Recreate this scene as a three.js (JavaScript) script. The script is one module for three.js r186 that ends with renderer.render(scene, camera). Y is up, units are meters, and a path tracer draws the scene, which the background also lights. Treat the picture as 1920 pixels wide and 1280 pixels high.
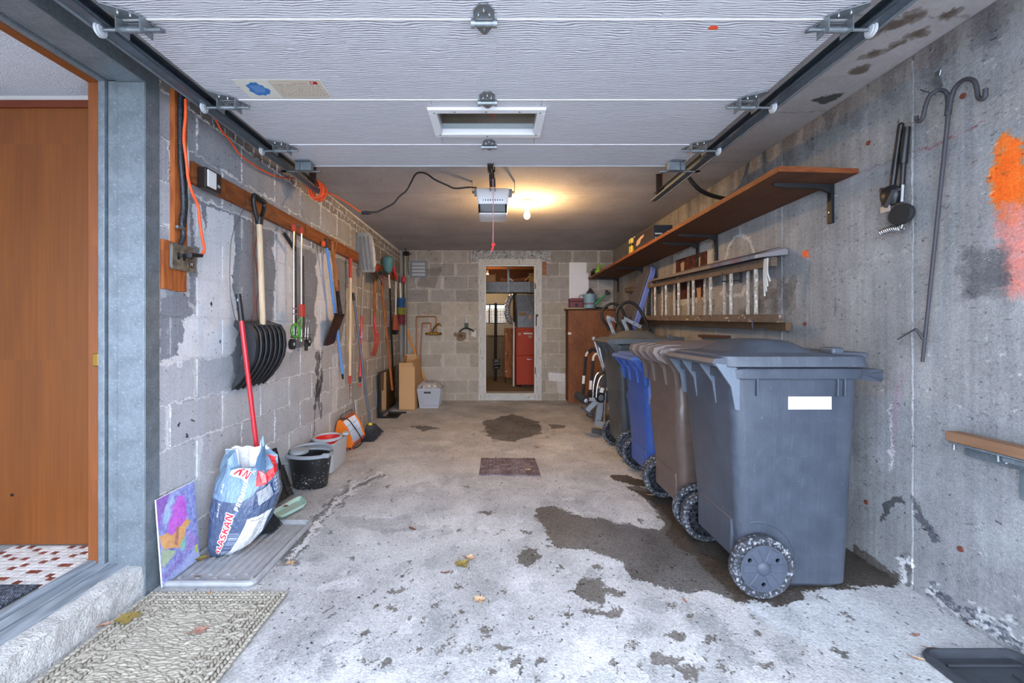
import * as THREE from 'three';
import { mergeGeometries, mergeVertices, toCreasedNormals } from 'three/addons/utils/BufferGeometryUtils.js';
import { RoundedBoxGeometry } from 'three/addons/geometries/RoundedBoxGeometry.js';

// ---------------------------------------------------------------- camera, sky, exposure
const F = 860, CX = 931, CY = 612, EYE = 1.155;              // focal length and principal point in pixels of 1920 x 1280, eye height
const scene = new THREE.Scene();
const camera = new THREE.PerspectiveCamera(2 * Math.atan(640 / F) * 180 / Math.PI, 1.5, 0.05, 100);
camera.position.set(0, EYE, 0);
camera.lookAt(0, EYE, -5);
camera.setViewOffset(1920, 1280, 960 - CX, 640 - CY, 1920, 1280);
scene.background = new THREE.Color().setRGB(0.81, 0.93, 1.15);   // an even overcast sky
scene.backgroundIntensity = 1.0;
const renderer = new THREE.WebGLRenderer({ antialias: true });
renderer.toneMapping = THREE.LinearToneMapping;
renderer.toneMappingExposure = 10.4;
renderer.shadowMap.enabled = true;
const BULB = 0.42, FURNACE_BULB = 0.13;

// ---------------------------------------------------------------- the garage's main measures (metres) and ways to place things
const XL = -1.51, XR = 1.825, ZB = -7.17, HC = 2.345;
const V = (x, y, z) => new THREE.Vector3(x, y, z);
const at = (px, py, d) => V((px - CX) * d / F, EYE - (py - CY) * d / F, -d);
const onL = (px, py, o = 0) => at(px, py, F * (XL + o) / (px - CX));
const onR = (px, py, o = 0) => at(px, py, F * (XR - o) / (px - CX));
const onF = (px, py, h = 0) => at(px, py, F * (EYE - h) / (py - CY));
const onB = (px, py, o = 0) => at(px, py, -ZB - o);
const onC = (px, py, h = HC) => at(px, py, F * (h - EYE) / (CY - py));

// ---------------------------------------------------------------- seeded randomness and noise
function rng(seed) { let s = seed >>> 0; return () => { s = (s + 0x6d2b79f5) >>> 0; let t = Math.imul(s ^ (s >>> 15), 1 | s); t = (t + Math.imul(t ^ (t >>> 7), 61 | t)) ^ t; return ((t ^ (t >>> 14)) >>> 0) / 4294967296; }; }
const R0 = rng(77);
const LAT = new Float32Array(65536); { const r = rng(5); for (let i = 0; i < 65536; i++) LAT[i] = r(); }
function vn(x, y, per, seed) {            // value noise, repeating every per cells
  let ix = Math.floor(x), iy = Math.floor(y); const fx = x - ix, fy = y - iy;
  const sx = fx * fx * (3 - 2 * fx), sy = fy * fy * (3 - 2 * fy);
  const w = (v) => ((v % per) + per) % per;
  const x0 = w(ix), x1 = w(ix + 1), y0 = w(iy), y1 = w(iy + 1);
  const h = (a, b) => LAT[(a * 374761 + b * 66827 + seed * 9176 + ((a * b) & 1023) * 13) & 65535];
  const a = h(x0, y0), b = h(x1, y0), c = h(x0, y1), d = h(x1, y1);
  return a + (b - a) * sx + (c - a) * sy + (a - b - c + d) * sx * sy;
}
function fbm(x, y, per, oct, seed, gain = 0.5) {
  let s = 0, a = 1, n = 0;
  for (let i = 0; i < oct; i++) { s += a * vn(x, y, per, seed + i * 7); n += a; a *= gain; x *= 2; y *= 2; per *= 2; }
  return s / n;
}
const clamp = (x, a = 0, b = 1) => Math.min(b, Math.max(a, x));
const sstep = (a, b, x) => { const t = clamp((x - a) / (b - a)); return t * t * (3 - 2 * t); };
const hex = (h) => [(h >> 16) & 255, (h >> 8) & 255, h & 255];
const mix3 = (a, b, t) => [a[0] + (b[0] - a[0]) * t, a[1] + (b[1] - a[1]) * t, a[2] + (b[2] - a[2]) * t];

// ---------------------------------------------------------------- textures
function dataTex(w, h, fn, srgb = true) {
  const d = new Uint8Array(w * h * 4);
  for (let y = 0; y < h; y++) for (let x = 0; x < w; x++) {
    const c = fn(x / w, y / h), o = (y * w + x) * 4;
    if (typeof c === 'number') { d[o] = d[o + 1] = d[o + 2] = clamp(c) * 255; } else { d[o] = clamp(c[0], 0, 255); d[o + 1] = clamp(c[1], 0, 255); d[o + 2] = clamp(c[2], 0, 255); }
    d[o + 3] = 255;
  }
  const t = new THREE.DataTexture(d, w, h);
  t.wrapS = t.wrapT = THREE.RepeatWrapping; t.magFilter = THREE.LinearFilter; t.minFilter = THREE.LinearMipmapLinearFilter; t.generateMipmaps = true;
  if (srgb) t.colorSpace = THREE.SRGBColorSpace;
  t.needsUpdate = true; return t;
}
function canvasTex(w, h, draw, srgb = true) {
  const c = document.createElement('canvas'); c.width = w; c.height = h; draw(c.getContext('2d'), w, h);
  const t = new THREE.CanvasTexture(c); if (srgb) t.colorSpace = THREE.SRGBColorSpace; t.wrapS = t.wrapT = THREE.RepeatWrapping; t.anisotropy = 8; return t;
}
// draws regions on a canvas, then breaks their outlines with noise and adds grain
function paintTex(w, h, draw, { disp = 6, cell = 24, grain = 10, grainCell = 2, tone = 10, toneCell = 60, streak = 0, pits = 0, srgb = true, seed = 1 } = {}) {
  return canvasTex(w, h, (ctx) => {
    draw(ctx, w, h);
    const src = ctx.getImageData(0, 0, w, h), out = ctx.createImageData(w, h), s = src.data, o = out.data, P = 4096;
    for (let y = 0; y < h; y++) for (let x = 0; x < w; x++) {
      const a = (fbm(x / cell, y / cell, P, 3, seed) - 0.5) * 2 * disp, b = (fbm(x / cell, y / cell, P, 3, seed + 40) - 0.5) * 2 * disp;
      const f = fbm(x / 3.1, y / 3.1, P, 2, seed + 50) - 0.5, g = disp ? f * disp * 0.9 : 0;
      const X = clamp(Math.round(x + a + g), 0, w - 1), Y = clamp(Math.round(y + b + g), 0, h - 1), i = (Y * w + X) * 4, k = (y * w + x) * 4;
      let n = (fbm(x / grainCell, y / grainCell, P, 3, seed + 90, 0.7) - 0.5) * 2 * grain + (fbm(x / toneCell, y / toneCell, P, 4, seed + 120) - 0.5) * 2 * tone;
      if (streak) n += (fbm(x / 5, y / 160, P, 3, seed + 150) - 0.5) * 2 * streak;
      if (pits) { const q = fbm(x / 5, y / 5, P, 2, seed + 200); if (q > 0.79) n -= pits * (q - 0.79) * 8; }
      o[k] = clamp(s[i] + n, 0, 255); o[k + 1] = clamp(s[i + 1] + n, 0, 255); o[k + 2] = clamp(s[i + 2] + n, 0, 255); o[k + 3] = 255;
    }
    ctx.putImageData(out, 0, 0);
  }, srgb);
}
const rgb = (c) => `rgb(${c[0] | 0},${c[1] | 0},${c[2] | 0})`;

// ---------------------------------------------------------------- geometry helpers
function G(g) { let q = g.index ? g.toNonIndexed() : g; for (const n of Object.keys(q.attributes)) if (!['position', 'normal', 'uv'].includes(n)) q.deleteAttribute(n); if (!q.attributes.uv) q.setAttribute('uv', new THREE.Float32BufferAttribute(new Float32Array(q.attributes.position.count * 2), 2)); q.morphAttributes = {}; return q; }
const merge = (list) => { const l = [].concat(list).map(G); return l.length === 1 ? l[0] : mergeGeometries(l); };
const bx = (w, h, d, x = 0, y = 0, z = 0) => new THREE.BoxGeometry(w, h, d).translate(x, y, z);
const bb = (x0, x1, y0, y1, z0, z1) => bx(Math.abs(x1 - x0), Math.abs(y1 - y0), Math.abs(z1 - z0), (x0 + x1) / 2, (y0 + y1) / 2, (z0 + z1) / 2);
const rb = (w, h, d, r, x = 0, y = 0, z = 0, seg = 2) => new RoundedBoxGeometry(w, h, d, seg, Math.min(r, w / 2.01, h / 2.01, d / 2.01)).translate(x, y, z);
const rbb = (x0, x1, y0, y1, z0, z1, r = 0.004, seg = 1) => rb(Math.abs(x1 - x0), Math.abs(y1 - y0), Math.abs(z1 - z0), r, (x0 + x1) / 2, (y0 + y1) / 2, (z0 + z1) / 2, seg);
const UPY = V(0, 1, 0);
function along(g, a, b) { const d = b.clone().sub(a), q = new THREE.Quaternion().setFromUnitVectors(UPY, d.clone().normalize()); return g.applyQuaternion(q).translate((a.x + b.x) / 2, (a.y + b.y) / 2, (a.z + b.z) / 2); }
const rod = (a, b, r, r2 = r, seg = 12) => along(new THREE.CylinderGeometry(r2, r, a.distanceTo(b), seg), a, b);
function bar(a, b, w, t, up = V(0, 0, 1)) {             // flat bar from a to b, w wide, t thick
  const y = b.clone().sub(a), L = y.length(); y.normalize(); const x = V(0, 0, 0).crossVectors(y, up).normalize(), z = V(0, 0, 0).crossVectors(x, y);
  return new THREE.BoxGeometry(w, L, t).applyMatrix4(new THREE.Matrix4().makeBasis(x, y, z).setPosition(a.clone().add(b).multiplyScalar(0.5)));
}
const tube = (pts, r, seg = 40, rad = 8, closed = false, tension = 0.5) => new THREE.TubeGeometry(new THREE.CatmullRomCurve3(pts, closed, 'catmullrom', tension), seg, r, rad, closed);
const lathe = (pts, seg = 24) => new THREE.LatheGeometry(pts.map((p) => new THREE.Vector2(p[0], p[1])), seg);
const ball = (r, x, y, z, w = 12, h = 8) => new THREE.SphereGeometry(r, w, h).translate(x, y, z);
function shape(pts, holes = []) { const s = new THREE.Shape(pts.map((p) => new THREE.Vector2(p[0], p[1]))); for (const h of holes) s.holes.push(h); return s; }
function hole(x, y, r, n = 14) { const p = new THREE.Path(); p.absarc(x, y, r, 0, Math.PI * 2, true); return p; }
const extr = (pts, depth, bevel = 0, holes = [], steps = 6) => new THREE.ExtrudeGeometry(pts instanceof THREE.Shape ? pts : shape(pts, holes), { depth, bevelEnabled: bevel > 0, bevelThickness: bevel, bevelSize: bevel, bevelSegments: 1, curveSegments: steps });
function loft(rings, { capA = true, capB = true, crease = 0.7, closed = true } = {}) {
  const n = rings[0].length, pos = [], uv = [], idx = [];
  rings.forEach((r, i) => r.forEach((p, j) => { pos.push(p.x, p.y, p.z); uv.push(j / n, i / (rings.length - 1)); }));
  const m = closed ? n : n - 1;
  for (let i = 0; i < rings.length - 1; i++) for (let j = 0; j < m; j++) { const a = i * n + j, b = i * n + (j + 1) % n, c = a + n, d = b + n; idx.push(a, c, b, b, c, d); }
  const cap = (ring, base, flip) => { const c = ring.reduce((s, p) => s.add(p), V(0, 0, 0)).multiplyScalar(1 / n), k = pos.length / 3; pos.push(c.x, c.y, c.z); uv.push(0.5, 0.5); for (let j = 0; j < n; j++) { const a = base + j, b = base + (j + 1) % n; flip ? idx.push(k, a, b) : idx.push(k, b, a); } };
  if (capA) cap(rings[0], 0, true); if (capB) cap(rings[rings.length - 1], (rings.length - 1) * n, false);
  const g = new THREE.BufferGeometry(); g.setAttribute('position', new THREE.Float32BufferAttribute(pos, 3)); g.setAttribute('uv', new THREE.Float32BufferAttribute(uv, 2)); g.setIndex(idx);
  const c = toCreasedNormals(g.toNonIndexed(), crease); return c;
}
function rr(x0, x1, z0, z1, r, y, n = 4) {             // rounded rectangle ring in the plane of height y
  const p = [], c = [[x1 - r, z1 - r, 0], [x0 + r, z1 - r, 1], [x0 + r, z0 + r, 2], [x1 - r, z0 + r, 3]];
  for (const [cx, cz, k] of c) for (let i = 0; i <= n; i++) { const a = (k + i / n) * Math.PI / 2; p.push(V(cx + r * Math.cos(a), y, cz + r * Math.sin(a))); }
  return p.reverse();
}
const ring = (cx, cz, rx, rz, y, n = 28) => Array.from({ length: n }, (_, i) => { const a = -i / n * Math.PI * 2; return V(cx + rx * Math.cos(a), y, cz + rz * Math.sin(a)); });
function triUV(g, s, grain) {                          // texture coordinates in metres from the position, by the way a face points
  const p = g.attributes.position, n = g.attributes.normal, uv = new Float32Array(p.count * 2), gi = 'xyz'.indexOf(grain ?? 'y');
  for (let i = 0; i < p.count; i += 3) {
    let N = [0, 0, 0]; for (let k = 0; k < 3; k++) { N[0] += Math.abs(n.getX(i + k)); N[1] += Math.abs(n.getY(i + k)); N[2] += Math.abs(n.getZ(i + k)); }
    const ax = N[0] >= N[1] && N[0] >= N[2] ? 0 : N[1] >= N[2] ? 1 : 2; let a = (ax + 1) % 3, b = (ax + 2) % 3; if (grain === 'v' ? a === 1 : b === gi) [a, b] = [b, a];
    for (let k = 0; k < 3; k++) { const P = [p.getX(i + k), p.getY(i + k), p.getZ(i + k)]; uv[(i + k) * 2] = P[a] / s; uv[(i + k) * 2 + 1] = P[b] / s; }
  }
  g.setAttribute('uv', new THREE.BufferAttribute(uv, 2)); return g;
}

// ---------------------------------------------------------------- things, parts and the setting
const used = new Map(), origin = new WeakMap();
const numbered = (n) => { const k = used.get(n) ?? 0; used.set(n, k + 1); return k ? n + '_' + String(k).padStart(3, '0') : n; };
function tag(o, label, category, group) { Object.assign(o.userData, { label, category }); if (group) o.userData.group = group; return o; }
function thing(name, label, category, pos = V(0, 0, 0), group) {   // a Group at the thing's base; its parts are given in the garage's own coordinates
  const o = new THREE.Group(); o.name = numbered(name); o.position.copy(pos); origin.set(o, pos.clone()); scene.add(o); return tag(o, label, category, group);
}
function part(name, geoms, mat, parent, label) {
  let g = merge(geoms); if (mat.userData.tri) triUV(g, mat.userData.tri, mat.userData.grain);
  const o = origin.get(parent); if (o) g = g.clone().translate(-o.x, -o.y, -o.z);
  const m = new THREE.Mesh(g, mat); m.castShadow = m.receiveShadow = true; parent.add(m);
  let k = 0, nm = name; const has = new Set(parent.children.map((c) => c.name)); while (has.has(nm)) nm = name + '_' + String(++k).padStart(3, '0'); m.name = nm;
  if (o) origin.set(m, o); if (label) m.userData.label = label; return m;
}
const parts = (name, list, mat, parent, label) => list.map((g) => part(name, g, mat, parent, label));
function solo(name, label, category, geoms, mat, group) {          // a thing of one mesh
  let g = merge(geoms); if (mat.userData.tri) triUV(g, mat.userData.tri, mat.userData.grain);
  g.computeBoundingBox(); const b = g.boundingBox, o = V((b.min.x + b.max.x) / 2, b.min.y, (b.min.z + b.max.z) / 2); g.translate(-o.x, -o.y, -o.z);
  const m = new THREE.Mesh(g, mat); m.name = numbered(name); m.position.copy(o); m.castShadow = m.receiveShadow = true; scene.add(m); origin.set(m, o); return tag(m, label, category, group);
}
function struct(name, geoms, mat, label) {
  let g = merge(geoms); if (mat.userData.tri) triUV(g, mat.userData.tri, mat.userData.grain);
  const m = new THREE.Mesh(g, mat); m.name = name; m.castShadow = m.receiveShadow = true; m.userData.kind = 'structure'; if (label) m.userData.label = label; scene.add(m); return m;
}

// ---------------------------------------------------------------- materials
const M = {};
function mat(name, o, tri, grain) { const m = new THREE.MeshPhysicalMaterial({ roughness: 0.7, ...o }); m.name = name; if (tri) m.userData.tri = tri; if (grain) m.userData.grain = grain; return (M[name] = m); }
const T = {};
T.grainy = dataTex(512, 512, (u, v) => 0.25 + 0.5 * fbm(u * 96, v * 96, 96, 3, 11, 0.7) + 0.35 * (fbm(u * 12, v * 12, 12, 3, 14) - 0.5), false);
const woodTex = (a, b, seed, rings = 9) => dataTex(512, 512, (u, v) => {      // grain runs along u
  const w = fbm(u * 2, v * 6, 6, 3, seed), line = Math.sin((v * rings + w * 2.2) * Math.PI * 2) * 0.5 + 0.5, fine = fbm(u * 6, v * 128, 128, 2, seed + 3), t = clamp(0.45 * line + 0.55 * fine + (w - 0.5) * 0.5);
  return mix3(a, b, t);
});
T.wood_orange = woodTex([150, 88, 40], [203, 140, 82], 21, 5);
T.wood_pale = woodTex([196, 168, 132], [226, 202, 170], 22, 4);
T.wood_grey = woodTex([104, 112, 120], [158, 166, 174], 25, 5);
T.wood_red = dataTex(512, 512, (u, v) => { const w = fbm(u * 3, v * 5, 60, 4, 31), f = fbm(u * 8, v * 110, 880, 3, 33), k = fbm(u * 30, v * 40, 1200, 3, 35); return mix3([82, 52, 32], [160, 110, 74], clamp(0.35 * f + 0.5 * w + 0.3 * k)); });
T.wood_door = dataTex(512, 512, (u, v) => { const w = fbm(u * 2, v * 14, 14, 3, 41), f = fbm(u * 4, v * 160, 160, 2, 43); return mix3([148, 88, 40], [188, 118, 58], clamp(0.55 * f + 0.6 * w - 0.05)); });
T.galv = dataTex(512, 512, (u, v) => { const a = fbm(u * 30, v * 30, 30, 2, 51), b = fbm(u * 8, v * 8, 8, 3, 52), s = fbm(u * 60, v * 60, 60, 2, 55); let t = 0.3 + 0.45 * b + 0.25 * a; if (s > 0.74) t += 0.35; return mix3([112, 120, 128], [188, 196, 204], clamp(t)); });
T.rust = dataTex(256, 256, (u, v) => { const a = fbm(u * 6, v * 6, 6, 4, 61), b = fbm(u * 30, v * 30, 30, 2, 63); return mix3([62, 30, 22], [158, 112, 84], clamp(a * 1.5 - 0.45 + (b - 0.5) * 0.7)); });
T.dirtyplastic = dataTex(512, 512, (u, v) => { const s = fbm(u * 40, v * 5, 200, 3, 71), d = fbm(u * 8, v * 8, 64, 4, 72), w = fbm(u * 90, v * 90, 720, 2, 75); let k = 206 + (d - 0.5) * 44 + (s - 0.5) * 20; if (w > 0.8 && d > 0.5) k += 34; return [k, k, k]; });
T.scuff = dataTex(256, 256, (u, v) => 0.45 + 0.5 * fbm(u * 14, v * 14, 14, 4, 81), false);
T.cloth = dataTex(256, 256, (u, v) => 0.5 + 0.25 * Math.sin(u * 200) * Math.sin(v * 200) + 0.3 * (fbm(u * 40, v * 40, 40, 2, 85) - 0.5), false);
T.rustyspeck = dataTex(256, 256, (u, v) => { const a = fbm(u * 9, v * 9, 9, 4, 91); return mix3([92, 84, 72], [150, 138, 118], clamp(a * 1.6 - 0.3)); });
T.specks = dataTex(256, 256, (u, v) => { const a = fbm(u * 50, v * 50, 50, 2, 95), b = fbm(u * 5, v * 5, 5, 3, 97); const k = a > 0.76 && b > 0.45 ? 190 : 26 + 10 * b; return [k, k, k]; });

for (const g of 'xyz') {
  mat('wood_orange_' + g, { map: T.wood_orange, color: g === 'y' ? 0xd8c2aa : 0xc2aa92, roughness: 0.72 }, 0.5, g);
  mat('wood_pale_' + g, { map: T.wood_pale, roughness: 0.6 }, 0.4, g);
  mat('wood_red_' + g, { map: T.wood_red, color: 0xaa9480, roughness: 0.7 }, 0.8, g);
}
mat('wood_door', { map: T.wood_door, color: 0xb0a27c, roughness: 0.42 }, 1.0, 'y');
mat('wood_trim', { map: T.wood_door, color: 0xbcaa8c, roughness: 0.5 }, 0.5, 'y');
mat('wood_grey', { map: T.wood_pale, color: 0xa8a6a4, roughness: 0.85 }, 0.5, 'z');
mat('wood_old', { map: T.wood_pale, color: 0x7c6e62, roughness: 0.85 }, 0.5, 'z');
mat('wood_oldrung', { map: T.wood_pale, color: 0xb2a394, roughness: 0.85 }, 0.3, 'y');
mat('wood_dark', { map: T.wood_red, color: 0x8a6a58, roughness: 0.8 }, 0.5, 'z');
mat('galv', { map: T.galv, color: 0xbcc0c0, metalness: 0.45, roughness: 0.5 }, 0.35);
mat('galv_dark', { map: T.galv, color: 0x8c9296, metalness: 0.6, roughness: 0.5 }, 0.35);
mat('zinc', { map: T.galv, color: 0xd8d8d4, metalness: 0.75, roughness: 0.38 }, 0.12);
mat('chrome', { color: 0xd5d7da, metalness: 1, roughness: 0.18 });
mat('steel_black', { color: 0x1c1d20, metalness: 0.3, roughness: 0.5 });
mat('iron', { color: 0x46464c, metalness: 0.4, roughness: 0.62, bumpMap: T.grainy, bumpScale: 0.0006 }, 0.15);
mat('grey_paint', { color: 0x8b8f94, metalness: 0.35, roughness: 0.45 });
mat('black_plastic', { color: 0x191a1c, roughness: 0.42 });
mat('black_specked', { map: T.specks, roughness: 0.4 }, 0.35);
mat('rubber', { color: 0x1d1e20, roughness: 0.85, bumpMap: T.scuff, bumpScale: 0.001 }, 0.15);
mat('rubber_dusty', { map: T.dirtyplastic, color: 0x45484d, roughness: 0.9 }, 0.2);
mat('white_plastic', { color: 0xe4e4e2, roughness: 0.5 });
mat('cream', { color: 0xd9d4c8, roughness: 0.6 });
mat('grey_plastic', { color: 0x9aa0a6, roughness: 0.45 });
mat('grey_light', { color: 0xb4b8bc, roughness: 0.5 });
mat('red', { color: 0xc42430, roughness: 0.35, clearcoat: 0.3 });
mat('red_matte', { color: 0xb83a2c, roughness: 0.6 });
mat('red_bright', { color: 0xe02c26, roughness: 0.5 });
mat('orange', { color: 0xf07a1e, roughness: 0.4 });
mat('orange_cord', { color: 0xf05a28, roughness: 0.55 });
mat('orange_stick', { color: 0xdf8a22, roughness: 0.5 });
mat('blue_pole', { color: 0x5f93d8, roughness: 0.35 });
mat('green', { color: 0x63b04a, roughness: 0.5 });
mat('teal', { color: 0x4f7f86, roughness: 0.6 });
mat('yellow', { color: 0xe6c22a, roughness: 0.5 });
mat('cord_black', { color: 0x141416, roughness: 0.6 });
mat('cord_brown', { color: 0x7a4034, roughness: 0.7 });
mat('wire', { color: 0x6e6a66, roughness: 0.6, metalness: 0.5 });
mat('cardboard', { color: 0xc49a6c, roughness: 0.85, bumpMap: T.scuff, bumpScale: 0.001 }, 0.4);
mat('copper', { color: 0xa5714c, metalness: 0.8, roughness: 0.4 });
mat('brass', { color: 0xa8823c, metalness: 0.85, roughness: 0.35 });
mat('white_paint', { color: 0xd6d6d2, roughness: 0.6, bumpMap: T.scuff, bumpScale: 0.0008 }, 0.4);
mat('rust', { map: T.rust, roughness: 0.9 }, 0.35);
mat('rust_bolt', { color: 0x6d3a2a, roughness: 0.9 });
mat('bristle', { color: 0x23252a, roughness: 0.9 });
mat('mop', { color: 0xd6d4ce, roughness: 1, bumpMap: T.grainy, bumpScale: 0.01 }, 0.1);
mat('concrete', { color: 0xa2a19e, roughness: 0.9, bumpMap: T.grainy, bumpScale: 0.003 }, 0.6);
mat('concrete_out', { color: 0xa8a7a4, roughness: 0.9 }, 1);
mat('glow_bulb', { color: 0xffffff, emissive: new THREE.Color(1, 0.72, 0.36), emissiveIntensity: 2.6 });
// ---------------------------------------------------------------- the shell: floor
const pen = (ctx, map) => ({
  poly(pts, c) { ctx.fillStyle = c; ctx.beginPath(); pts.forEach((p, i) => { const q = map(p); i ? ctx.lineTo(q[0], q[1]) : ctx.moveTo(q[0], q[1]); }); ctx.closePath(); ctx.fill(); },
  line(pts, w, c) { ctx.strokeStyle = c; ctx.lineWidth = w; ctx.lineCap = ctx.lineJoin = 'round'; ctx.beginPath(); pts.forEach((p, i) => { const q = map(p); i ? ctx.lineTo(q[0], q[1]) : ctx.moveTo(q[0], q[1]); }); ctx.stroke(); },
  blob(p, rx, ry, c, r = R0) { const q = map(p); ctx.fillStyle = c; ctx.beginPath(); for (let i = 0; i < 14; i++) { const a = i / 14 * 6.283, k = 0.7 + 0.5 * r(); ctx.lineTo(q[0] + Math.cos(a) * rx * k, q[1] + Math.sin(a) * ry * k); } ctx.closePath(); ctx.fill(); },
});
const FX0 = -1.6, FX1 = 1.9, FZ0 = 1.25, FZ1 = 7.25, FW = 1408, FH = 2048;
const floorXY = (v) => [(v.x - FX0) / (FX1 - FX0) * FW, (FZ1 - -v.z) / (FZ1 - FZ0) * FH].map((q, i) => i ? FH - q : q);   // near end at the top of the canvas
const wetMain = [[1001, 955], [1020, 950], [1038, 949], [1062, 957], [1090, 967], [1130, 972], [1168, 981], [1228, 991], [1245, 977], [1232, 960], [1224, 948], [1205, 930], [1180, 914], [1190, 908], [1230, 920], [1262, 932], [1300, 900], [1420, 880], [1560, 960], [1640, 1040], [1694, 1099], [1640, 1098], [1585, 1099], [1520, 1102], [1497, 1103], [1480, 1138], [1445, 1135], [1419, 1129], [1391, 1130], [1367, 1121], [1310, 1109], [1261, 1105], [1237, 1097], [1188, 1085], [1172, 1050], [1139, 1044], [1090, 1026], [1038, 1022], [1021, 1000], [1001, 967]];
const wetBrown = [[1180, 914], [1230, 945], [1262, 975], [1240, 1000], [1300, 1040], [1340, 1080], [1370, 1122], [1419, 1129], [1480, 1138], [1497, 1103], [1694, 1099], [1600, 1030], [1420, 930], [1262, 930]];
const wetUpper = [[1143, 889], [1170, 891], [1204, 900], [1230, 905], [1210, 912], [1180, 907], [1150, 900]];
const wetSpots = [[[1108, 1105], 34, 26], [[992, 1042], 24, 16], [[1112, 1143], 16, 7], [[1158, 1112], 16, 10], [[1140, 1146], 18, 8], [[943, 1212], 18, 9], [[1262, 1190], 20, 12], [[1250, 1235], 34, 15], [[1290, 1258], 24, 13], [[1330, 1195], 16, 7], [[912, 1196], 10, 7], [[908, 1175], 9, 5], [[742, 1110], 14, 7], [[709, 1141], 8, 5], [[1062, 1150], 12, 6], [[983, 998], 9, 4], [[915, 960], 12, 3], [[1050, 1062], 8, 4], [[1120, 1062], 12, 5], [[1300, 1150], 9, 5], [[1255, 1130], 12, 4], [[1350, 1250], 12, 6], [[1435, 1245], 14, 7]];
const floorMask = (ctx, w, h, wet, brown, spot, P) => {
  const s = w / FW; ctx.save(); ctx.scale(s, s);
  P.poly(wetMain, wet); P.poly(wetUpper, brown); P.poly(wetBrown, brown);
  const r = rng(31);
  for (const [p, rx, ry] of wetSpots) { const d = F * EYE / (p[1] - CY); P.blob(p, rx * d / F / 3.5 * FW, ry * (d * d / F / EYE) / 6 * FH, spot, r); }
  for (let i = 0; i < 190; i++) { const p = [600 + r() * 1000, 880 + Math.pow(r(), 0.7) * 390], q = 1.5 + 8 * r() * r(); P.blob(p, q, q, spot, r); }
  ctx.restore();
};
const floorMap = (p) => floorXY(onF(p[0], p[1]));
const floorTex = paintTex(FW, FH, (ctx, w, h) => {
  const P = pen(ctx, floorMap), r = rng(9);
  ctx.fillStyle = 'rgb(182,182,182)'; ctx.fillRect(0, 0, w, h);
  { const g = [174, 170, 163]; for (let y = 0; y < h * 0.62; y += 40) for (let x = 0; x < w; x += 60) { ctx.fillStyle = `rgba(${g},${0.5 * r()})`; ctx.fillRect(x - 20 * r(), h * 0.38 + y - 30 * r(), 90, 80); } }
  for (let i = 0; i < 260; i++) { const y = r() * h; const k = 138 + 76 * r(); ctx.fillStyle = `rgba(${k},${k},${k},0.24)`; ctx.beginPath(); ctx.ellipse(r() * w, y, 20 + 110 * r(), 20 + 120 * r(), r() * 3, 0, 7); ctx.fill(); }
  for (const q of [[[905, 790], [960, 776], [1010, 790], [1016, 812], [960, 828], [920, 822]], [[770, 800], [800, 798], [828, 803], [790, 808]], [[1030, 795], [1065, 797], [1060, 803], [1035, 803]]]) P.poly(q, 'rgba(78,74,70,0.75)');
  for (let i = 0; i < 60; i++) P.blob([880 + 160 * r(), 778 + 50 * r()], 12 * r(), 26 * r(), 'rgba(84,80,76,0.4)', r);
  const eff = [[712, 886], [690, 897], [668, 905], [655, 922], [628, 945], [605, 968], [590, 992], [570, 1020], [545, 1045]];
  P.line(eff.map(([x, y]) => [x - 10, y + 7]), 34, 'rgba(92,92,94,0.5)'); P.line(eff.map(([x, y]) => [x - 24, y + 16]), 20, 'rgba(84,84,86,0.4)');
  P.line(eff, 14, 'rgba(214,214,214,0.9)');
  for (let i = 0; i < 50; i++) { const q = eff[Math.floor(r() * eff.length)]; P.blob([q[0] + 40 * (r() - 0.5), q[1] + 30 * (r() - 0.5)], 6 * r() + 2, 14 * r() + 2, r() < 0.5 ? 'rgba(216,216,216,0.8)' : 'rgba(80,80,80,0.6)', r); }
  for (let i = 0; i < 420; i++) { const s = 1 + 3 * r() * r(); P.blob([420 + 1100 * r(), 800 + 480 * r()], 14 * r() * s, 16 * r() * s, r() < 0.55 ? 'rgba(210,211,214,0.36)' : 'rgba(138,139,141,0.36)', r); }
  P.poly([[620, 960], [700, 975], [760, 965], [800, 990], [740, 1000], [660, 990]], 'rgba(128,128,130,0.4)'); P.poly([[600, 1090], [660, 1080], [690, 1095], [630, 1110]], 'rgba(206,206,208,0.6)');
  floorMask(ctx, w, h, 'rgb(98,96,94)', 'rgb(74,67,60)', 'rgba(98,94,88,0.9)', P);
}, { disp: 16, cell: 30, grain: 36, grainCell: 2.2, tone: 22, toneCell: 70, pits: 110, seed: 3 });
const floorRough = paintTex(704, 1024, (ctx, w, h) => {
  ctx.fillStyle = 'rgb(225,225,225)'; ctx.fillRect(0, 0, w, h);
  floorMask(ctx, w, h, 'rgb(110,110,110)', 'rgb(140,140,140)', 'rgb(190,190,190)', pen(ctx, floorMap));
}, { disp: 8, cell: 15, grain: 26, grainCell: 2, tone: 10, seed: 3, srgb: false });
const bumpFloor = T.grainy.clone(); bumpFloor.repeat.set(7, 12); bumpFloor.needsUpdate = true;
mat('floor', { map: floorTex, roughnessMap: floorRough, roughness: 1, bumpMap: bumpFloor, bumpScale: 0.004 });
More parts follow.
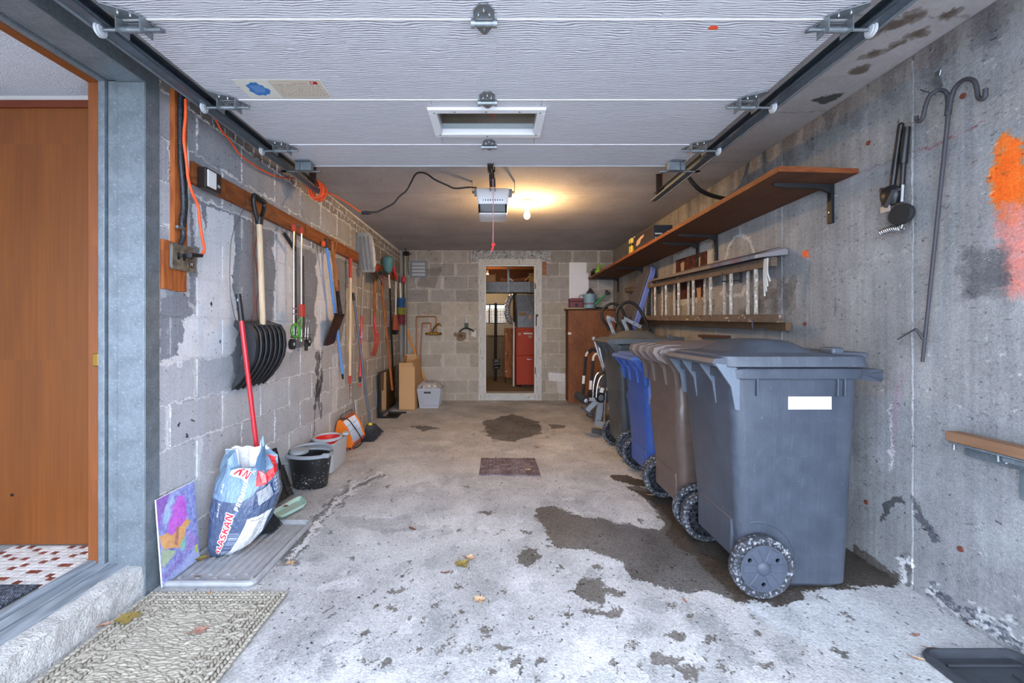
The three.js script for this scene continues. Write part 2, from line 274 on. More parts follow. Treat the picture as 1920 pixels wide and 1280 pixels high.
{
  const g = new THREE.PlaneGeometry(FX1 - FX0, FZ1 - FZ0, 1, 1).rotateX(-Math.PI / 2).translate((FX0 + FX1) / 2, 0, -(FZ0 + FZ1) / 2);
  const p = g.attributes.position, uv = g.attributes.uv;
  for (let i = 0; i < 4; i++) uv.setXY(i, (p.getX(i) - FX0) / (FX1 - FX0), 1 - (-p.getZ(i) - FZ0) / (FZ1 - FZ0));
  const f = struct('floor', g, M.floor);
  const under = new THREE.Mesh(G(bb(FX0, FX1, -0.2, -0.001, -FZ1, -FZ0)), M.concrete); under.name = 'slab'; f.add(under);
}
struct('driveway', bb(-9, 9, -0.2, -0.001, -FZ0, 12), M.concrete_out);

// ---------------------------------------------------------------- left wall: concrete blocks, two courses of brick
const LW = 2048, LH = 1024, LZ0 = 1.9, LZ1 = 7.2, LYM = 2.4;
const leftXY = (v) => [(-v.z - LZ0) / (LZ1 - LZ0) * LW, (1 - v.y / LYM) * LH], leftMap = (p) => leftXY(onL(p[0], p[1]));
const skew = (d) => -0.0113 * (d - 2.04);
const leftBlocks = [], leftBricks = [];
for (let k = -1; k < 11; k++) {
  const y0 = 0.187 + 0.2032 * (k - 0) , y1 = y0 + 0.2032; if (y0 > 2.1) continue; const odd = ((k % 2) + 2) % 2 === 0;
  for (let i = -1; i < 14; i++) { const a = (odd ? 2.118 : 2.3085) + 0.4064 * (i - 1 + (odd ? 0 : 0)), b = a + 0.4064; const A = Math.max(a, 2.0), B = Math.min(b, 7.17); if (B - A > 0.05) leftBlocks.push([A, B, Math.max(y0, 0.0), Math.min(y1, 2.219)]); }
}
for (let i = 0; i < 51; i++) leftBricks.push([2.05 + i * 0.1, 2.05 + (i + 1) * 0.1, 2.222, 2.292]);
for (let i = 0; i < 26; i++) leftBricks.push([2.0 + i * 0.2, Math.min(7.17, 2.0 + (i + 1) * 0.2), 2.292, 2.362]);
const leftTex = paintTex(LW, LH, (ctx, w, h) => {
  const P = pen(ctx, leftMap), r = rng(12);
  ctx.fillStyle = 'rgb(222,222,222)'; ctx.fillRect(0, 0, w, h);
  const rect = (d0, d1, y0, y1, c) => { ctx.fillStyle = c; const A = leftXY(V(0, y1 + skew(d0), -d0)), B = leftXY(V(0, y0 + skew(d0), -d1)); ctx.fillRect(A[0] + 2, A[1] + 1.5, B[0] - A[0] - 4, B[1] - A[1] - 3); };
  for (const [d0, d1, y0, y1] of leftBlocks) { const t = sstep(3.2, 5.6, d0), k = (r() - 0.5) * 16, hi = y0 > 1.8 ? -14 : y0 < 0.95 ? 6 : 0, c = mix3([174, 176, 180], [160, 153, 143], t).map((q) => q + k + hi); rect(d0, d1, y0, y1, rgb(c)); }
  for (const [d0, d1, y0, y1] of leftBricks) { const k = (r() - 0.5) * 20; rect(d0, d1, y0, y1, rgb([140 + k, 134 + k, 131 + k])); }
  // whitewash and dark wash left on the blocks
  const dark = 'rgba(116,120,127,0.78)', white = 'rgba(216,217,220,0.92)', tan = 'rgba(196,186,168,0.75)';
  P.poly([[300, 560], [330, 548], [352, 560], [360, 590], [340, 640], [352, 668], [300, 672]], dark); P.poly([[306, 500], [346, 520], [350, 545], [310, 560]], 'rgba(132,138,146,0.7)');
  P.poly([[356, 366], [420, 392], [520, 440], [518, 470], [508, 640], [500, 720], [440, 700], [430, 640], [352, 560], [358, 460]], dark);
  P.poly([[360, 380], [376, 384], [384, 430], [384, 470], [366, 460]], white); P.poly([[388, 386], [438, 402], [440, 470], [436, 540], [449, 606], [440, 660], [432, 666], [380, 668], [344, 672], [342, 600], [368, 590], [372, 470], [384, 450]], white);
  P.poly([[552, 460], [592, 474], [596, 560], [590, 640], [552, 655], [548, 560]], dark); P.poly([[626, 480], [652, 490], [652, 560], [640, 640], [624, 640], [632, 560]], dark);
  P.poly([[509, 466], [522, 434], [534, 444], [551, 466], [552, 602], [548, 660], [514, 650], [515, 600], [516, 493]], white);
  P.poly([[598, 472], [612, 478], [622, 486], [626, 600], [626, 648], [592, 656], [588, 640], [596, 604], [589, 587], [596, 531], [591, 501]], white);
  P.poly([[648, 540], [664, 540], [668, 560], [660, 660], [650, 660]], tan); P.poly([[674, 640], [690, 640], [692, 670], [676, 676]], tan); P.poly([[655, 600], [664, 600], [664, 640]], tan);
  P.poly([[294, 672], [432, 660], [432, 668], [340, 678], [294, 688]], 'rgba(214,214,214,0.9)'); P.poly([[334, 640], [349, 640], [342, 686], [334, 686]], white); P.poly([[362, 676], [374, 676], [370, 742], [364, 742]], 'rgba(206,206,206,0.6)');
  P.poly([[312, 762], [322, 762], [318, 840], [310, 842]], 'rgba(212,212,212,0.7)'); P.poly([[366, 822], [380, 822], [374, 900], [364, 892]], 'rgba(212,212,212,0.65)'); P.poly([[623, 664], [634, 664], [632, 770], [622, 775]], 'rgba(204,204,204,0.8)');
  for (let i = 0; i < 26; i++) P.blob([588 + 16 * r(), 660 + 120 * r()], 5 + 12 * r(), 10 + 22 * r(), 'rgba(44,46,50,0.5)', r);
  P.line([[605, 660], [598, 690], [592, 730], [590, 780], [589, 815]], 5, 'rgba(50,52,56,0.8)');
  for (const [x, y] of [[335, 796], [361, 787], [350, 817], [412, 640], [398, 568], [436, 520]]) P.blob([x, y], 4, 4, 'rgb(48,50,54)', r);
  P.line([[690, 300], [700, 400]], 1, 'rgba(0,0,0,0)');
  for (const [d0, d1, y0, y1] of leftBlocks) if (r() < 0.5) { const A = leftXY(V(0, y1 + skew(d0), -d0)); ctx.fillStyle = `rgba(205,203,200,${0.25 + 0.4 * r()})`; ctx.fillRect(A[0] - 6, A[1] + 10 * r(), 8 + 10 * r(), 40 + 40 * r()); }
}, { disp: 7, cell: 16, grain: 18, grainCell: 2, tone: 9, toneCell: 40, streak: 5, pits: 60, seed: 17 });
const bumpBlock = T.grainy.clone(); bumpBlock.repeat.set(14, 6); bumpBlock.needsUpdate = true;
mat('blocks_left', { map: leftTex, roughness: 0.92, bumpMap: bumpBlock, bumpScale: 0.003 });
const uvBy = (g, f) => { g = G(g); const p = g.attributes.position, uv = new Float32Array(p.count * 2); for (let i = 0; i < p.count; i++) { const q = f(p.getX(i), p.getY(i), p.getZ(i)); uv[i * 2] = q[0]; uv[i * 2 + 1] = q[1]; } g.setAttribute('uv', new THREE.BufferAttribute(uv, 2)); return g; };
const uvLeft = (x, y, z) => [(-z - LZ0) / (LZ1 - LZ0), y / LYM];
function piece(parent, name, g, material) { const m = new THREE.Mesh(g, material); m.castShadow = m.receiveShadow = true; let k = parent.userData.n ?? (parent.userData.n = {}); const c = k[name] ?? 0; k[name] = c + 1; m.name = c ? name + '_' + String(c).padStart(3, '0') : name; parent.add(m); return m; }
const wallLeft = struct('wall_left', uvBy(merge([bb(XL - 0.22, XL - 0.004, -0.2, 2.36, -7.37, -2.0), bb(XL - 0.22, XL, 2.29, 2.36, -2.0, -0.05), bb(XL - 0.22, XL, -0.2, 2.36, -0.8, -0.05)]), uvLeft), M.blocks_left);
{
  const r = rng(4), block = ([d0, d1, y0, y1], j) => { const p = 0.0015 * r(); const g = uvBy(new RoundedBoxGeometry(0.03 + p, y1 - y0 - j, d1 - d0 - j, 1, 0.003).translate(XL - 0.015 + p / 2, (y0 + y1) / 2, -(d0 + d1) / 2), (x, y, z) => [0, 0]); const q = g.attributes.position; for (let i = 0; i < q.count; i++) q.setY(i, q.getY(i) + skew(-q.getZ(i))); return uvBy(g, uvLeft); };
  for (const b of leftBlocks) piece(wallLeft, 'block', block(b, 0.009), M.blocks_left);
  for (const b of leftBricks) piece(wallLeft, 'brick', block(b, 0.009), M.blocks_left);
  delete wallLeft.userData.n;
}

// ---------------------------------------------------------------- back wall: concrete blocks round the furnace room's doorway
const BW = 1536, BH = 1024, BX0 = -1.6, BX1 = 1.9;
const backXY = (v) => [(v.x - BX0) / (BX1 - BX0) * BW, (1 - v.y / LYM) * BH], backMap = (p) => backXY(onB(p[0], p[1]));
const DX0 = -0.283, DX1 = 0.708, DY1 = 2.215;
const backBlocks = [];
for (let k = -1; k < 11; k++) {
  const y0 = Math.max(0, 0.114 + 0.2032 * k), y1 = Math.min(2.34, 0.114 + 0.2032 * (k + 1)), off = ((k + 2) % 2) * 0.2032;
  for (let i = -1; i < 10; i++) {
    const a = XL + 0.05 + off + 0.4064 * (i - 0.5), segs = [[Math.max(a, XL), Math.min(a + 0.4064, XR)]], lin = y0 >= 2.1;
    const hx0 = lin ? -0.383 : DX0, hx1 = lin ? 0.842 : DX1;
    for (const [s, e] of segs) for (const [p, q] of [[s, Math.min(e, hx0)], [Math.max(s, hx1), e]]) if (q - p > 0.03) backBlocks.push([p, q, y0, y1]);
  }
}
const backTex = paintTex(BW, BH, (ctx, w, h) => {
  const P = pen(ctx, backMap), r = rng(15);
  ctx.fillStyle = 'rgb(200,194,184)'; ctx.fillRect(0, 0, w, h);
  for (const [x0, x1, y0, y1] of backBlocks) { const k = (r() - 0.5) * 24, c = y0 > 1.5 ? [156, 150, 143] : [172, 163, 148]; ctx.fillStyle = rgb(c.map((q) => q + k)); const A = backXY(V(x0, y1, 0)), B = backXY(V(x1, y0, 0)); ctx.fillRect(A[0] + 2, A[1] + 2, B[0] - A[0] - 4, B[1] - A[1] - 4); }
  for (let i = 0; i < 60; i++) { const b = backBlocks[Math.floor(r() * backBlocks.length)], A = backXY(V(b[1], b[3], 0)); ctx.fillStyle = `rgba(196,190,180,${0.2 + 0.4 * r()})`; ctx.fillRect(A[0] - 8, A[1], 14 + 10 * r(), 86); }
  P.poly([[1028, 698], [1060, 700], [1060, 715], [1028, 714]], 'rgba(222,222,220,0.9)'); P.poly([[1044, 714], [1060, 714], [1060, 738], [1046, 736]], 'rgba(214,214,212,0.6)');
  P.poly([[884, 618], [893, 620], [892, 632], [884, 630]], 'rgba(214,212,206,0.9)'); P.blob([863, 629], 40, 34, 'rgba(104,88,70,0.75)', r); P.blob([864, 629], 14, 12, 'rgba(92,62,40,0.8)', r);
  P.poly([[795, 505], [830, 500], [815, 540], [780, 536]], 'rgba(110,102,94,0.5)');
  for (let i = 0; i < 30; i++) P.blob([790 + 300 * r(), 470 + 60 * r()], 3 + 4 * r(), 3 + 4 * r(), 'rgba(70,66,62,0.5)', r);
}, { disp: 5, cell: 16, grain: 20, grainCell: 2, tone: 10, toneCell: 40, pits: 70, seed: 23 });
mat('blocks_back', { map: backTex, roughness: 0.92, bumpMap: bumpBlock, bumpScale: 0.003 });
const uvBack = (x, y, z) => [(x - BX0) / (BX1 - BX0), y / LYM];
const wallBack = struct('wall_back', uvBy(merge([bb(XL, DX0, -0.2, HC, ZB - 0.2, ZB - 0.003), bb(DX1, XR, -0.2, HC, ZB - 0.2, ZB - 0.003), bb(DX0, DX1, DY1 - 0.03, HC, ZB - 0.2, ZB - 0.003)]), uvBack), M.blocks_back);
{
  const r = rng(6);
  for (const [x0, x1, y0, y1] of backBlocks) { const p = 0.002 * r(); piece(wallBack, 'block', uvBy(new RoundedBoxGeometry(x1 - x0 - 0.009, y1 - y0 - 0.009, 0.03 + p, 1, 0.003).translate((x0 + x1) / 2, (y0 + y1) / 2, ZB - 0.015 + p / 2), uvBack), M.blocks_back); }
  delete wallBack.userData.n;
  mat('lintel', { map: paintTex(512, 64, (ctx, w, h) => { ctx.fillStyle = 'rgb(158,160,160)'; ctx.fillRect(0, 0, w, h); const q = rng(3); for (let i = 0; i < 700; i++) { ctx.fillStyle = q() < 0.6 ? 'rgba(90,94,96,0.5)' : 'rgba(206,208,208,0.5)'; ctx.beginPath(); ctx.arc(q() * w, q() * h, 1 + 4 * q(), 0, 7); ctx.fill(); } }, { disp: 3, cell: 6, grain: 14, tone: 8, seed: 8 }), roughness: 0.9 });
  piece(wallBack, 'lintel', uvBy(rbb(-0.383, 0.842, 2.165, 2.344, ZB - 0.1, ZB + 0.012, 0.004), (x, y) => [(x + 0.383) / 1.225, (y - 2.165) / 0.18]), M.lintel);
  const rd = mat('brick_red', { color: 0x9a6242, roughness: 0.9, bumpMap: T.grainy, bumpScale: 0.003 }, 0.2);
  for (const y of [1.965, 2.035, 2.105]) piece(wallBack, 'brick', G(rbb(0.715, 0.78, y, y + 0.06, ZB - 0.03, ZB + 0.003, 0.003)), rd);
}

// ---------------------------------------------------------------- right wall: poured concrete in four lengths with rough joints
const RW = 2048, RH = 1024, RZ0 = 0.3, RZ1 = 7.25;
const rightXY = (v) => [(-v.z - RZ0) / (RZ1 - RZ0) * RW, (1 - v.y / LYM) * RH], rightMap = (p) => rightXY(onR(p[0], p[1]));
const rightTex = paintTex(RW, RH, (ctx, w, h) => {
  const P = pen(ctx, rightMap), r = rng(25);
  ctx.fillStyle = 'rgb(138,139,140)'; ctx.fillRect(0, 0, w, h);
  const far = rightXY(V(0, 0, -4.4))[0]; ctx.fillStyle = 'rgb(134,128,120)'; ctx.fillRect(far, 0, w, h);
  for (let x = far - 160; x < w; x += 44 + 10 * r()) { const k = (r() - 0.5) * 30; ctx.fillStyle = `rgba(${134 + k},${128 + k},${120 + k},0.8)`; ctx.fillRect(x, 0, 46, h); ctx.fillStyle = 'rgba(86,80,74,0.55)'; ctx.fillRect(x, 0, 2, h); }
  for (let i = 0; i < 240; i++) { const k = 120 + 70 * r(); ctx.fillStyle = `rgba(${k},${k + 1},${k + 2},0.16)`; ctx.beginPath(); ctx.ellipse(r() * w, r() * h, 6 + 30 * r(), 30 + 130 * r(), (r() - 0.5) * 0.3, 0, 7); ctx.fill(); }
  for (let i = 0; i < 70; i++) { const x = 300 + r() * 900; ctx.fillStyle = 'rgba(88,90,92,0.28)'; ctx.beginPath(); ctx.ellipse(x, 20 * r(), 5 + 22 * r(), 20 + 90 * r(), 0, 0, 7); ctx.fill(); }
  // spray paint
  for (let i = 0; i < 900; i++) { const a = r() * 6.28, q = Math.sqrt(r()), x = 1891 + Math.cos(a) * q * 30, y = 335 + Math.sin(a) * q * 84; P.blob([x, y], 3 + 3 * r(), 3 + 3 * r(), 'rgba(236,110,32,0.20)', r); }
  P.poly([[1896, 262], [1908, 268], [1912, 320], [1906, 360], [1890, 382], [1866, 376], [1862, 350], [1876, 305]], 'rgba(238,104,20,0.95)');
  for (let i = 0; i < 420; i++) { const x = 1866 + 60 * r(), y = 385 + 175 * r(); P.blob([x + (y - 385) * 0.12, y], 3 + 5 * r(), 4 + 6 * r(), r() < 0.6 ? 'rgba(226,128,112,0.17)' : 'rgba(196,140,142,0.14)', r); }
  P.poly([[1506, 468], [1517, 466], [1518, 481], [1507, 482]], 'rgba(240,96,40,0.9)');
  // white outline and blots low between the rungs
  P.line([[1360, 492], [1366, 462], [1376, 446], [1392, 440], [1406, 448], [1414, 470], [1415, 490]], 10, 'rgba(190,190,190,0.85)'); P.line([[1387, 428], [1388, 440]], 9, 'rgba(190,190,190,0.8)'); P.line([[1356, 540], [1352, 550], [1370, 556], [1392, 552], [1398, 538]], 12, 'rgba(200,200,200,0.7)');
  P.line([[1228, 495], [1234, 510], [1240, 540]], 5, 'rgba(190,190,190,0.6)'); P.poly([[1262, 480], [1335, 452], [1338, 560], [1262, 575]], 'rgba(186,186,184,0.65)');
  // dark and oily stains
  for (const [x, y, a, b] of [[1440, 560, 26, 40], [1475, 548, 16, 34], [1410, 585, 26, 20], [1355, 580, 16, 14]]) for (let i = 0; i < 16; i++) P.blob([x + (r() - 0.5) * 40, y + (r() - 0.5) * 40], a * r(), b * r(), 'rgba(84,84,84,0.36)', r);
  for (let i = 0; i < 90; i++) P.blob([1800 + 70 * r() + 20 * r(), 470 + 90 * r()], 6 + 8 * r(), 6 + 9 * r(), 'rgba(96,98,102,0.30)', r);
  P.poly([[1654, 960], [1660, 942], [1690, 930], [1696, 940], [1676, 950], [1664, 970], [1655, 982]], 'rgba(66,68,72,0.85)'); P.poly([[1712, 930], [1718, 935], [1726, 965], [1750, 990], [1766, 1022], [1756, 1022], [1736, 990], [1714, 968]], 'rgba(74,76,82,0.8)');
  P.poly([[1684, 702], [1691, 708], [1684, 800], [1678, 852], [1670, 852], [1672, 760]], 'rgba(150,138,146,0.8)'); P.line([[1668, 760], [1670, 820], [1674, 880]], 3, 'rgba(206,206,206,0.8)');
  P.poly([[1596, 1040], [1600, 1020], [1640, 1048], [1690, 1080], [1694, 1098]], 'rgba(74,70,64,0.85)');
  for (let i = 0; i < 60; i++) P.blob([1690 + 16 * r(), 1040 + 60 * r()], 2 + 4 * r(), 2 + 5 * r(), r() < 0.6 ? 'rgba(214,214,214,0.8)' : 'rgba(84,84,86,0.7)', r);
  for (let i = 0; i < 120; i++) { const x = 1740 + 170 * r(); P.blob([x, 1097 + 0.61 * (x - 1694) - 8 - 55 * r() * r()], 2 + 4 * r(), 2 + 3 * r(), r() < 0.45 ? 'rgba(206,206,206,0.6)' : 'rgba(72,76,84,0.75)', r); }
  P.line([[1840, 232], [1600, 330], [1540, 355]], 1.3, 'rgba(130,40,50,0.6)'); P.line([[1775, 262], [1720, 285]], 1.6, 'rgba(150,50,60,0.7)'); P.line([[1560, 520], [1620, 492], [1700, 470]], 4, 'rgba(176,176,176,0.4)'); P.line([[1566, 560], [1567, 590]], 2, 'rgba(80,80,80,0.8)');
  for (let i = 0; i < 420; i++) P.blob([1470 + 450 * r(), 60 + 1150 * r()], 1 + 1.5 * r(), 1 + 2 * r(), r() < 0.6 ? 'rgba(84,86,88,0.5)' : 'rgba(196,196,196,0.6)', r);
}, { disp: 7, cell: 12, grain: 20, grainCell: 2.2, tone: 14, toneCell: 50, streak: 12, pits: 50, seed: 33 });
mat('cast_wall', { map: rightTex, roughness: 0.92, bumpMap: bumpBlock, bumpScale: 0.004 });
const uvRight = (x, y, z) => [(-z - RZ0) / (RZ1 - RZ0), y / LYM];
const wallRight = struct('wall_right', uvBy(bb(XR + 0.006, XR + 0.25, -0.2, HC, -7.37, 0.0), uvRight), M.cast_wall);
for (const [a, b] of [[0.0, 2.008], [2.016, 2.928], [2.936, 4.6], [4.607, 7.17]]) piece(wallRight, 'wall_panel', uvBy(rbb(XR, XR + 0.02, -0.05, HC, -b, -a, 0.004), uvRight), M.cast_wall);
delete wallRight.userData.n;
{
  const r = rng(8), bead = (d) => { const rings = []; for (let i = 0; i <= 70; i++) { const y = 0.02 + i / 70 * 2.3; const w = 0.004 + 0.007 * r(), o = 0.001 + 0.0035 * r(), dz = (r() - 0.5) * 0.008; rings.push([V(XR + 0.004, y, -d - w + dz), V(XR - o, y, -d + dz), V(XR + 0.004, y, -d + w + dz)]); } return loft(rings, { closed: true, crease: 0.9 }); };
  for (const d of [2.012, 2.932]) { const g = uvBy(bead(d), uvRight); const m = piece(wallRight, 'joint_mortar', g, M.cast_wall); }
  delete wallRight.userData.n;
  for (const [x, y] of [[1625, 941], [1802, 1029], [1510, 607], [1629, 268], [1807, 180]]) { const p = onR(x, y); piece(wallRight, 'form_tie', G(rod(V(XR + 0.01, p.y, p.z), V(XR - 0.006, p.y, p.z), 0.013, 0.011, 10)), M.rust_bolt); }
  delete wallRight.userData.n;
}

// ---------------------------------------------------------------- ceiling slab, front opening
const ceilTex = paintTex(1024, 1536, (ctx, w, h) => {
  const r = rng(41); ctx.fillStyle = 'rgb(170,165,165)'; ctx.fillRect(0, 0, w, h);
  for (let i = 0; i < 160; i++) { const k = 140 + 55 * r(); ctx.fillStyle = `rgba(${k},${k - 4},${k - 4},0.25)`; ctx.beginPath(); ctx.ellipse(r() * w, r() * h, 30 + 150 * r(), 8 + 30 * r(), 0, 0, 7); ctx.fill(); }
  for (let y = 0; y < h; y += 150) { ctx.fillStyle = 'rgba(168,162,160,0.5)'; ctx.fillRect(0, y, w, 1.5); ctx.fillStyle = 'rgba(96,90,88,0.5)'; ctx.fillRect(0, y + 2, w, 1.5); }
  const at2 = (px, py) => { const v = onC(px, py); return [(v.x + 1.6) / 3.5 * w, (-v.z + 0.6) / 8 * h]; };
  for (const [x, y] of [[1716, 28], [1770, 30], [1724, 60], [1684, 86], [1676, 42], [1646, 58], [1640, 100], [1612, 132]]) { const q = at2(x, y); ctx.fillStyle = 'rgba(92,80,70,0.5)'; for (let i = 0; i < 5; i++) { ctx.beginPath(); ctx.ellipse(q[0] + (r() - 0.5) * 12, q[1] + (r() - 0.5) * 8, 9 * r() + 3, 6 * r() + 2, 0, 0, 7); ctx.fill(); } }
  ctx.fillStyle = 'rgb(66,68,64)'; ctx.beginPath(); [[1520, 187], [1548, 178], [1582, 174], [1572, 184], [1546, 195]].forEach(([x, y], i) => { const q = at2(x, y); i ? ctx.lineTo(...q) : ctx.moveTo(...q); }); ctx.fill();
}, { disp: 5, cell: 30, grain: 12, grainCell: 2.5, tone: 12, toneCell: 70, seed: 47 });
mat('ceiling', { map: ceilTex, roughness: 0.95, bumpMap: T.scuff, bumpScale: 0.002 });
struct('ceiling', uvBy(bb(-1.73, 2.07, HC, HC + 0.2, -7.37, -0.05), (x, y, z) => [(x + 1.6) / 3.5, 1 - (-z + 0.6) / 8]), M.ceiling);
struct('wall_front', merge([bb(-1.73, 2.07, 2.2, 3.2, -0.05, 0.2), bb(XR, 2.3, -0.2, 3.2, -0.1, 0.2)]), M.concrete);

// ---------------------------------------------------------------- side doorway: kerb, steel frame, entry beyond
const kerbTop = 0.134;
{
  const g = new THREE.BoxGeometry(0.075, kerbTop + 0.05, 1.46, 3, 8, 90).translate(XL - 0.0375, (kerbTop - 0.05) / 2, -1.27), p = g.attributes.position;
  for (let i = 0; i < p.count; i++) { const x = p.getX(i), y = p.getY(i), z = p.getZ(i), n = fbm(z * 30 + 50, y * 30 + 9, 4096, 3, 3) - 0.5; if (x > XL - 0.02) { p.setX(i, x + n * 0.014 - (y > kerbTop - 0.03 ? 0.012 * fbm(z * 20 + 70, 3, 4096, 2, 6) : 0)); } if (y > kerbTop - 0.002) p.setY(i, y + (fbm(z * 18 + 90, x * 30 + 9, 4096, 3, 9) - 0.5) * 0.012 - (x > XL - 0.01 ? 0.008 : 0)); }
  g.computeVertexNormals(); const k = struct('trim_1', g, mat('kerb', { map: paintTex(512, 512, (ctx, w, h) => { ctx.fillStyle = 'rgb(182,181,178)'; ctx.fillRect(0, 0, w, h); }, { disp: 0, grain: 34, grainCell: 3, tone: 22, toneCell: 30, pits: 90, seed: 5 }), roughness: 0.95, bumpMap: T.grainy, bumpScale: 0.008 }, 0.6), 'rough concrete kerb under the side doorway');
  const sills = mat('sill_wood', { map: T.wood_grey, roughness: 0.8 }, 0.5, 'z');
  piece(k, 'sill_plank', triUV(G(rbb(XL - 0.145, XL - 0.072, kerbTop - 0.03, kerbTop + 0.004, -1.985, -0.05, 0.004)), 0.5, 'z'), sills); piece(k, 'sill_plank', triUV(G(rbb(XL - 0.2, XL - 0.149, kerbTop - 0.03, kerbTop + 0.009, -1.985, -0.05, 0.004)), 0.5, 'z'), sills);
  piece(k, 'sill_plank', triUV(G(rbb(XL - 0.245, XL - 0.204, kerbTop - 0.03, kerbTop + 0.02, -1.985, -0.05, 0.005)), 0.5, 'z'), sills); delete k.userData.n;
}
{
  const fr = struct('trim_2', [bb(XL - 0.19, XL, 0, 2.29, -2.04, -1.985)], M.galv_dark, 'galvanized steel frame of the side doorway');
  piece(fr, 'flange', triUV(G(rbb(XL - 0.005, XL + 0.008, 0, 2.3, -2.045, -1.962, 0.002)), 0.35), M.galv);
  piece(fr, 'jamb', triUV(merge([rbb(XL - 0.11, XL + 0.006, kerbTop - 0.005, 2.2, -1.99, -1.958, 0.003), rbb(XL - 0.16, XL - 0.112, kerbTop, 2.21, -1.99, -1.97, 0.003), rbb(XL - 0.19, XL - 0.162, kerbTop, 2.225, -1.99, -1.955, 0.003)]), 0.35), M.galv);
  piece(fr, 'header', triUV(merge([rbb(XL - 0.005, XL + 0.008, 2.2, 2.3, -1.962, -0.05, 0.002), rbb(XL - 0.11, XL + 0.006, 2.2, 2.22, -1.965, -0.05, 0.002), rbb(XL - 0.16, XL - 0.112, 2.212, 2.23, -1.975, -0.05, 0.003), rbb(XL - 0.19, XL - 0.162, 2.2, 2.23, -1.96, -0.05, 0.003), bb(XL - 0.19, XL - 0.01, 2.225, 2.29, -1.96, -0.05)]), 0.35), M.galv); delete fr.userData.n;
  const post = struct('trim_3', rbb(-1.752, -1.703, kerbTop, 2.215, -2.03, -1.965, 0.004), M.wood_trim, 'varnished wooden door post');
  const sp = onB; piece(post, 'strike_plate', G(rbb(-1.727, -1.699, 0.985, 1.04, -1.966, -1.958, 0.004)), M.brass); delete post.userData.n;
  struct('trim_4', rbb(-1.752, -1.703, 2.2, 2.235, -1.97, -0.05, 0.004), mat('wood_trim_z', { map: T.wood_door, color: 0xbcaa8c, roughness: 0.5 }, 0.5, 'z'), 'varnished wooden head of the side doorway');
  // entry: door, tiles, mat, ceiling
  const ds = struct('door_2', bb(-2.62, -1.752, kerbTop + 0.012, 2.166, -2.165, -2.126), M.wood_door, 'tall brown wooden slab door in the entry');
  struct('trim_5', rbb(-2.7, -1.752, 2.166, 2.2, -2.16, -2.112, 0.004), mat('wood_header', { map: T.wood_door, color: 0xa07050, roughness: 0.5 }, 0.5, 'x'), 'dark wooden door head in the entry');
  const dd = onB; piece(ds, 'door_hole', G(rod(V(-2.245, 0.375, -2.127), V(-2.245, 0.375, -2.122), 0.008, 0.006, 8)), M.steel_black); delete ds.userData.n;
  const vf = struct('floor_entry', bb(-3.4, -1.75, -0.2, kerbTop + 0.004, -2.2, 0.1), mat('grout', { color: 0x9c9a98, roughness: 0.9 }));
  const pal = [0xdcdad8, 0xcfcbc8, 0xe2e0de, 0x8a4a3c, 0x7a4034].map((c, i) => mat('tile_' + i, { color: c, roughness: 0.3 })); const r = rng(19), tg = G(rb(0.0235, 0.006, 0.0235, 0.002, 0, 0, 0, 1));
  for (let j = 0; j < 13; j++) for (let i = 0; i < 18; i++) { const red = (i + 2 * j) % 7 === 0 && j % 2 === 0 || (i * 3 + j) % 11 === 4; const m = piece(vf, 'floor_tile', tg, red ? pal[3 + Math.floor(r() * 2)] : pal[Math.floor(r() * 3)]); m.position.set(-1.77 - i * 0.0265, kerbTop + 0.0045, -2.112 + j * 0.0265); }
  delete vf.userData.n;
  struct('wall_entry', merge([bb(-3.6, -3.4, -0.2, 2.5, -2.4, 0.1), bb(-3.4, -2.62, 0, 2.5, -2.3, -2.126), bb(-2.62, -1.73, 2.2, 2.5, -2.3, -2.15), bb(-3.4, -1.73, -0.2, 2.5, -2.36, -2.166), bb(-3.4, -2.8, -0.2, 2.5, -0.1, 0.1), bb(-2.8, -1.73, 2.05, 2.5, -0.1, 0.1)]), mat('plaster', { color: 0xc9c6c2, roughness: 0.9 }));
  struct('ceiling_entry', bb(-3.6, -1.73, 2.236, 2.5, -2.3, 0.1), mat('stipple', { color: 0xd2d4da, roughness: 0.95, bumpMap: T.grainy, bumpScale: 0.012 }, 0.35));
  const em = mat('entry_mat', { map: dataTex(256, 256, (u, v) => { const t = Math.sin(u * 6.283 * 40 + 4 * fbm(u * 8, v * 8, 8, 2, 5)) * Math.sin(v * 6.283 * 60) + (fbm(u * 64, v * 64, 64, 2, 9) - 0.5) * 2; return t > 0.35 ? [120, 126, 140] : t > -0.1 ? [58, 64, 76] : [34, 38, 46]; }), roughness: 1, bumpMap: T.cloth, bumpScale: 0.004 }, 0.5);
  solo('entry_rug', 'dark blue flecked rug on the tiled floor inside the side doorway', 'rug', rbb(-2.7, -1.78, kerbTop + 0.008, kerbTop + 0.018, -1.788, -0.6, 0.004), em);
}
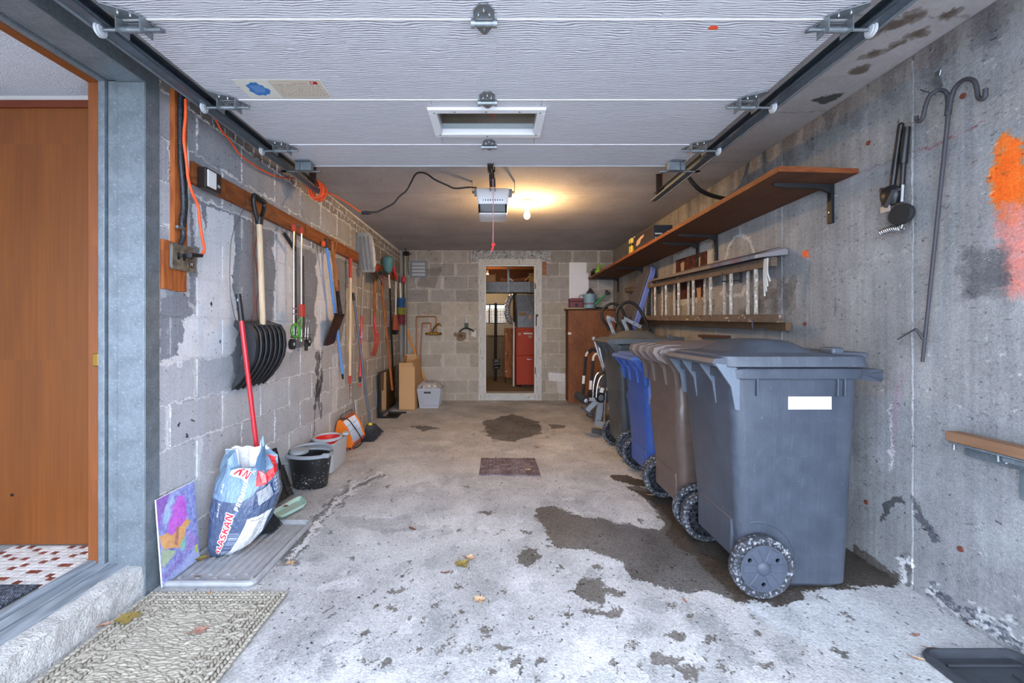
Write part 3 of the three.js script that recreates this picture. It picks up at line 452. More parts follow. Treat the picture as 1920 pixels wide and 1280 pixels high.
// ---------------------------------------------------------------- the sectional door, rolled up under the ceiling, and its tracks
const DY = 2.19, dD = (py) => F * (DY - EYE) / (CY - py);           // the door's underside; a picture row to its depth
{
  const panelTex = dataTex(1024, 512, (u, v) => { const w = fbm(u * 5, v * 10, 50, 3, 201), l = Math.sin((v * 48 + w * 2.6) * 6.283); return 0.5 + 0.45 * l * sstep(0.25, 0.6, fbm(u * 9, v * 48, 432, 2, 207)); }, false);
  mat('door_white', { color: 0xc8c8ce, roughness: 0.34, bumpMap: panelTex, bumpScale: 0.0034 }, 0.55, 'x');
  mat('seam_white', { color: 0xf2f2f4, roughness: 0.3 });
  const ds = [0.62, 1.01, dD(36), dD(187), dD(271), dD(311)], door = new THREE.Group(); door.name = 'door_1'; door.userData.kind = 'structure'; door.userData.label = 'white wood-grained sectional garage door rolled up under the ceiling'; scene.add(door);
  const x0 = -1.275, x1 = 1.195, panels = [];
  const win = { x0: -0.33, x1: 0.238, z0: 2.166, z1: 2.487 };
  for (let i = 1; i < ds.length; i++) {
    const a = ds[i - 1] + 0.0025, b = ds[i] - 0.0025; let g;
    if (i === 4) { const e = 0.028, W = { x0: win.x0 + e, x1: win.x1 - e, a: win.z0 + e, b: win.z1 - e }; g = [rbb(x0, W.x0, DY, DY + 0.04, -b, -a, 0.004), rbb(W.x1, x1, DY, DY + 0.04, -b, -a, 0.004), rbb(W.x0, W.x1, DY, DY + 0.04, -W.a, -a, 0.004), rbb(W.x0, W.x1, DY, DY + 0.04, -b, -W.b, 0.004)]; }
    else g = rbb(x0, x1, DY, DY + 0.04, -b, -a, 0.005, 2);
    panels.push(part('door_panel', g, M.door_white, door));
  }
  for (const i of [1, 2, 3, 4]) part('seam_bead', rod(V(x0 + 0.01, DY + 0.0005, -ds[i]), V(x1 - 0.01, DY + 0.0005, -ds[i]), 0.0028, 0.0028, 10), M.seam_white, door);
  part('edge_strip', rbb(x0, x1, DY - 0.004, DY + 0.042, -ds[5] - 0.006, -ds[5] + 0.004, 0.002), M.grey_light, door);
  // window in the second panel from the inner end
  const wf = part('window_frame', [[win.x0, win.x1, win.z0, win.z0 + 0.042], [win.x0, win.x1, win.z1 - 0.042, win.z1], [win.x0, win.x0 + 0.042, win.z0 + 0.042, win.z1 - 0.042], [win.x1 - 0.042, win.x1, win.z0 + 0.042, win.z1 - 0.042]].map(([a, b, c, d]) => rbb(a, b, DY - 0.012, DY + 0.05, -d, -c, 0.006, 2)), mat('frame_white', { color: 0xe2e2e4, roughness: 0.45 }), door);
  part('pane', bb(win.x0 + 0.04, win.x1 - 0.04, DY + 0.018, DY + 0.0205, -win.z1 + 0.04, -win.z0 - 0.04), mat('pane', { color: 0xe6ecec, roughness: 0.03, transmission: 1, thickness: 0 }), wf);
  parts('screw', [[-0.3, 2.2], [-0.3, 2.45], [0.21, 2.2], [0.21, 2.45], [-0.05, 2.187], [-0.2, 2.187], [0.11, 2.187], [-0.05, 2.467]].map(([x, z]) => rod(V(x, DY - 0.014, -z), V(x, DY - 0.011, -z), 0.005, 0.005, 8)), M.zinc, wf);
  // centre hinges
  const hinge = (x, z, parent) => {
    const y = DY - 0.003, up = [[-0.034, 0.012], [0.034, 0.012], [0.034, 0.05], [0.012, 0.082], [-0.012, 0.082], [-0.034, 0.05]], dn = [[-0.03, -0.012], [0.03, -0.012], [0.03, -0.03], [0.006, -0.07], [-0.006, -0.07], [-0.03, -0.03]];
    const pl = (p) => extr(p, 0.003, 0.0008).rotateX(Math.PI / 2).translate(x, y, -z);
    const h = part('hinge', [pl(up.map(([a, b]) => [a, b])), pl(dn)], M.zinc, parent);
    part('hinge_barrel', [rod(V(x - 0.04, y - 0.012, -z), V(x + 0.04, y - 0.012, -z), 0.0105), rod(V(x - 0.044, y - 0.012, -z), V(x - 0.03, y - 0.012, -z), 0.014), rod(V(x + 0.03, y - 0.012, -z), V(x + 0.044, y - 0.012, -z), 0.014)], M.zinc, h);
    parts('bolt', [[0, 0.05], [0, -0.05], [-0.018, 0.03], [0.018, 0.03]].map(([a, b]) => rod(V(x + a, y - 0.002, -z + b), V(x + a, y - 0.01, -z + b), 0.006, 0.005, 6)), M.chrome, h);
  };
  [36, 187, 271].forEach((py, i) => hinge(-0.042, dD(py), door));
  // edge hinges with rollers that run in the tracks
  const edge = (s, z, last) => {
    const xe = s < 0 ? x0 + 0.015 : x1 - 0.015, xr = s < 0 ? -1.335 : 1.262, y = DY - 0.004, q = s < 0 ? 1 : -1;
    if (last) {
      const b = part('top_bracket', [rbb(xe, xe + q * 0.1, y - 0.052, y, -z + 0.05, -z + 0.09, 0.002), rbb(xe + q * 0.006, xe + q * 0.1, y - 0.003, y, -z + 0.02, -z + 0.12, 0.001), rbb(xe + q * 0.03, xe + q * 0.034, y - 0.052, y, -z + 0.03, -z + 0.11, 0.001)], M.galv, door);
      part('axle', rod(V(xr, y - 0.045, -z + 0.04), V(xe + q * 0.14, y - 0.045, -z + 0.04), 0.0065), M.zinc, b);
      part('roller', rod(V(xr - s * -0.012, y - 0.045, -z + 0.04), V(xr + s * 0.012, y - 0.045, -z + 0.04), 0.022, 0.022, 18), M.white_plastic, b); return;
    }
    const pl = (p) => extr(p.map(([a, b]) => [a * q, b]), 0.003, 0.0008).rotateX(Math.PI / 2).translate(xe, y, -z);
    const h = part('edge_hinge', [pl([[0.0, 0.012], [0.085, 0.012], [0.06, 0.05], [-0.005, 0.09], [-0.018, 0.075]]), pl([[0.0, -0.012], [0.085, -0.012], [0.105, -0.055], [0.095, -0.066], [0.03, -0.04]]),
      rbb(xe - q * 0.002, xe + q * 0.002, y - 0.05, y, -z - 0.03, -z + 0.03, 0.001), rbb(xe + q * 0.078, xe + q * 0.082, y - 0.05, y, -z - 0.03, -z + 0.03, 0.001)], M.zinc, door);
    part('axle', [rod(V(xr, y - 0.032, -z), V(xe + q * 0.13, y - 0.032, -z), 0.006), rod(V(xe, y - 0.032, -z), V(xe + q * 0.085, y - 0.032, -z), 0.011)], M.zinc, h);
    part('roller', [rod(V(xr - 0.004, y - 0.032, -z), V(xr + 0.004, y - 0.032, -z), 0.025, 0.025, 20), rod(V(xr - 0.009, y - 0.032, -z), V(xr + 0.009, y - 0.032, -z), 0.019, 0.019, 20)], M.grey_light, h);
    parts('bolt', [[0.02, 0.045], [0.05, 0.03], [0.075, -0.045]].map(([a, b]) => rod(V(xe + a * q, y - 0.002, -z + b), V(xe + a * q, y - 0.01, -z + b), 0.006, 0.005, 6)), M.chrome, h);
  };
  for (const s of [-1, 1]) { for (const py of [36, 187, 271]) edge(s, dD(py)); edge(s, dD(311), true); }
  // label stuck on the door, and the paint mark
  const lab = canvasTex(512, 128, (c, w, h) => {
    c.fillStyle = '#d3d1c6'; c.fillRect(0, 0, w, h); c.fillStyle = '#cbbfae'; c.fillRect(200, 4, 300, 120); c.strokeStyle = '#9c9282'; c.lineWidth = 2; c.strokeRect(206, 8, 292, 112);
    c.fillStyle = '#2f6fb4'; c.beginPath(); const r = rng(3); for (let i = 0; i < 22; i++) { const a = i / 22 * 6.283, k = 0.78 + 0.4 * r(); c.lineTo(98 + Math.cos(a) * 62 * k, 66 + Math.sin(a) * 46 * k); } c.fill();
    c.fillStyle = 'rgba(220,230,240,0.7)'; for (let i = 0; i < 5; i++) c.fillRect(60 + 6 * r(), 44 + i * 10, 60 + 20 * r(), 2.5);
    c.fillStyle = 'rgba(110,98,86,0.75)'; for (let i = 0; i < 11; i++) for (let x = 216; x < 480; x += 8 + 16 * r()) c.fillRect(x, 16 + i * 8, 6 + 10 * r(), 2.4);
    c.fillStyle = '#b01c20'; c.fillRect(440, 98, 42, 18); c.fillStyle = '#e8e2d8'; c.fillRect(446, 102, 8, 10); c.fillRect(446, 108, 14, 4);
    c.fillStyle = 'rgba(150,60,60,0.7)'; c.fillRect(330, 104, 90, 3);
  });
  const a = onC(460, 152, DY - 0.0015), b = onC(597, 182, DY - 0.0015), g = new THREE.PlaneGeometry(0.37, 0.155).rotateX(Math.PI / 2).translate(-0.925, DY - 0.0012, -2.0);
  const uv = g.attributes.uv; for (let i = 0; i < 4; i++) uv.setY(i, 1 - uv.getY(i));
  const st = part('label_sheet', extr([[-0.185, -0.0775], [0.185, -0.0775], [0.185, 0.0775], [-0.185, 0.0775]], 0.0008).rotateX(Math.PI / 2).translate(-0.925, DY - 0.0002, -2.0), mat('label_paper', { color: 0xd3d1c6, roughness: 0.6 }), panels[2], 'faded paper label with a blue blot and lines of small print');
  part('label_print', g, mat('label_print', { map: lab, roughness: 0.6 }), panels[2], 'printed face of the label');
  const o = onC(1338, 52, DY - 0.001), pts = [[-0.018, -0.004], [-0.008, -0.011], [0.012, -0.012], [0.018, -0.004], [0.01, 0.008], [-0.012, 0.009]];
  part('paint_mark', extr(pts, 0.0006).rotateX(Math.PI / 2).translate(o.x, DY - 0.0001, o.z), mat('paint_orange', { color: 0xe8542c, roughness: 0.7 }), panels[2], 'small orange paint mark');
}
// tracks: open steel channels carried by hangers from the ceiling
{
  mat('track', { map: T.galv, color: 0x9aa2a8, metalness: 0.6, roughness: 0.45 }, 0.35);
  for (const [s, x, y, end, label] of [[-1, -1.36, 2.163, 3.46, 'galvanized steel door track along the block wall'], [1, 1.293, 2.163, 3.70, 'galvanized steel door track on the shelf side']]) {
    const t = thing('door_track', label, 'door track', V(x, y, -end)), q = s < 0 ? 1 : -1;
    part('channel', [rbb(x, x + q * 0.0025, y, y + 0.062, -end, -0.56, 0.001), rbb(x, x + q * 0.05, y, y + 0.0025, -end, -0.56, 0.001), rbb(x + q * 0.0475, x + q * 0.05, y, y + 0.013, -end, -0.56, 0.001), rbb(x, x + q * 0.03, y + 0.06, y + 0.0625, -end, -0.56, 0.001)], M.track, t);
    part('lip', tube([V(x + q * 0.001, y - 0.001, -end), V(x + q * 0.001, y - 0.001, -0.56)], 0.0055, 2, 8), M.galv, t);
    part('rail_angle', [rbb(x - q * 0.003, x, y + 0.002, y + 0.075, -end - 0.04, -0.56, 0.001), rbb(x - q * 0.034, x, y + 0.073, y + 0.0755, -end - 0.04, -0.56, 0.001)], M.galv_dark, t);
    const hx = x - q * -0.01; part('hanger', [rbb(hx + q * 0.0, hx + q * 0.038, y + 0.0, HC, -end + 0.12, -end + 0.123, 0.001), rbb(hx, hx + q * 0.003, y, HC, -end + 0.12, -end + 0.16, 0.001)], mat('hanger_rust', { color: 0x4a3630, roughness: 0.8, metalness: 0.3 }), t);
    parts('bolt', [0.05, 0.24, 1.3, 2.2].map((k) => rod(V(x + q * 0.002, y + 0.04, -end + k), V(x + q * 0.012, y + 0.04, -end + k), 0.007, 0.006, 6)), M.zinc, t);
  }
}
// opener
{
  const z = -3.66, X = -0.03, t = thing('garage_opener', 'white and black motor unit of the door opener hanging from the ceiling', 'garage opener', V(X, 2.05, z));
  const R = (z0, x, y, w) => [V(X - w / 2, y, z0)];
  const sec = (y, hw, zf) => rr(X - hw, X + hw, z - 0.30, z + zf, 0.02, y, 3);
  part('housing', loft([sec(2.135, 0.118, -0.005), sec(2.15, 0.122, 0.005), sec(2.2, 0.128, 0.0), sec(2.24, 0.134, -0.012), sec(2.262, 0.136, -0.02), sec(2.268, 0.13, -0.03)]), mat('opener_white', { color: 0xe8eaec, roughness: 0.4 }), t);
  part('lens', loft([sec(2.07, 0.112, -0.03), sec(2.076, 0.116, -0.02), sec(2.134, 0.117, -0.008)]), mat('opener_black', { color: 0x101012, roughness: 0.25 }), t);
  part('base_tray', loft([sec(2.058, 0.108, -0.04), sec(2.062, 0.113, -0.03), sec(2.072, 0.113, -0.03)]), M.opener_white, t);
  parts('vent_slot', Array.from({ length: 9 }, (_, i) => { const x = X - 0.076 + i * 0.019; return rb(0.007, 0.009 + 0.009 * (1 - Math.abs(i - 4) / 4.5), 0.006, 0.002, x, 2.163, z + 0.003, 1); }), M.black_plastic, t);
  parts('strap', [rbb(X - 0.17, X - 0.128, 2.255, 2.26, z - 0.14, z - 0.08, 0.001), rbb(X - 0.17, X - 0.166, 2.255, HC, z - 0.14, z - 0.08, 0.001), rbb(X + 0.128, X + 0.18, 2.255, 2.26, z - 0.14, z - 0.08, 0.001), rbb(X + 0.176, X + 0.18, 2.255, HC, z - 0.14, z - 0.08, 0.001), rbb(X + 0.12, X + 0.155, 2.2, 2.262, z - 0.06, z - 0.03, 0.002), rbb(X - 0.15, X - 0.12, 2.21, 2.262, z - 0.06, z - 0.03, 0.002)], M.zinc, t);
  part('rail', [rbb(X - 0.024, X - 0.020, 2.235, 2.275, -3.68, -2.85, 0.001), rbb(X + 0.018, X + 0.022, 2.235, 2.275, -3.68, -2.85, 0.001), rbb(X - 0.024, X + 0.022, 2.272, 2.276, -3.68, -2.85, 0.001)], M.steel_black, t);
  const arm = part('door_arm', [rbb(X - 0.028, X + 0.012, 2.175, 2.185, -2.99, -2.90, 0.002), rbb(X - 0.028, X - 0.02, 2.18, 2.25, -3.05, -2.92, 0.001), bar(V(X - 0.004, 2.18, -2.96), V(X, 2.235, -3.22), 0.03, 0.005, V(1, 0, 0)), rbb(X - 0.016, X + 0.02, 2.20, 2.24, -3.25, -3.1, 0.004)], M.steel_black, t);
  parts('bolt', [rod(V(X - 0.05, 2.2, -2.96), V(X + 0.02, 2.2, -2.96), 0.006), rod(V(X - 0.03, 2.215, -3.18), V(X + 0.03, 2.215, -3.18), 0.006), rod(V(X - 0.062, 2.2, -2.96), V(X - 0.048, 2.2, -2.96), 0.011, 0.011, 6)], M.zinc, arm);
  const c = thing('release_cord', 'thin pale pink release cord with a red handle hanging from the opener rail', 'pull cord', V(-0.025, 1.7, -3.3)), cx = -0.026;
  part('cord', [tube([V(cx, 2.225, -3.3), V(cx + 0.003, 2.0, -3.3), V(cx, 1.73, -3.3)], 0.0035, 20, 6), tube([V(cx + 0.003, 1.73, -3.3), V(cx - 0.008, 1.7, -3.298), V(cx - 0.022, 1.683, -3.3)], 0.0035, 10, 6)], mat('cord_pink', { color: 0xd88f96, roughness: 0.7 }), c);
  part('handle', [rb(0.03, 0.02, 0.018, 0.005, cx + 0.003, 1.745, -3.3), rb(0.014, 0.045, 0.018, 0.005, cx, 1.733, -3.3), rb(0.018, 0.014, 0.016, 0.004, cx - 0.006, 1.712, -3.3)], M.red_bright, c);
  const lv = part('cord_knot', ball(0.006, cx, 2.222, -3.3), M.cord_pink, c);
}
// ceiling lamp
{
  const p = V(0.288, HC, -4.34), t = thing('ceiling_lamp', 'lit bare bulb in a round porcelain holder on the ceiling', 'lamp', p.clone().setY(2.17));
  part('lamp_holder', lathe([[0, HC], [0.058, HC], [0.06, HC - 0.012], [0.05, HC - 0.02], [0.03, HC - 0.035], [0.024, HC - 0.055], [0.022, HC - 0.07], [0, HC - 0.07]], 24).translate(p.x, 0, p.z), mat('porcelain', { color: 0xc8bcae, roughness: 0.4 }), t);
  parts('screw', [rod(V(p.x - 0.045, HC - 0.02, p.z + 0.01), V(p.x - 0.045, HC - 0.026, p.z + 0.01), 0.005, 0.005, 8), rod(V(p.x + 0.045, HC - 0.02, p.z + 0.01), V(p.x + 0.045, HC - 0.026, p.z + 0.01), 0.005, 0.005, 8)], M.brass, t);
  part('bulb', lathe([[0, HC - 0.175], [0.014, HC - 0.172], [0.026, HC - 0.16], [0.03, HC - 0.143], [0.028, HC - 0.126], [0.02, HC - 0.106], [0.014, HC - 0.092], [0.0135, HC - 0.068]], 20).translate(p.x, 0, p.z), M.glow_bulb, t);
  const L = new THREE.PointLight(new THREE.Color(1, 0.6, 0.25), BULB); L.position.set(0, HC - 0.14 - 2.17, 0); L.shadow.radius = 1.5; L.castShadow = true; t.add(L);
}
// cords under the ceiling
{
  const d = 3.5, P = (x, y, dd = d) => at(x, y, dd);
  const c = thing('power_cord', 'black power cord sagging from the opener to an orange cord', 'cord', P(690, 399));
  part('cord', tube([P(893, 352, 3.64), P(886, 351.5, 3.6), P(878, 351), P(853, 353), P(838, 347), P(816, 337), P(800, 326), P(787, 323.5), P(778, 328), P(770, 343), P(762, 357), P(748, 369), P(738, 381), P(722, 390), P(708, 397)], 0.0062, 90, 8), M.cord_black, c);
  part('plug', [rod(P(678, 399), P(694, 399), 0.012, 0.013, 12), rod(P(690, 399), P(710, 397), 0.0095, 0.006, 12), rb(0.03, 0.022, 0.016, 0.004, P(686, 398.5).x, P(686, 398.5).y, -d + 0.004)], M.black_plastic, c);
  const o = thing('extension_lead', 'orange extension cord strung along the block wall and coiled round the track end', 'cord', P(600, 355));
  part('cord', tube([P(679, 398.5), P(668, 392), P(655, 383), P(640, 374), P(622, 364), P(608, 359, 3.55), at(602, 357, 3.48)], 0.0055, 50, 8), M.orange_cord, o);
  const pts = []; for (let i = 0; i <= 84; i++) { const a = i / 12 * 6.283, k = i / 84; pts.push(V(-1.335 + 0.045 * Math.cos(a) + 0.012 * Math.sin(a * 0.37), 2.165 + 0.062 * Math.sin(a), -3.36 - 0.11 * k + 0.01 * Math.cos(a * 0.7))); }
  part('coil', tube(pts, 0.006, 320, 6), M.orange_cord, o);
  const w = [[556, 334], [548, 334], [530, 333], [508, 327], [480, 312], [450, 290], [430, 262], [415, 245], [405, 225], [395, 216]].map(([x, y]) => onL(x, y, 0.04)); w.unshift(V(-1.37, 2.15, -3.42));
  part('cord_on_wall', tube(w, 0.005, 80, 6), M.orange_cord, o);
  const e = thing('plug_cord', 'orange cord hanging down to the wall outlet box', 'cord', onL(382, 480, 0.08));
  part('cord', tube([[348, 186], [348, 215], [345, 260], [350, 305], [353, 335], [360, 360], [371, 385], [374, 410], [378, 440], [383, 465], [380, 476], [376, 480]].map(([x, y]) => onL(x, y, 0.085)), 0.0065, 80, 8), M.orange_cord, e);
  part('plug', rod(onL(355, 478, 0.088), onL(378, 479, 0.088), 0.013, 0.009, 12), M.black_plastic, e);
  const h = thing('black_hose', 'thick black hose looping from the right track end to the shelf', 'hose', at(1365, 372, 3.7));
  part('hose', tube([at(1290, 331, 3.55), at(1300, 344, 3.55), at(1314, 357, 3.56), at(1333, 366, 3.6), at(1352, 371, 3.64), at(1364, 372.5, 3.68), at(1372, 370, 3.75)], 0.016, 40, 10), M.cord_black, h);
}
// ---------------------------------------------------------------- wheeled bins along the right wall
{
  const scratch = (base, seed, dusty) => paintTex(512, 512, (c, w, h) => {
    c.fillStyle = rgb(base); c.fillRect(0, 0, w, h); const r = rng(seed);
    for (let i = 0; i < 60; i++) { c.strokeStyle = `rgba(${base.map((q) => Math.min(255, q + 60)).join(',')},${0.15 + 0.3 * r()})`; c.lineWidth = 0.6 + r(); c.beginPath(); const x = r() * w, y = r() * h, a = (r() - 0.5) * 1.2 + (r() < 0.6 ? 1.57 : 0.3), L = 6 + 60 * r() * r(); c.moveTo(x, y); c.lineTo(x + Math.cos(a) * L, y + Math.sin(a) * L); c.stroke(); }
    for (let i = 0; i < 240 * dusty; i++) { c.fillStyle = `rgba(206,206,210,${0.1 + 0.35 * r() * r()})`; c.beginPath(); c.arc(r() * w, r() * h, 0.5 + 1.8 * r() * r(), 0, 7); c.fill(); }
  }, { disp: 2, cell: 8, grain: 6, tone: 9, toneCell: 50, streak: 4, seed });
  const rubberTex = paintTex(256, 256, (c, w, h) => { c.fillStyle = 'rgb(48,51,57)'; c.fillRect(0, 0, w, h); const r = rng(9); for (let i = 0; i < 420; i++) { c.fillStyle = `rgba(176,178,184,${0.2 + 0.6 * r()})`; c.beginPath(); c.ellipse(r() * w, r() * h, 2 + 5 * r(), 2 + 5 * r(), 0, 0, 7); c.fill(); } }, { disp: 5, cell: 6, grain: 14, seed: 4 });
  mat('tyre_salted', { map: rubberTex, roughness: 0.9 }, 0.25); mat('hub_blue_black', { map: T.dirtyplastic, color: 0x505868, roughness: 0.5 }, 0.3); mat('hub_black', { map: T.dirtyplastic, color: 0x40444c, roughness: 0.5 }, 0.3);
  const wheel = (parent, x, y, z, s, webbed, R = 0.133) => {          // s: the side that shows the hub's face
    const t = part('tyre', lathe([[R - 0.034, -0.024], [R - 0.012, -0.027], [R - 0.003, -0.02], [R, 0], [R - 0.003, 0.02], [R - 0.012, 0.027], [R - 0.034, 0.024], [R - 0.034, -0.024]], 44).rotateX(Math.PI / 2).translate(x, y, z), M.tyre_salted, parent);
    if (!webbed) {
      const hubm = M.hub_blue_black;
      const sh = new THREE.Shape(); sh.absarc(0, 0, R - 0.032, 0, Math.PI * 2); for (let k = 0; k < 3; k++) { const a = k * 2.094 + 0.52; sh.holes.push(hole(0.068 * Math.cos(a), 0.068 * Math.sin(a), 0.011)); }
      const h = part('hub', extr(sh, 0.012, 0.002, [], 22).translate(x, y, z + s * 0.016 - 0.006), hubm, t);
      part('hub_back', extr((() => { const q = new THREE.Shape(); q.absarc(0, 0, R - 0.033, 0, Math.PI * 2); return q; })(), 0.01, 0, [], 22).translate(x, y, z - s * 0.012 - 0.005), M.black_plastic, t);
      for (let k = 0; k < 6; k++) { const a = k * Math.PI / 3; part('spoke', extr([[0.03, -0.011], [0.086, -0.017], [0.086, 0.017], [0.03, 0.011]], 0.007, 0.003).rotateZ(a).translate(x, y, z + s * 0.02 - 0.002), hubm, t); }
      part('hub_cap', lathe([[0, 0.012], [0.014, 0.012], [0.026, 0.006], [0.03, 0]], 18).rotateX(s * Math.PI / 2).translate(x, y, z + s * 0.024), hubm, t);
    } else {
      const g = rod(V(x, y, z - s * 0.02), V(x, y, z + s * 0.03), 0.024, 0.024, 16), rg = [lathe([[R - 0.036, -0.02], [R - 0.028, -0.02], [R - 0.028, 0.022], [R - 0.036, 0.022], [R - 0.036, -0.02]], 36).rotateX(Math.PI / 2).translate(x, y, z), lathe([[0.06, -0.02], [0.064, -0.02], [0.064, 0.016], [0.06, 0.016], [0.06, -0.02]], 28).rotateX(Math.PI / 2).translate(x, y, z)];
      part('hub', g, M.hub_black, t); parts('hub_ring', rg, M.hub_black, t);
      for (let k = 0; k < 12; k++) { const a = k * Math.PI / 6, c = Math.cos(a), q = Math.sin(a), c2 = Math.cos(a + 0.3), q2 = Math.sin(a + 0.3), r1 = 0.022, r2 = 0.062, r3 = R - 0.034; part('rib', [bar(V(x + c * r1, y + q * r1, z), V(x + c * r2, y + q * r2, z), 0.004, 0.034), bar(V(x + c * r2, y + q * r2, z), V(x + c2 * r3, y + q2 * r3, z), 0.004, 0.038), bar(V(x + c2 * r2, y + q2 * r2, z), V(x + c * r3, y + q * r3, z), 0.004, 0.03)], M.hub_black, t); }
      part('web_disc', rod(V(x, y, z - s * 0.016), V(x, y, z - s * 0.02), R - 0.03, R - 0.03, 28), M.hub_black, t);
    }
  };
  const bin = (label, X, D, body, lidm, { H = 0.98, step = 0, domed = true, sticker = false, lidH = 0.11, hookLid = false, L = 0.55, half = 0.28, finm = body, lean = 0 } = {}) => {
    const b = thing('wheeled_bin', label, 'bin', V(X + 0.28, 0, -D), 'wheeled bins along the concrete wall'), x = (q) => X + q, z = (q) => -D + q;
    const sec = (y, xr, xf, hw, r = 0.05) => rr(x(xr), x(xf), z(-hw), z(hw), r, y, 5);
    const k = H / 0.98, hw = (y) => 0.205 + (half - 0.205 - 0.012) * (y / (0.95 * k)), xr = (y) => 0.075 - 0.075 * (y / (0.95 * k)), xf = (y) => L - 0.005 + 0.005 * (y / (0.95 * k));
    const rings = [sec(0.012, 0.19, xf(0) - 0.02, hw(0) - 0.015), sec(0.03, 0.18, xf(0), hw(0.03)), sec(0.19 * k, 0.17, xf(0.19), hw(0.19)), sec(0.205 * k, xr(0.2), xf(0.2), hw(0.2))];
    for (const y of [0.3, 0.45, 0.56].map((q) => q * k)) rings.push(sec(y, xr(y), xf(y), hw(y)));
    if (step) rings.push(sec(0.66 * k, xr(0.66), xf(0.66), hw(0.66)), sec(0.7 * k, xr(0.7) + step, xf(0.7) - step, hw(0.7) - step)); else rings.push(sec(0.7 * k, xr(0.7 * k), xf(0.7 * k), hw(0.7 * k)));
    rings.push(sec(0.94 * k, xr(0.94 * k) + step * 0.7, xf(0.94 * k) - step * 0.7, hw(0.94 * k) - step * 0.7));
    const bd = part('body', loft(rings, { crease: 0.5 }), body, b);
    part('wheel_skirt', [rbb(x(0.045), x(0.16), 0.13 * k, 0.3 * k, z(-0.17), z(0.17), 0.012, 2)], body, bd);
    for (const s of [-1, 1]) part('wheel_arch', (() => { const g = new THREE.TorusGeometry(0.17, 0.006, 6, 24, Math.PI * 0.55).rotateZ(0.02).translate(0, 0, 0); const p = g.attributes.position; for (let i = 0; i < p.count; i++) { const yy = p.getY(i) + 0.135; p.setXYZ(i, x(0.13) + p.getX(i), yy, z(s * (hw(yy) + p.getZ(i) * 0.6 - 0.001))); } g.computeVertexNormals(); return g; })(), body, bd);
    const rim = part('rim', loft([sec(0.93 * k, -0.012, L + 0.012, half - 0.006, 0.055), sec(0.935 * k, -0.018, L + 0.02, half, 0.06), sec(0.972 * k, -0.018, L + 0.03, half + 0.004, 0.06), sec(0.978 * k, -0.012, L + 0.025, half, 0.06)], { crease: 0.5 }), body, b);
    part('front_lip', [loft([[V(x(L - 0.16), 0.945 * k, z(-half)), V(x(L + 0.09), 0.918 * k, z(-half + 0.02)), V(x(L + 0.115), 0.93 * k, z(-half + 0.04)), V(x(L + 0.115), 0.955 * k, z(-half + 0.04)), V(x(L + 0.10), 0.972 * k, z(-half + 0.02)), V(x(L - 0.16), 0.974 * k, z(-half))].reverse(), [V(x(L - 0.16), 0.945 * k, z(half)), V(x(L + 0.09), 0.918 * k, z(half - 0.02)), V(x(L + 0.115), 0.93 * k, z(half - 0.04)), V(x(L + 0.115), 0.955 * k, z(half - 0.04)), V(x(L + 0.10), 0.972 * k, z(half - 0.02)), V(x(L - 0.16), 0.974 * k, z(half))].reverse()], { crease: 0.3 })], body, rim);
    for (const s of [-1, 1]) for (const q of [0.1, 0.44, 0.47]) part('stiffener', rbb(x(q), x(q + 0.008), 0.86 * k, 0.935 * k, z(s * half - 0.03 * (s > 0)), z(s * half + 0.03 * (s < 0)), 0.003), body, rim);
    // handle bar at the rear with hanging fins
    const hb = part('handle', [loft([0, 1].map((e) => [[-0.085, 1.0], [-0.075, 1.018], [-0.04, 1.022], [-0.02, 1.01], [-0.03, 0.99], [-0.07, 0.985]].map(([a, y]) => V(x(a), y * k, z(e ? half - 0.01 : -half + 0.01)))), { crease: 0.6 })], lidm, b);
    for (const q of [-half + 0.012, -0.1, 0.1, half - 0.012]) part('fin', extr([[-0.075, 1.0 * k], [0.0, 0.99 * k], [0.03, 0.97 * k], [0.03, 0.80 * k], [0.012, 0.805 * k], [-0.005, 0.9 * k]], 0.008, 0.0015).translate(X, 0, z(q) - 0.004), finm, hb);
    // lid
    const y0 = 0.983 * k, lr = [sec(y0, -0.045, L + 0.04, half + 0.006, 0.06), sec(y0 + 0.004, -0.05, L + 0.045, half + 0.01, 0.065), sec(y0 + 0.045, -0.05, L + 0.03, half + 0.004, 0.065), sec(y0 + 0.052, -0.04, L + 0.0, half - 0.02, 0.07)];
    if (domed) lr.push(sec(y0 + 0.058, 0.05, L - 0.13, half - 0.06, 0.08), sec(y0 + 0.098, 0.115, L - 0.19, half - 0.115, 0.08), sec(y0 + lidH - 0.008, 0.15, L - 0.22, half - 0.145, 0.07), sec(y0 + lidH - 0.004, 0.2, L - 0.27, half - 0.19, 0.05));
    else lr.push(sec(y0 + lidH * 0.72, 0.05, L - 0.08, half - 0.08, 0.1), sec(y0 + lidH * 0.8, 0.2, L - 0.2, half - 0.2, 0.05));
    const ld = part('lid', loft(lr, { crease: 0.45 }), lidm, b);
    part('lid_grip', [rbb(x(L - 0.09), x(L + 0.045), y0 + 0.034, y0 + 0.062, z(-half + 0.03), z(half - 0.03), 0.01, 2), rbb(x(L - 0.11), x(L - 0.055), y0 + 0.05, y0 + 0.082, z(half - 0.12), z(half - 0.03), 0.012, 2)], lidm, ld);
    if (hookLid) for (const q of [-0.2, -0.06, 0.08, 0.2]) part('lid_hinge', loft([0, 1].map((e) => [[-0.11, 1.0], [-0.1, 1.03], [-0.03, 1.045], [0.05, 1.045], [0.05, 0.985], [0.02, 0.93], [-0.03, 0.935], [-0.08, 0.96]].map(([a, y]) => V(x(a), y * k, z(q + e * 0.07 - 0.035)))), { crease: 0.6 }), lidm, ld);
    part('axle', rod(V(x(0.128), 0.135, z(-half + 0.03)), V(x(0.128), 0.135, z(half - 0.03)), 0.011, 0.011, 10), M.steel_black, b);
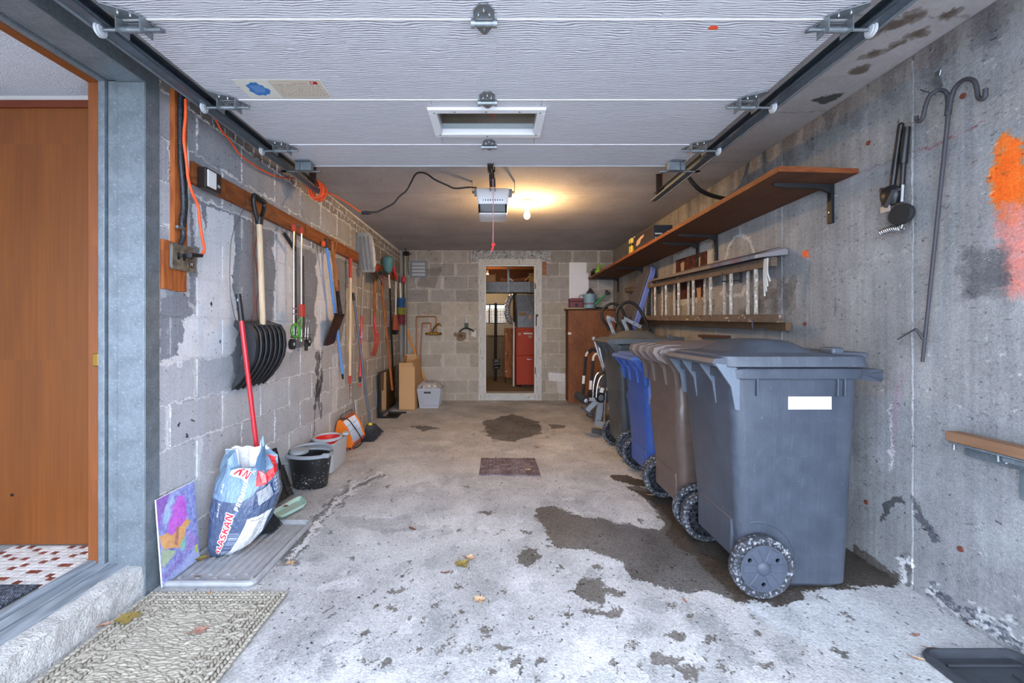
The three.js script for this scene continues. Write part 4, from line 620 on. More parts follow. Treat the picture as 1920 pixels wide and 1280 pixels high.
    for (const s of [-1, 1]) wheel(b, x(0.128), 0.134, z(s * (half - 0.022)), 1, s < 0);
    if (sticker) { const q = (px, py) => at(px, py, D - 0.258); const A = q(1477, 743), B = q(1558, 767); const st = part('sticker', rbb(A.x, B.x, B.y, A.y, z(hw((A.y + B.y) / 2) + 0.0), z(hw((A.y + B.y) / 2) + 0.0025), 0.001), M.sticker_white, bd); st.geometry.translate(0, 0, 0); }
    return b;
  };
  mat('sticker_white', { color: 0xf1f1ee, roughness: 0.6 });
  const P = (name, base, seed, o = {}) => mat(name, { map: scratch(base, seed, o.dusty ?? 1), roughness: o.rough ?? 0.37 }, 0.6, 'v');
  P('bin_slate', [63, 69, 80], 3); P('lid_slate', [70, 76, 86], 4, { dusty: 2, rough: 0.5 }); P('bin_brown', [92, 77, 70], 5, { dusty: 1.5 }); P('lid_brown', [112, 99, 94], 6, { dusty: 2, rough: 0.55 }); P('bin_blue', [48, 78, 146], 7); P('lid_blue', [84, 110, 168], 8, { dusty: 2 }); P('bin_charcoal', [60, 62, 64], 9); P('lid_charcoal', [78, 80, 82], 10, { dusty: 2, rough: 0.55 }); P('fin_slate', [92, 102, 114], 11);
  bin('slate grey wheeled bin nearest the opening, with a blank white sticker on its side', 1.0, 2.215, M.bin_slate, M.lid_slate, { sticker: true, finm: M.fin_slate, lidH: 0.118 });
  bin('dusty brown wheeled bin between the slate grey bin and the blue bin', 1.0, 2.85, M.bin_brown, M.lid_brown, { step: 0.012, domed: false, hookLid: true, lidH: 0.1, H: 0.985 });
  bin('blue wheeled bin between the brown bin and the charcoal bin', 1.02, 3.46, M.bin_blue, M.lid_blue, { step: 0.014, domed: false, H: 0.905, lidH: 0.07 });
  bin('charcoal wheeled bin farthest from the opening, beside the exercise bench', 1.03, 4.2, M.bin_charcoal, M.lid_charcoal, { H: 1.0, lidH: 0.12 });
}
// ---------------------------------------------------------------- left wall: rail, outlet, hanging tools
{
  const x0 = XL + 0.001, rail = thing('tool_rail', 'long orange-brown board screwed along the block wall, carrying the tools', 'board', V(x0, 1.83, -4.4));
  const p = [0, 1].map((e) => [[0, 1.962], [0.026, 1.962], [0.03, 1.958], [0.03, 1.862], [0.026, 1.858], [0, 1.858]].map(([x, y]) => V(x0 + x, y - (e ? 0.03 : 0), e ? -6.72 : -2.235)));
  part('board', loft(p, { crease: 0.3 }), M.wood_orange_z, rail);
  for (const d of [2.7, 3.55, 4.4, 5.25]) part('seam', rbb(x0 + 0.0295, x0 + 0.0312, 1.855 - 0.007 * (d - 2.2), 1.962 - 0.007 * (d - 2.2), -d - 0.0015, -d + 0.0015, 0.0005), M.wood_dark, rail);
  const sw = thing('door_button', 'black wall control with a white push plate at the near end of the rail', 'switch', V(-1.47, 1.84, -2.33));
  part('case', rbb(-1.479, -1.435, 1.842, 1.945, -2.395, -2.262, 0.006, 2), mat('brown_black', { color: 0x2a2220, roughness: 0.4 }), sw); part('push_plate', rbb(-1.437, -1.43, 1.852, 1.936, -2.345, -2.275, 0.006, 2), M.white_plastic, sw); part('small_button', [rbb(-1.437, -1.433, 1.87, 1.885, -2.38, -2.36, 0.002)], M.grey_plastic, sw);
}
{
  const t = thing('cable_board', 'narrow upright board carrying the cable down to the outlet box', 'board', V(XL, 1.33, -2.15));
  part('upright', rbb(XL + 0.001, XL + 0.024, 1.54, 2.26, -2.205, -2.118, 0.002), mat('plank_light', { map: T.wood_orange, color: 0xe8c4a0, roughness: 0.8 }, 0.3, 'y'), t);
  part('backing_plank', rbb(XL + 0.001, XL + 0.016, 1.325, 1.548, -2.128, -2.056, 0.002), M.plank_light, t); part('backing_plank', rbb(XL + 0.001, XL + 0.016, 1.32, 1.545, -2.212, -2.13, 0.002), M.plank_light, t);
  const b = thing('outlet_box', 'weathered steel outlet box with two switches and a socket on the backing plank', 'outlet', V(-1.48, 1.42, -2.17));
  part('box', rbb(XL + 0.017, -1.481, 1.424, 1.534, -2.245, -2.092, 0.003), M.galv, b);
  part('cover_plate', rbb(-1.481, -1.476, 1.418, 1.540, -2.252, -2.088, 0.0025, 2), mat('cover_worn', { map: T.rustyspeck, metalness: 0.4, roughness: 0.55 }, 0.2), b);
  for (const z of [-2.128, -2.166]) { const s = part('toggle', rb(0.02, 0.016, 0.008, 0.003, -1.468, 1.486, z), M.black_plastic, b); part('toggle_slot', rbb(-1.476, -1.4748, 1.466, 1.498, z - 0.008, z + 0.008, 0.0005), M.steel_black, b); }
  for (const y of [1.495, 1.452]) part('socket', rod(V(-1.4765, y, -2.216), V(-1.474, y, -2.216), 0.0165, 0.0165, 16), mat('socket_brown', { color: 0x3a2c26, roughness: 0.5 }), b);
  for (const z of [-2.211, -2.221]) part('slot', rbb(-1.4742, -1.4732, 1.448, 1.462, z - 0.0012, z + 0.0012, 0.0004), M.white_plastic, b);
  parts('screw', [[1.43, -2.1], [1.53, -2.1], [1.43, -2.24], [1.53, -2.24]].map(([y, z]) => rod(V(-1.4765, y, z), V(-1.4745, y, z), 0.004, 0.004, 8)), M.zinc, b);
  const c = thing('armored_cable', 'grey armored cable clipped down the upright board', 'cable', onL(338, 300, 0.03));
  part('cable', (() => { const pts = [[339, 178], [338, 230], [339, 300], [343, 350], [344, 390], [341, 420], [344, 440], [339, 458]].map(([x, y]) => onL(x, y, 0.04)); const cu = new THREE.CatmullRomCurve3(pts), g = [tube(pts, 0.009, 80, 8)]; for (let i = 0; i < 70; i++) { const q = cu.getPointAt(i / 70), tn = cu.getTangentAt(i / 70); g.push(along(new THREE.CylinderGeometry(0.0115, 0.0115, 0.006, 8), q.clone().addScaledVector(tn, -0.003), q.clone().addScaledVector(tn, 0.003))); } return g; })(), mat('armor', { map: T.galv, color: 0x74767a, metalness: 0.6, roughness: 0.5 }, 0.1), c).userData.kind = 'stuff';
  part('black_cable', tube([[345, 180], [345, 260], [349, 340], [350, 390], [345, 430], [345, 447]].map(([x, y]) => onL(x, y, 0.035)), 0.006, 50, 6), M.cord_black, c);
  part('white_wire', tube([[349, 262], [353, 300], [352, 360], [347, 410], [349, 455]].map(([x, y]) => onL(x, y, 0.02)), 0.004, 40, 6), M.white_plastic, c);
  part('clip', rb(0.012, 0.014, 0.05, 0.002, onL(338, 427, 0.05).x, onL(338, 427, 0.05).y, onL(338, 427, 0.05).z), M.zinc, c);
}
// snow shovel
{
  const zc = -2.74, t = thing('snow_shovel', 'snow shovel with a black D grip, pale wooden handle and ribbed black scoop', 'shovel', V(-1.42, 0.81, zc));
  const a = onL(486, 412, 0.075), b = V(-1.385, 1.135, zc + 0.02), h = part('handle', rod(b, a, 0.0165, 0.0165, 14), M.wood_pale_y, t);
  const top = a.clone().lerp(b, -0.18), z = zc;
  part('grip', [tube([V(a.x, a.y - 0.03, a.z), V(a.x - 0.005, a.y + 0.03, a.z + 0.03), V(a.x - 0.005, a.y + 0.10, a.z + 0.055), V(a.x, a.y + 0.135, a.z + 0.05)], 0.014, 20, 8), tube([V(a.x, a.y - 0.03, a.z), V(a.x + 0.0, a.y + 0.03, a.z - 0.035), V(a.x, a.y + 0.09, a.z - 0.06), V(a.x, a.y + 0.125, a.z - 0.055)], 0.013, 20, 8), rod(V(a.x, a.y + 0.13, a.z + 0.06), V(a.x, a.y + 0.12, a.z - 0.06), 0.016, 0.016, 10), rod(V(a.x, a.y - 0.03, a.z), V(a.x, a.y + 0.015, a.z), 0.021, 0.024, 12)], M.black_plastic, t);
  const prof = [[-1.455, 1.19], [-1.375, 1.165], [-1.348, 1.12], [-1.34, 1.04], [-1.352, 0.97], [-1.385, 0.905], [-1.43, 0.845], [-1.475, 0.8]], w = 0.185;
  const th = prof.map(([x, y], i) => { const q = prof[Math.min(i + 1, 7)], o = prof[Math.max(i - 1, 0)], dx = q[0] - o[0], dy = q[1] - o[1], L = Math.hypot(dx, dy); return [x + dy / L * 0.005 , y - dx / L * 0.005]; });
  const sc = part('scoop', loft([w, -w].map((s) => [...prof, ...th.reverse().slice()].map(([x, y]) => V(x, y, zc + s))).map((r, i, all) => (th.length, r)), { crease: 0.5 }), mat('scoop_black', { map: T.dirtyplastic, color: 0x3a3c40, roughness: 0.38 }, 0.4), t);
  for (const s of [-1, 1]) part('side_wall', extr([...prof, [-1.47, 0.83], [-1.425, 0.93], [-1.405, 1.02], [-1.42, 1.11], [-1.462, 1.16]].map((p) => p).reverse(), 0.006, 0.002).translate(0, 0, zc + s * w - 0.003), M.scoop_black, sc);
  for (let i = 0; i < 6; i++) { const zz = zc - w + 0.045 + i * 0.056; part('rib', tube(prof.slice(1).map(([x, y]) => V(x + 0.006, y, zz)), 0.0085, 30, 6), M.black_plastic, sc); }
  part('handle_socket', [rod(V(-1.362, 1.02, zc + 0.01), V(-1.376, 1.15, zc + 0.018), 0.026, 0.022, 12)], M.black_plastic, sc);
}
{
  const t = thing('brown_string', 'two thin brown strings hanging behind the snow shovel handle', 'string', onL(475, 500, 0.03));
  part('strand', tube([[474, 398], [475, 440], [475, 500], [477, 560], [474, 604]].map(([x, y]) => onL(x, y, 0.03)), 0.0035, 40, 5), M.cord_brown, t); part('strand', tube([[482, 440], [478, 470], [481, 500], [485, 540], [481, 570], [484, 604]].map(([x, y]) => onL(x, y, 0.03)), 0.0035, 40, 5), M.cord_brown, t);
  solo('wire_loop', 'thin grey wire drooping from the rail in front of the white patch', 'wire', tube([[495, 372], [478, 373], [462, 385], [445, 415], [434, 450], [431, 500], [432, 550], [438, 585], [446, 612]].map(([x, y]) => onL(x, y, 0.05)), 0.0022, 70, 5), M.wire);
  const b = thing('tube_brush', 'small dark tube brush on a wire between the shovel and the luggage cart', 'brush', onL(543, 455, 0.06)), A = onL(533, 438, 0.055), B = onL(553, 468, 0.055);
  part('wire_handle', tube([[488, 372], [500, 388], [514, 408], [525, 422], [533, 438], [553, 468]].map(([x, y]) => onL(x, y, 0.055)), 0.0025, 40, 5), M.wire, b);
  part('bristles', (() => { const g = [rod(A, B, 0.013, 0.013, 10)], r = rng(3); for (let i = 0; i < 220; i++) { const c = A.clone().lerp(B, r()), dd = V(r() - 0.5, r() - 0.5, r() - 0.5).normalize().multiplyScalar(0.02); g.push(rod(c, c.clone().add(dd), 0.0012, 0.0006, 3)); } return g; })(), M.bristle, b).userData.kind = 'stuff';
}
// folding luggage cart with a green cord
{
  const P = (x, y, o = 0.09) => onL(x, y, o), t = thing('luggage_cart', 'folded chrome luggage cart with small black wheels and a green cord', 'luggage cart', P(558, 645));
  for (const [x, y0, y1] of [[550.5, 430, 640], [564.8, 434, 640]]) { part('pole', [rod(P(x + 0.6, y1), P(x, y0), 0.0065, 0.0065, 10)], M.chrome, t); part('pole_cap', rb(0.022, 0.05, 0.03, 0.006, P(x, y0 - 3).x, P(x, y0 - 3).y, P(x, y0).z, 2), M.red_matte, t); }
  for (const [x, y0, y1] of [[554.5, 440, 632], [569, 480, 636]]) part('strap', rod(P(x + 1, y1, 0.06), P(x, y0, 0.06), 0.004, 0.004, 6), M.cord_black, t);
  part('top_bar', tube([P(549, 424), P(556, 421), P(566, 427)], 0.007, 12, 8), M.wire, t);
  part('crossbar', [rod(P(549, 578), P(570, 580), 0.007, 0.007, 8), rod(P(549, 588), P(572, 591), 0.006, 0.006, 8)], M.grey_paint, t); part('clasp', rb(0.03, 0.09, 0.05, 0.006, P(561, 582, 0.11).x, P(561, 582).y, P(561, 580).z, 2), M.red_matte, t); 
  for (const x of [556, 572, 577]) part('side_wire', tube([P(x, 592), P(x + 3, 600), P(x + 1, 612), P(x, 636)], 0.004, 16, 6), M.chrome, t);
  part('axle_bar', [rod(P(546, 632), P(580, 634), 0.007, 0.007, 8), rod(P(548, 622), P(582, 628), 0.004, 0.004, 6), rod(P(578, 626), P(587, 626), 0.004, 0.004, 6)], M.chrome, t);
  for (const [x, y, o] of [[548, 645, 0.12], [577.5, 640, 0.06]]) { const c = P(x, y, o), w = part('wheel', rod(c.clone().add(V(-0.012, 0, 0)), c.clone().add(V(0.012, 0, 0)), 0.036, 0.036, 24).rotateY(0), M.rubber, t); part('wheel_hub', rod(c.clone().add(V(-0.015, 0, 0)), c.clone().add(V(0.015, 0, 0)), 0.011, 0.011, 14), M.grey_light, w); }
  part('foot', rb(0.02, 0.06, 0.03, 0.006, P(574, 650).x, P(574, 650).y, P(574, 650).z, 1), M.black_plastic, t);
  const g = thing('green_cord', 'bright green cord coiled on the luggage cart', 'cord', P(556, 620, 0.12)), pts = []; for (let i = 0; i <= 60; i++) { const a = i / 12 * 6.283, k = 1 - 0.004 * i; const c = P(553.5 + 8 * Math.cos(a) * k, 620 + 14 * Math.sin(a) * k, 0.12 + 0.0006 * i); pts.push(c); }
  part('coil', tube(pts, 0.0052, 240, 5), M.green, g); part('tail', tube([P(558, 604, 0.13), P(565, 596, 0.13), P(564, 620, 0.13), P(562, 640, 0.12)], 0.0052, 24, 5), M.green, g);
}
// long-handled tools
{
  const P = onL;
  let t = thing('blue_pole', 'light blue pole hanging by a black holder with an orange tag', 'pole', P(643, 710, 0.05)); const a = P(613, 464, 0.075), b = P(642, 700, 0.05);
  part('pole', rod(b, a, 0.0125, 0.0125, 12), M.blue_pole, t); part('tip', rod(P(643.2, 710, 0.05), b, 0.009, 0.0125, 10), M.black_plastic, t); part('hanger', [rod(a, P(611.5, 447, 0.075), 0.015, 0.013, 10)], M.black_plastic, t); const og = P(606.5, 457, 0.08); part('orange_tag', rb(0.02, 0.045, 0.045, 0.006, og.x, og.y, og.z, 2), M.orange_cord, t);
  t = thing('spade', 'old spade with a worn wooden handle and dark brown blade', 'spade', V(-1.45, 0.99, -4.05)); const s0 = P(622, 452, 0.09), s1 = P(632, 545, 0.1), s2 = P(638, 590, 0.115);
  part('handle', [rod(s1, s0, 0.0175, 0.0165, 12)], M.wood_orange_y, t); part('grip', [rod(P(617, 446, 0.06), P(632, 452, 0.12), 0.014, 0.014, 10), tube([P(618, 447, 0.06), P(622, 462, 0.085), P(625, 480, 0.09)], 0.009, 12, 6), tube([P(632, 452, 0.12), P(629, 466, 0.1), P(626, 482, 0.09)], 0.009, 12, 6)], M.wood_orange_y, t);
  part('shank', [rod(P(631, 525, 0.1), P(634, 560, 0.1), 0.019, 0.017, 10), rod(P(634, 560, 0.1), s2, 0.017, 0.02, 10)], mat('spade_steel', { map: T.rust, color: 0x6a6260, metalness: 0.4, roughness: 0.6 }, 0.3), t);
  const c = [[-1.392, 1.262, -3.945], [-1.40, 1.262, -4.205], [-1.492, 1.0, -4.185], [-1.496, 0.985, -4.06], [-1.492, 0.992, -3.945]].map((q) => V(...q));
  part('blade', loft([c, c.map((v) => v.clone().add(V(0.009, 0.003, 0)))].map((r, i) => (i ? r : r)), { crease: 0.3 }), mat('blade_brown', { map: T.rust, color: 0x9a8880, metalness: 0.3, roughness: 0.55 }, 0.3), t); part('tread', [rod(c[0], c[1], 0.009, 0.009, 8)], M.spade_steel, t);
  t = thing('edging_iron', 'wooden handled weeder with red ferrules and a thin red spike', 'weeder', P(656, 750, 0.05));
  part('handle', rod(P(656, 706, 0.05), P(657, 520, 0.05), 0.0145, 0.0145, 12), M.wood_pale_y, t); part('top_ferrule', rod(P(657, 521, 0.05), P(657, 484, 0.05), 0.0165, 0.018, 12), M.red_matte, t); part('ferrule', rod(P(656, 719, 0.05), P(656, 704, 0.05), 0.012, 0.0165, 12), M.red_matte, t); part('spike', rod(P(656.3, 750, 0.05), P(656, 718, 0.05), 0.003, 0.006, 8), M.rust_bolt, t);
  // broom with the grey pole
  t = thing('grey_broom', 'grey poled broom with a yellow collar standing on its dark bristles', 'broom', V(-1.3, 0, -4.8)); const top = V(-1.478, 1.49, -4.73), col = V(-1.325, 0.145, -4.8);
  part('pole', rod(col, top, 0.0125, 0.0115, 12), mat('pole_grey', { color: 0x5a626e, roughness: 0.35, metalness: 0.3 }), t); part('grip', rod(top.clone().lerp(col, 0.05), top.clone().lerp(col, -0.01), 0.0155, 0.0165, 12), M.black_plastic, t); part('collar', rod(V(-1.318, 0.105, -4.805), V(-1.327, 0.15, -4.8), 0.026, 0.018, 12), M.yellow, t);
  part('bristles', (() => { const r = rng(4), g = [loft([[-1.36, -1.27, -4.87, -4.74, 0.125], [-1.36, -1.26, -4.95, -4.66, 0.05]].map(([x0, x1, z0, z1, y]) => rr(x0, x1, z0, z1, 0.02, y, 2)))]; for (let i = 0; i < 900; i++) { const k = r(), q = r(), A = V(-1.35 + 0.075 * q, 0.12, -4.86 + 0.12 * k), B = V(-1.365 + 0.13 * q + 0.02 * r(), 0.003 + 0.03 * Math.max(0, 0.5 - k), -5.0 + 0.42 * k + 0.02 * r()); g.push(rod(B, A, 0.0018, 0.0014, 3)); } return g; })(), mat('bristle_grey', { color: 0x3c4048, roughness: 0.9 }), t).userData.kind = 'stuff';
  // mop
  t = thing('dust_mop', 'mop with a fluffy grey and white pad hung upward on a red and black pole', 'mop', P(675, 725, 0.06)); const m0 = P(675, 714, 0.06), m1 = P(678, 592, 0.06), m2 = P(681, 505, 0.06);
  part('pole', rod(m1, m2, 0.0105, 0.0105, 12), mat('pole_silver', { color: 0x8a8684, metalness: 0.7, roughness: 0.35 }), t); part('lower_pole', [rod(P(675, 708, 0.06), m1, 0.0125, 0.0115, 12)], M.red, t); part('band', rod(P(677, 633, 0.06), P(677.5, 621, 0.06), 0.0135, 0.0135, 12), mat('band_lilac', { color: 0xb8b4d8, roughness: 0.5 }), t); part('end_sleeve', rod(P(675, 716, 0.06), P(675, 706, 0.06), 0.0135, 0.0135, 12), M.black_plastic, t); part('end_cap', ball(0.0145, P(675, 722, 0.06).x, P(675, 722, 0.06).y, P(675, 722, 0.06).z), M.red_bright, t);
  part('pad', (() => { const r = rng(9), A = at(682, 437, 4.95), B = at(691, 510, 4.95), g = [], rings = []; for (let i = 0; i <= 22; i++) { const k = i / 22, c = A.clone().lerp(B, k), w = 0.086 * Math.pow(Math.sin(Math.PI * clamp(0.06 + k * 0.9)), 0.22), ring = []; for (let j = 0; j < 40; j++) { const a = j / 40 * 6.283, rib = 1 + 0.10 * Math.abs(Math.sin(a * 5)) + 0.10 * r(); ring.push(V(c.x + w * Math.sin(a) * rib, c.y, c.z + 0.026 * Math.cos(a) * rib)); } rings.push(ring); } g.push(loft(rings, { crease: 0.4 })); for (let i = 0; i < 1800; i++) { const k = r(), c = A.clone().lerp(B, k), s = r() * 2 - 1, q = V(c.x + 0.08 * s, c.y, c.z + 0.024 * Math.sqrt(1 - s * s * 0.8)); g.push(rod(q, q.clone().add(V((r() - 0.5) * 0.025, (r() - 0.5) * 0.03, 0.01 + 0.014 * r())), 0.0026, 0.001, 3)); } return g; })(), M.mop, t).userData.kind = 'stuff'; for (const s of [-0.04, 0.0, 0.04]) { const A = at(683, 443, 4.92), B = at(690, 506, 4.92); part('grey_band', loft([0, 1].map((q) => { const c = q ? B : A; return rr(c.x + s - 0.008, c.x + s + 0.008, c.z + 0.004, c.z + 0.014, 0.004, c.y, 1); }), {}), mat('mop_grey', { color: 0x8c8a88, roughness: 1, bumpMap: T.grainy, bumpScale: 0.01 }, 0.1), t); }
  // keys
  t = thing('key_ring', 'bunch of keys with a cream tag hanging from the rail', 'keys', P(673, 520, 0.05)); part('chain', tube([[672, 485], [673, 492], [672, 500], [673, 505]].map(([x, y]) => P(x, y, 0.05)), 0.006, 16, 5), M.zinc, t); part('tag', rb(0.012, 0.06, 0.05, 0.008, P(672.5, 512, 0.05).x, P(672.5, 512).y, P(672.5, 512).z, 2), mat('tag_cream', { color: 0xb8a98a, roughness: 0.6 }), t); part('key', [rb(0.006, 0.05, 0.02, 0.003, P(674, 504, 0.06).x, P(674, 502).y, P(674, 504).z, 1)], M.brass, t);
  // digging fork
  t = thing('digging_fork', 'garden fork with a red grip, wooden handle and four red tines', 'garden fork', P(702, 666, 0.07)); 
  part('handle', rod(P(702.5, 592, 0.06), P(703.5, 514, 0.06), 0.0175, 0.0175, 12), M.wood_orange_y, t); part('grip', [rod(P(704, 517, 0.06), P(704.5, 503, 0.06), 0.021, 0.024, 10), rod(P(700, 508, 0.05), P(709, 500, 0.08), 0.014, 0.014, 8)], M.red_matte, t); part('neck', tube([P(702.5, 588, 0.06), P(702.5, 605, 0.06), P(704, 618, 0.075), P(706, 627, 0.09)], 0.016, 20, 8), M.red, t);
  const f0 = P(706, 627, 0.09); part('fork_head', rod(P(702, 625, 0.09), P(710, 628, 0.09), 0.009, 0.009, 8), M.red, t); for (let i = 0; i < 4; i++) part('tine', tube([P(702.2 + i * 2.5, 625, 0.09), P(702.5 + i * 2.3, 640, 0.1), P(699.8 + i * 2.3, 655, 0.08), P(695.5 + i * 2.5, 667, 0.04)], 0.0055, 16, 6), M.red_matte, t);
  // hoe
  t = thing('hoe', 'hoe with a bent black neck and long reddish wooden handle', 'hoe', V(-1.38, 0.3, -6.02)); const h1 = V(-1.37, 0.32, -6.03), h0 = P(715.5, 535, 0.06); part('handle', rod(h1, h0, 0.0175, 0.0145, 12), M.wood_orange_y, t); part('neck', [tube([h0, P(714, 526, 0.06), P(710, 521, 0.07), P(706, 516, 0.1)], 0.007, 16, 6), rod(P(716.5, 548, 0.06), h0, 0.018, 0.012, 10)], M.steel_black, t); part('hoe_blade', bar(P(703, 512, 0.13), P(708, 519, 0.06), 0.12, 0.004), M.steel_black, t);
  t = thing('hand_cultivator', 'small red hand cultivator hanging beside the hoe', 'cultivator', P(719, 540, 0.04)); part('handle', rod(P(718.5, 540, 0.04), P(719, 520, 0.04), 0.009, 0.012, 8), M.red_matte, t); part('prong', [tube([P(719, 522, 0.04), P(719, 514, 0.05), P(722, 513, 0.1)], 0.005, 10, 5)], M.red_matte, t); part('prong', tube([P(719, 522, 0.04), P(716, 516, 0.05), P(716, 514, 0.1)], 0.005, 10, 5), M.red_matte, t);
  // teal scoop on pole
  t = thing('teal_brush', 'long pole with a teal plastic scoop head, propped head up', 'scoop', P(737, 690, 0.05)); const q0 = P(736.5, 690, 0.04), q1 = P(731, 540, 0.08), q2 = P(729, 512, 0.08); part('pole', rod(q0, q1, 0.0125, 0.0125, 10), M.steel_black, t); part('upper_pole', rod(q1, q2, 0.012, 0.012, 10), M.cream, t); const tc = P(727, 495, 0.1); part('scoop_head', loft([[0.05, 0.03, -0.12], [0.1, 0.05, -0.06], [0.115, 0.055, 0.02], [0.11, 0.045, 0.08], [0.07, 0.02, 0.1]].map(([w, dd, y]) => ring(tc.x, tc.z, w * 0.62, dd, tc.y + y, 18)).reverse(), { crease: 0.6 }), M.teal, t); part('scoop_rim', bar(P(711, 511, 0.06), P(729, 513, 0.1), 0.02, 0.05), mat('teal_dark', { color: 0x2c3638, roughness: 0.6 }), t);
  // corner broom
  t = thing('corner_broom', 'broom hung upside with a white stick, red top and worn orange bristles', 'broom', P(741, 626, 0.09)); part('stick', rod(P(742, 592, 0.08), P(742.5, 528, 0.08), 0.0105, 0.0105, 10), M.cream, t); part('red_top', [tube([P(738, 500, 0.06), P(740, 512, 0.07), P(743, 522, 0.08)], 0.022, 12, 8), rb(0.05, 0.10, 0.08, 0.02, P(746, 524, 0.09).x, P(746, 524).y, P(746, 524).z)], M.red, t); const bc = P(741, 605, 0.09); part('bristles', loft([[0.03, 0.05, 0.11], [0.045, 0.085, 0.0], [0.06, 0.11, -0.10]].reverse().map(([a, b2, y]) => ring(bc.x, bc.z, a, b2, bc.y + y, 20))), mat('bristle_orange', { color: 0xa8553c, roughness: 0.95, bumpMap: T.grainy, bumpScale: 0.01 }, 0.12), t); part('base_block', loft([[0.055, 0.10, -0.10], [0.04, 0.07, -0.15], [0.03, 0.05, -0.165]].reverse().map(([a, b2, y]) => ring(bc.x, bc.z, a, b2, bc.y + y, 18))), M.steel_black, t);
  // duster
  t = thing('feather_duster', 'fluffy duster in blue, yellow and maroon bands with a white handle', 'duster', P(752, 610, 0.08)); part('handle', rod(P(751.5, 562, 0.1), P(750, 530, 0.1), 0.0135, 0.0135, 10), M.cream, t);
  [[558, 576, 0x2f5a86], [576, 590, 0x8f8a38], [590, 607, 0x7a3440]].forEach(([y0, y1, c], i) => { const A = P(752, y0, 0.1), B = P(752.5, y1, 0.1), r = rng(20 + i), g = [rod(B, A, 0.05, 0.05, 12)]; for (let k = 0; k < 260; k++) { const q = A.clone().lerp(B, r()), a = r() * 6.28; g.push(rod(q, q.clone().add(V(Math.cos(a) * 0.068, -0.02 + 0.03 * r(), Math.sin(a) * 0.068)), 0.007, 0.002, 3)); } part('fluff', g, mat('fluff_' + i, { color: c, roughness: 1 }), t).userData.kind = 'stuff'; });
}
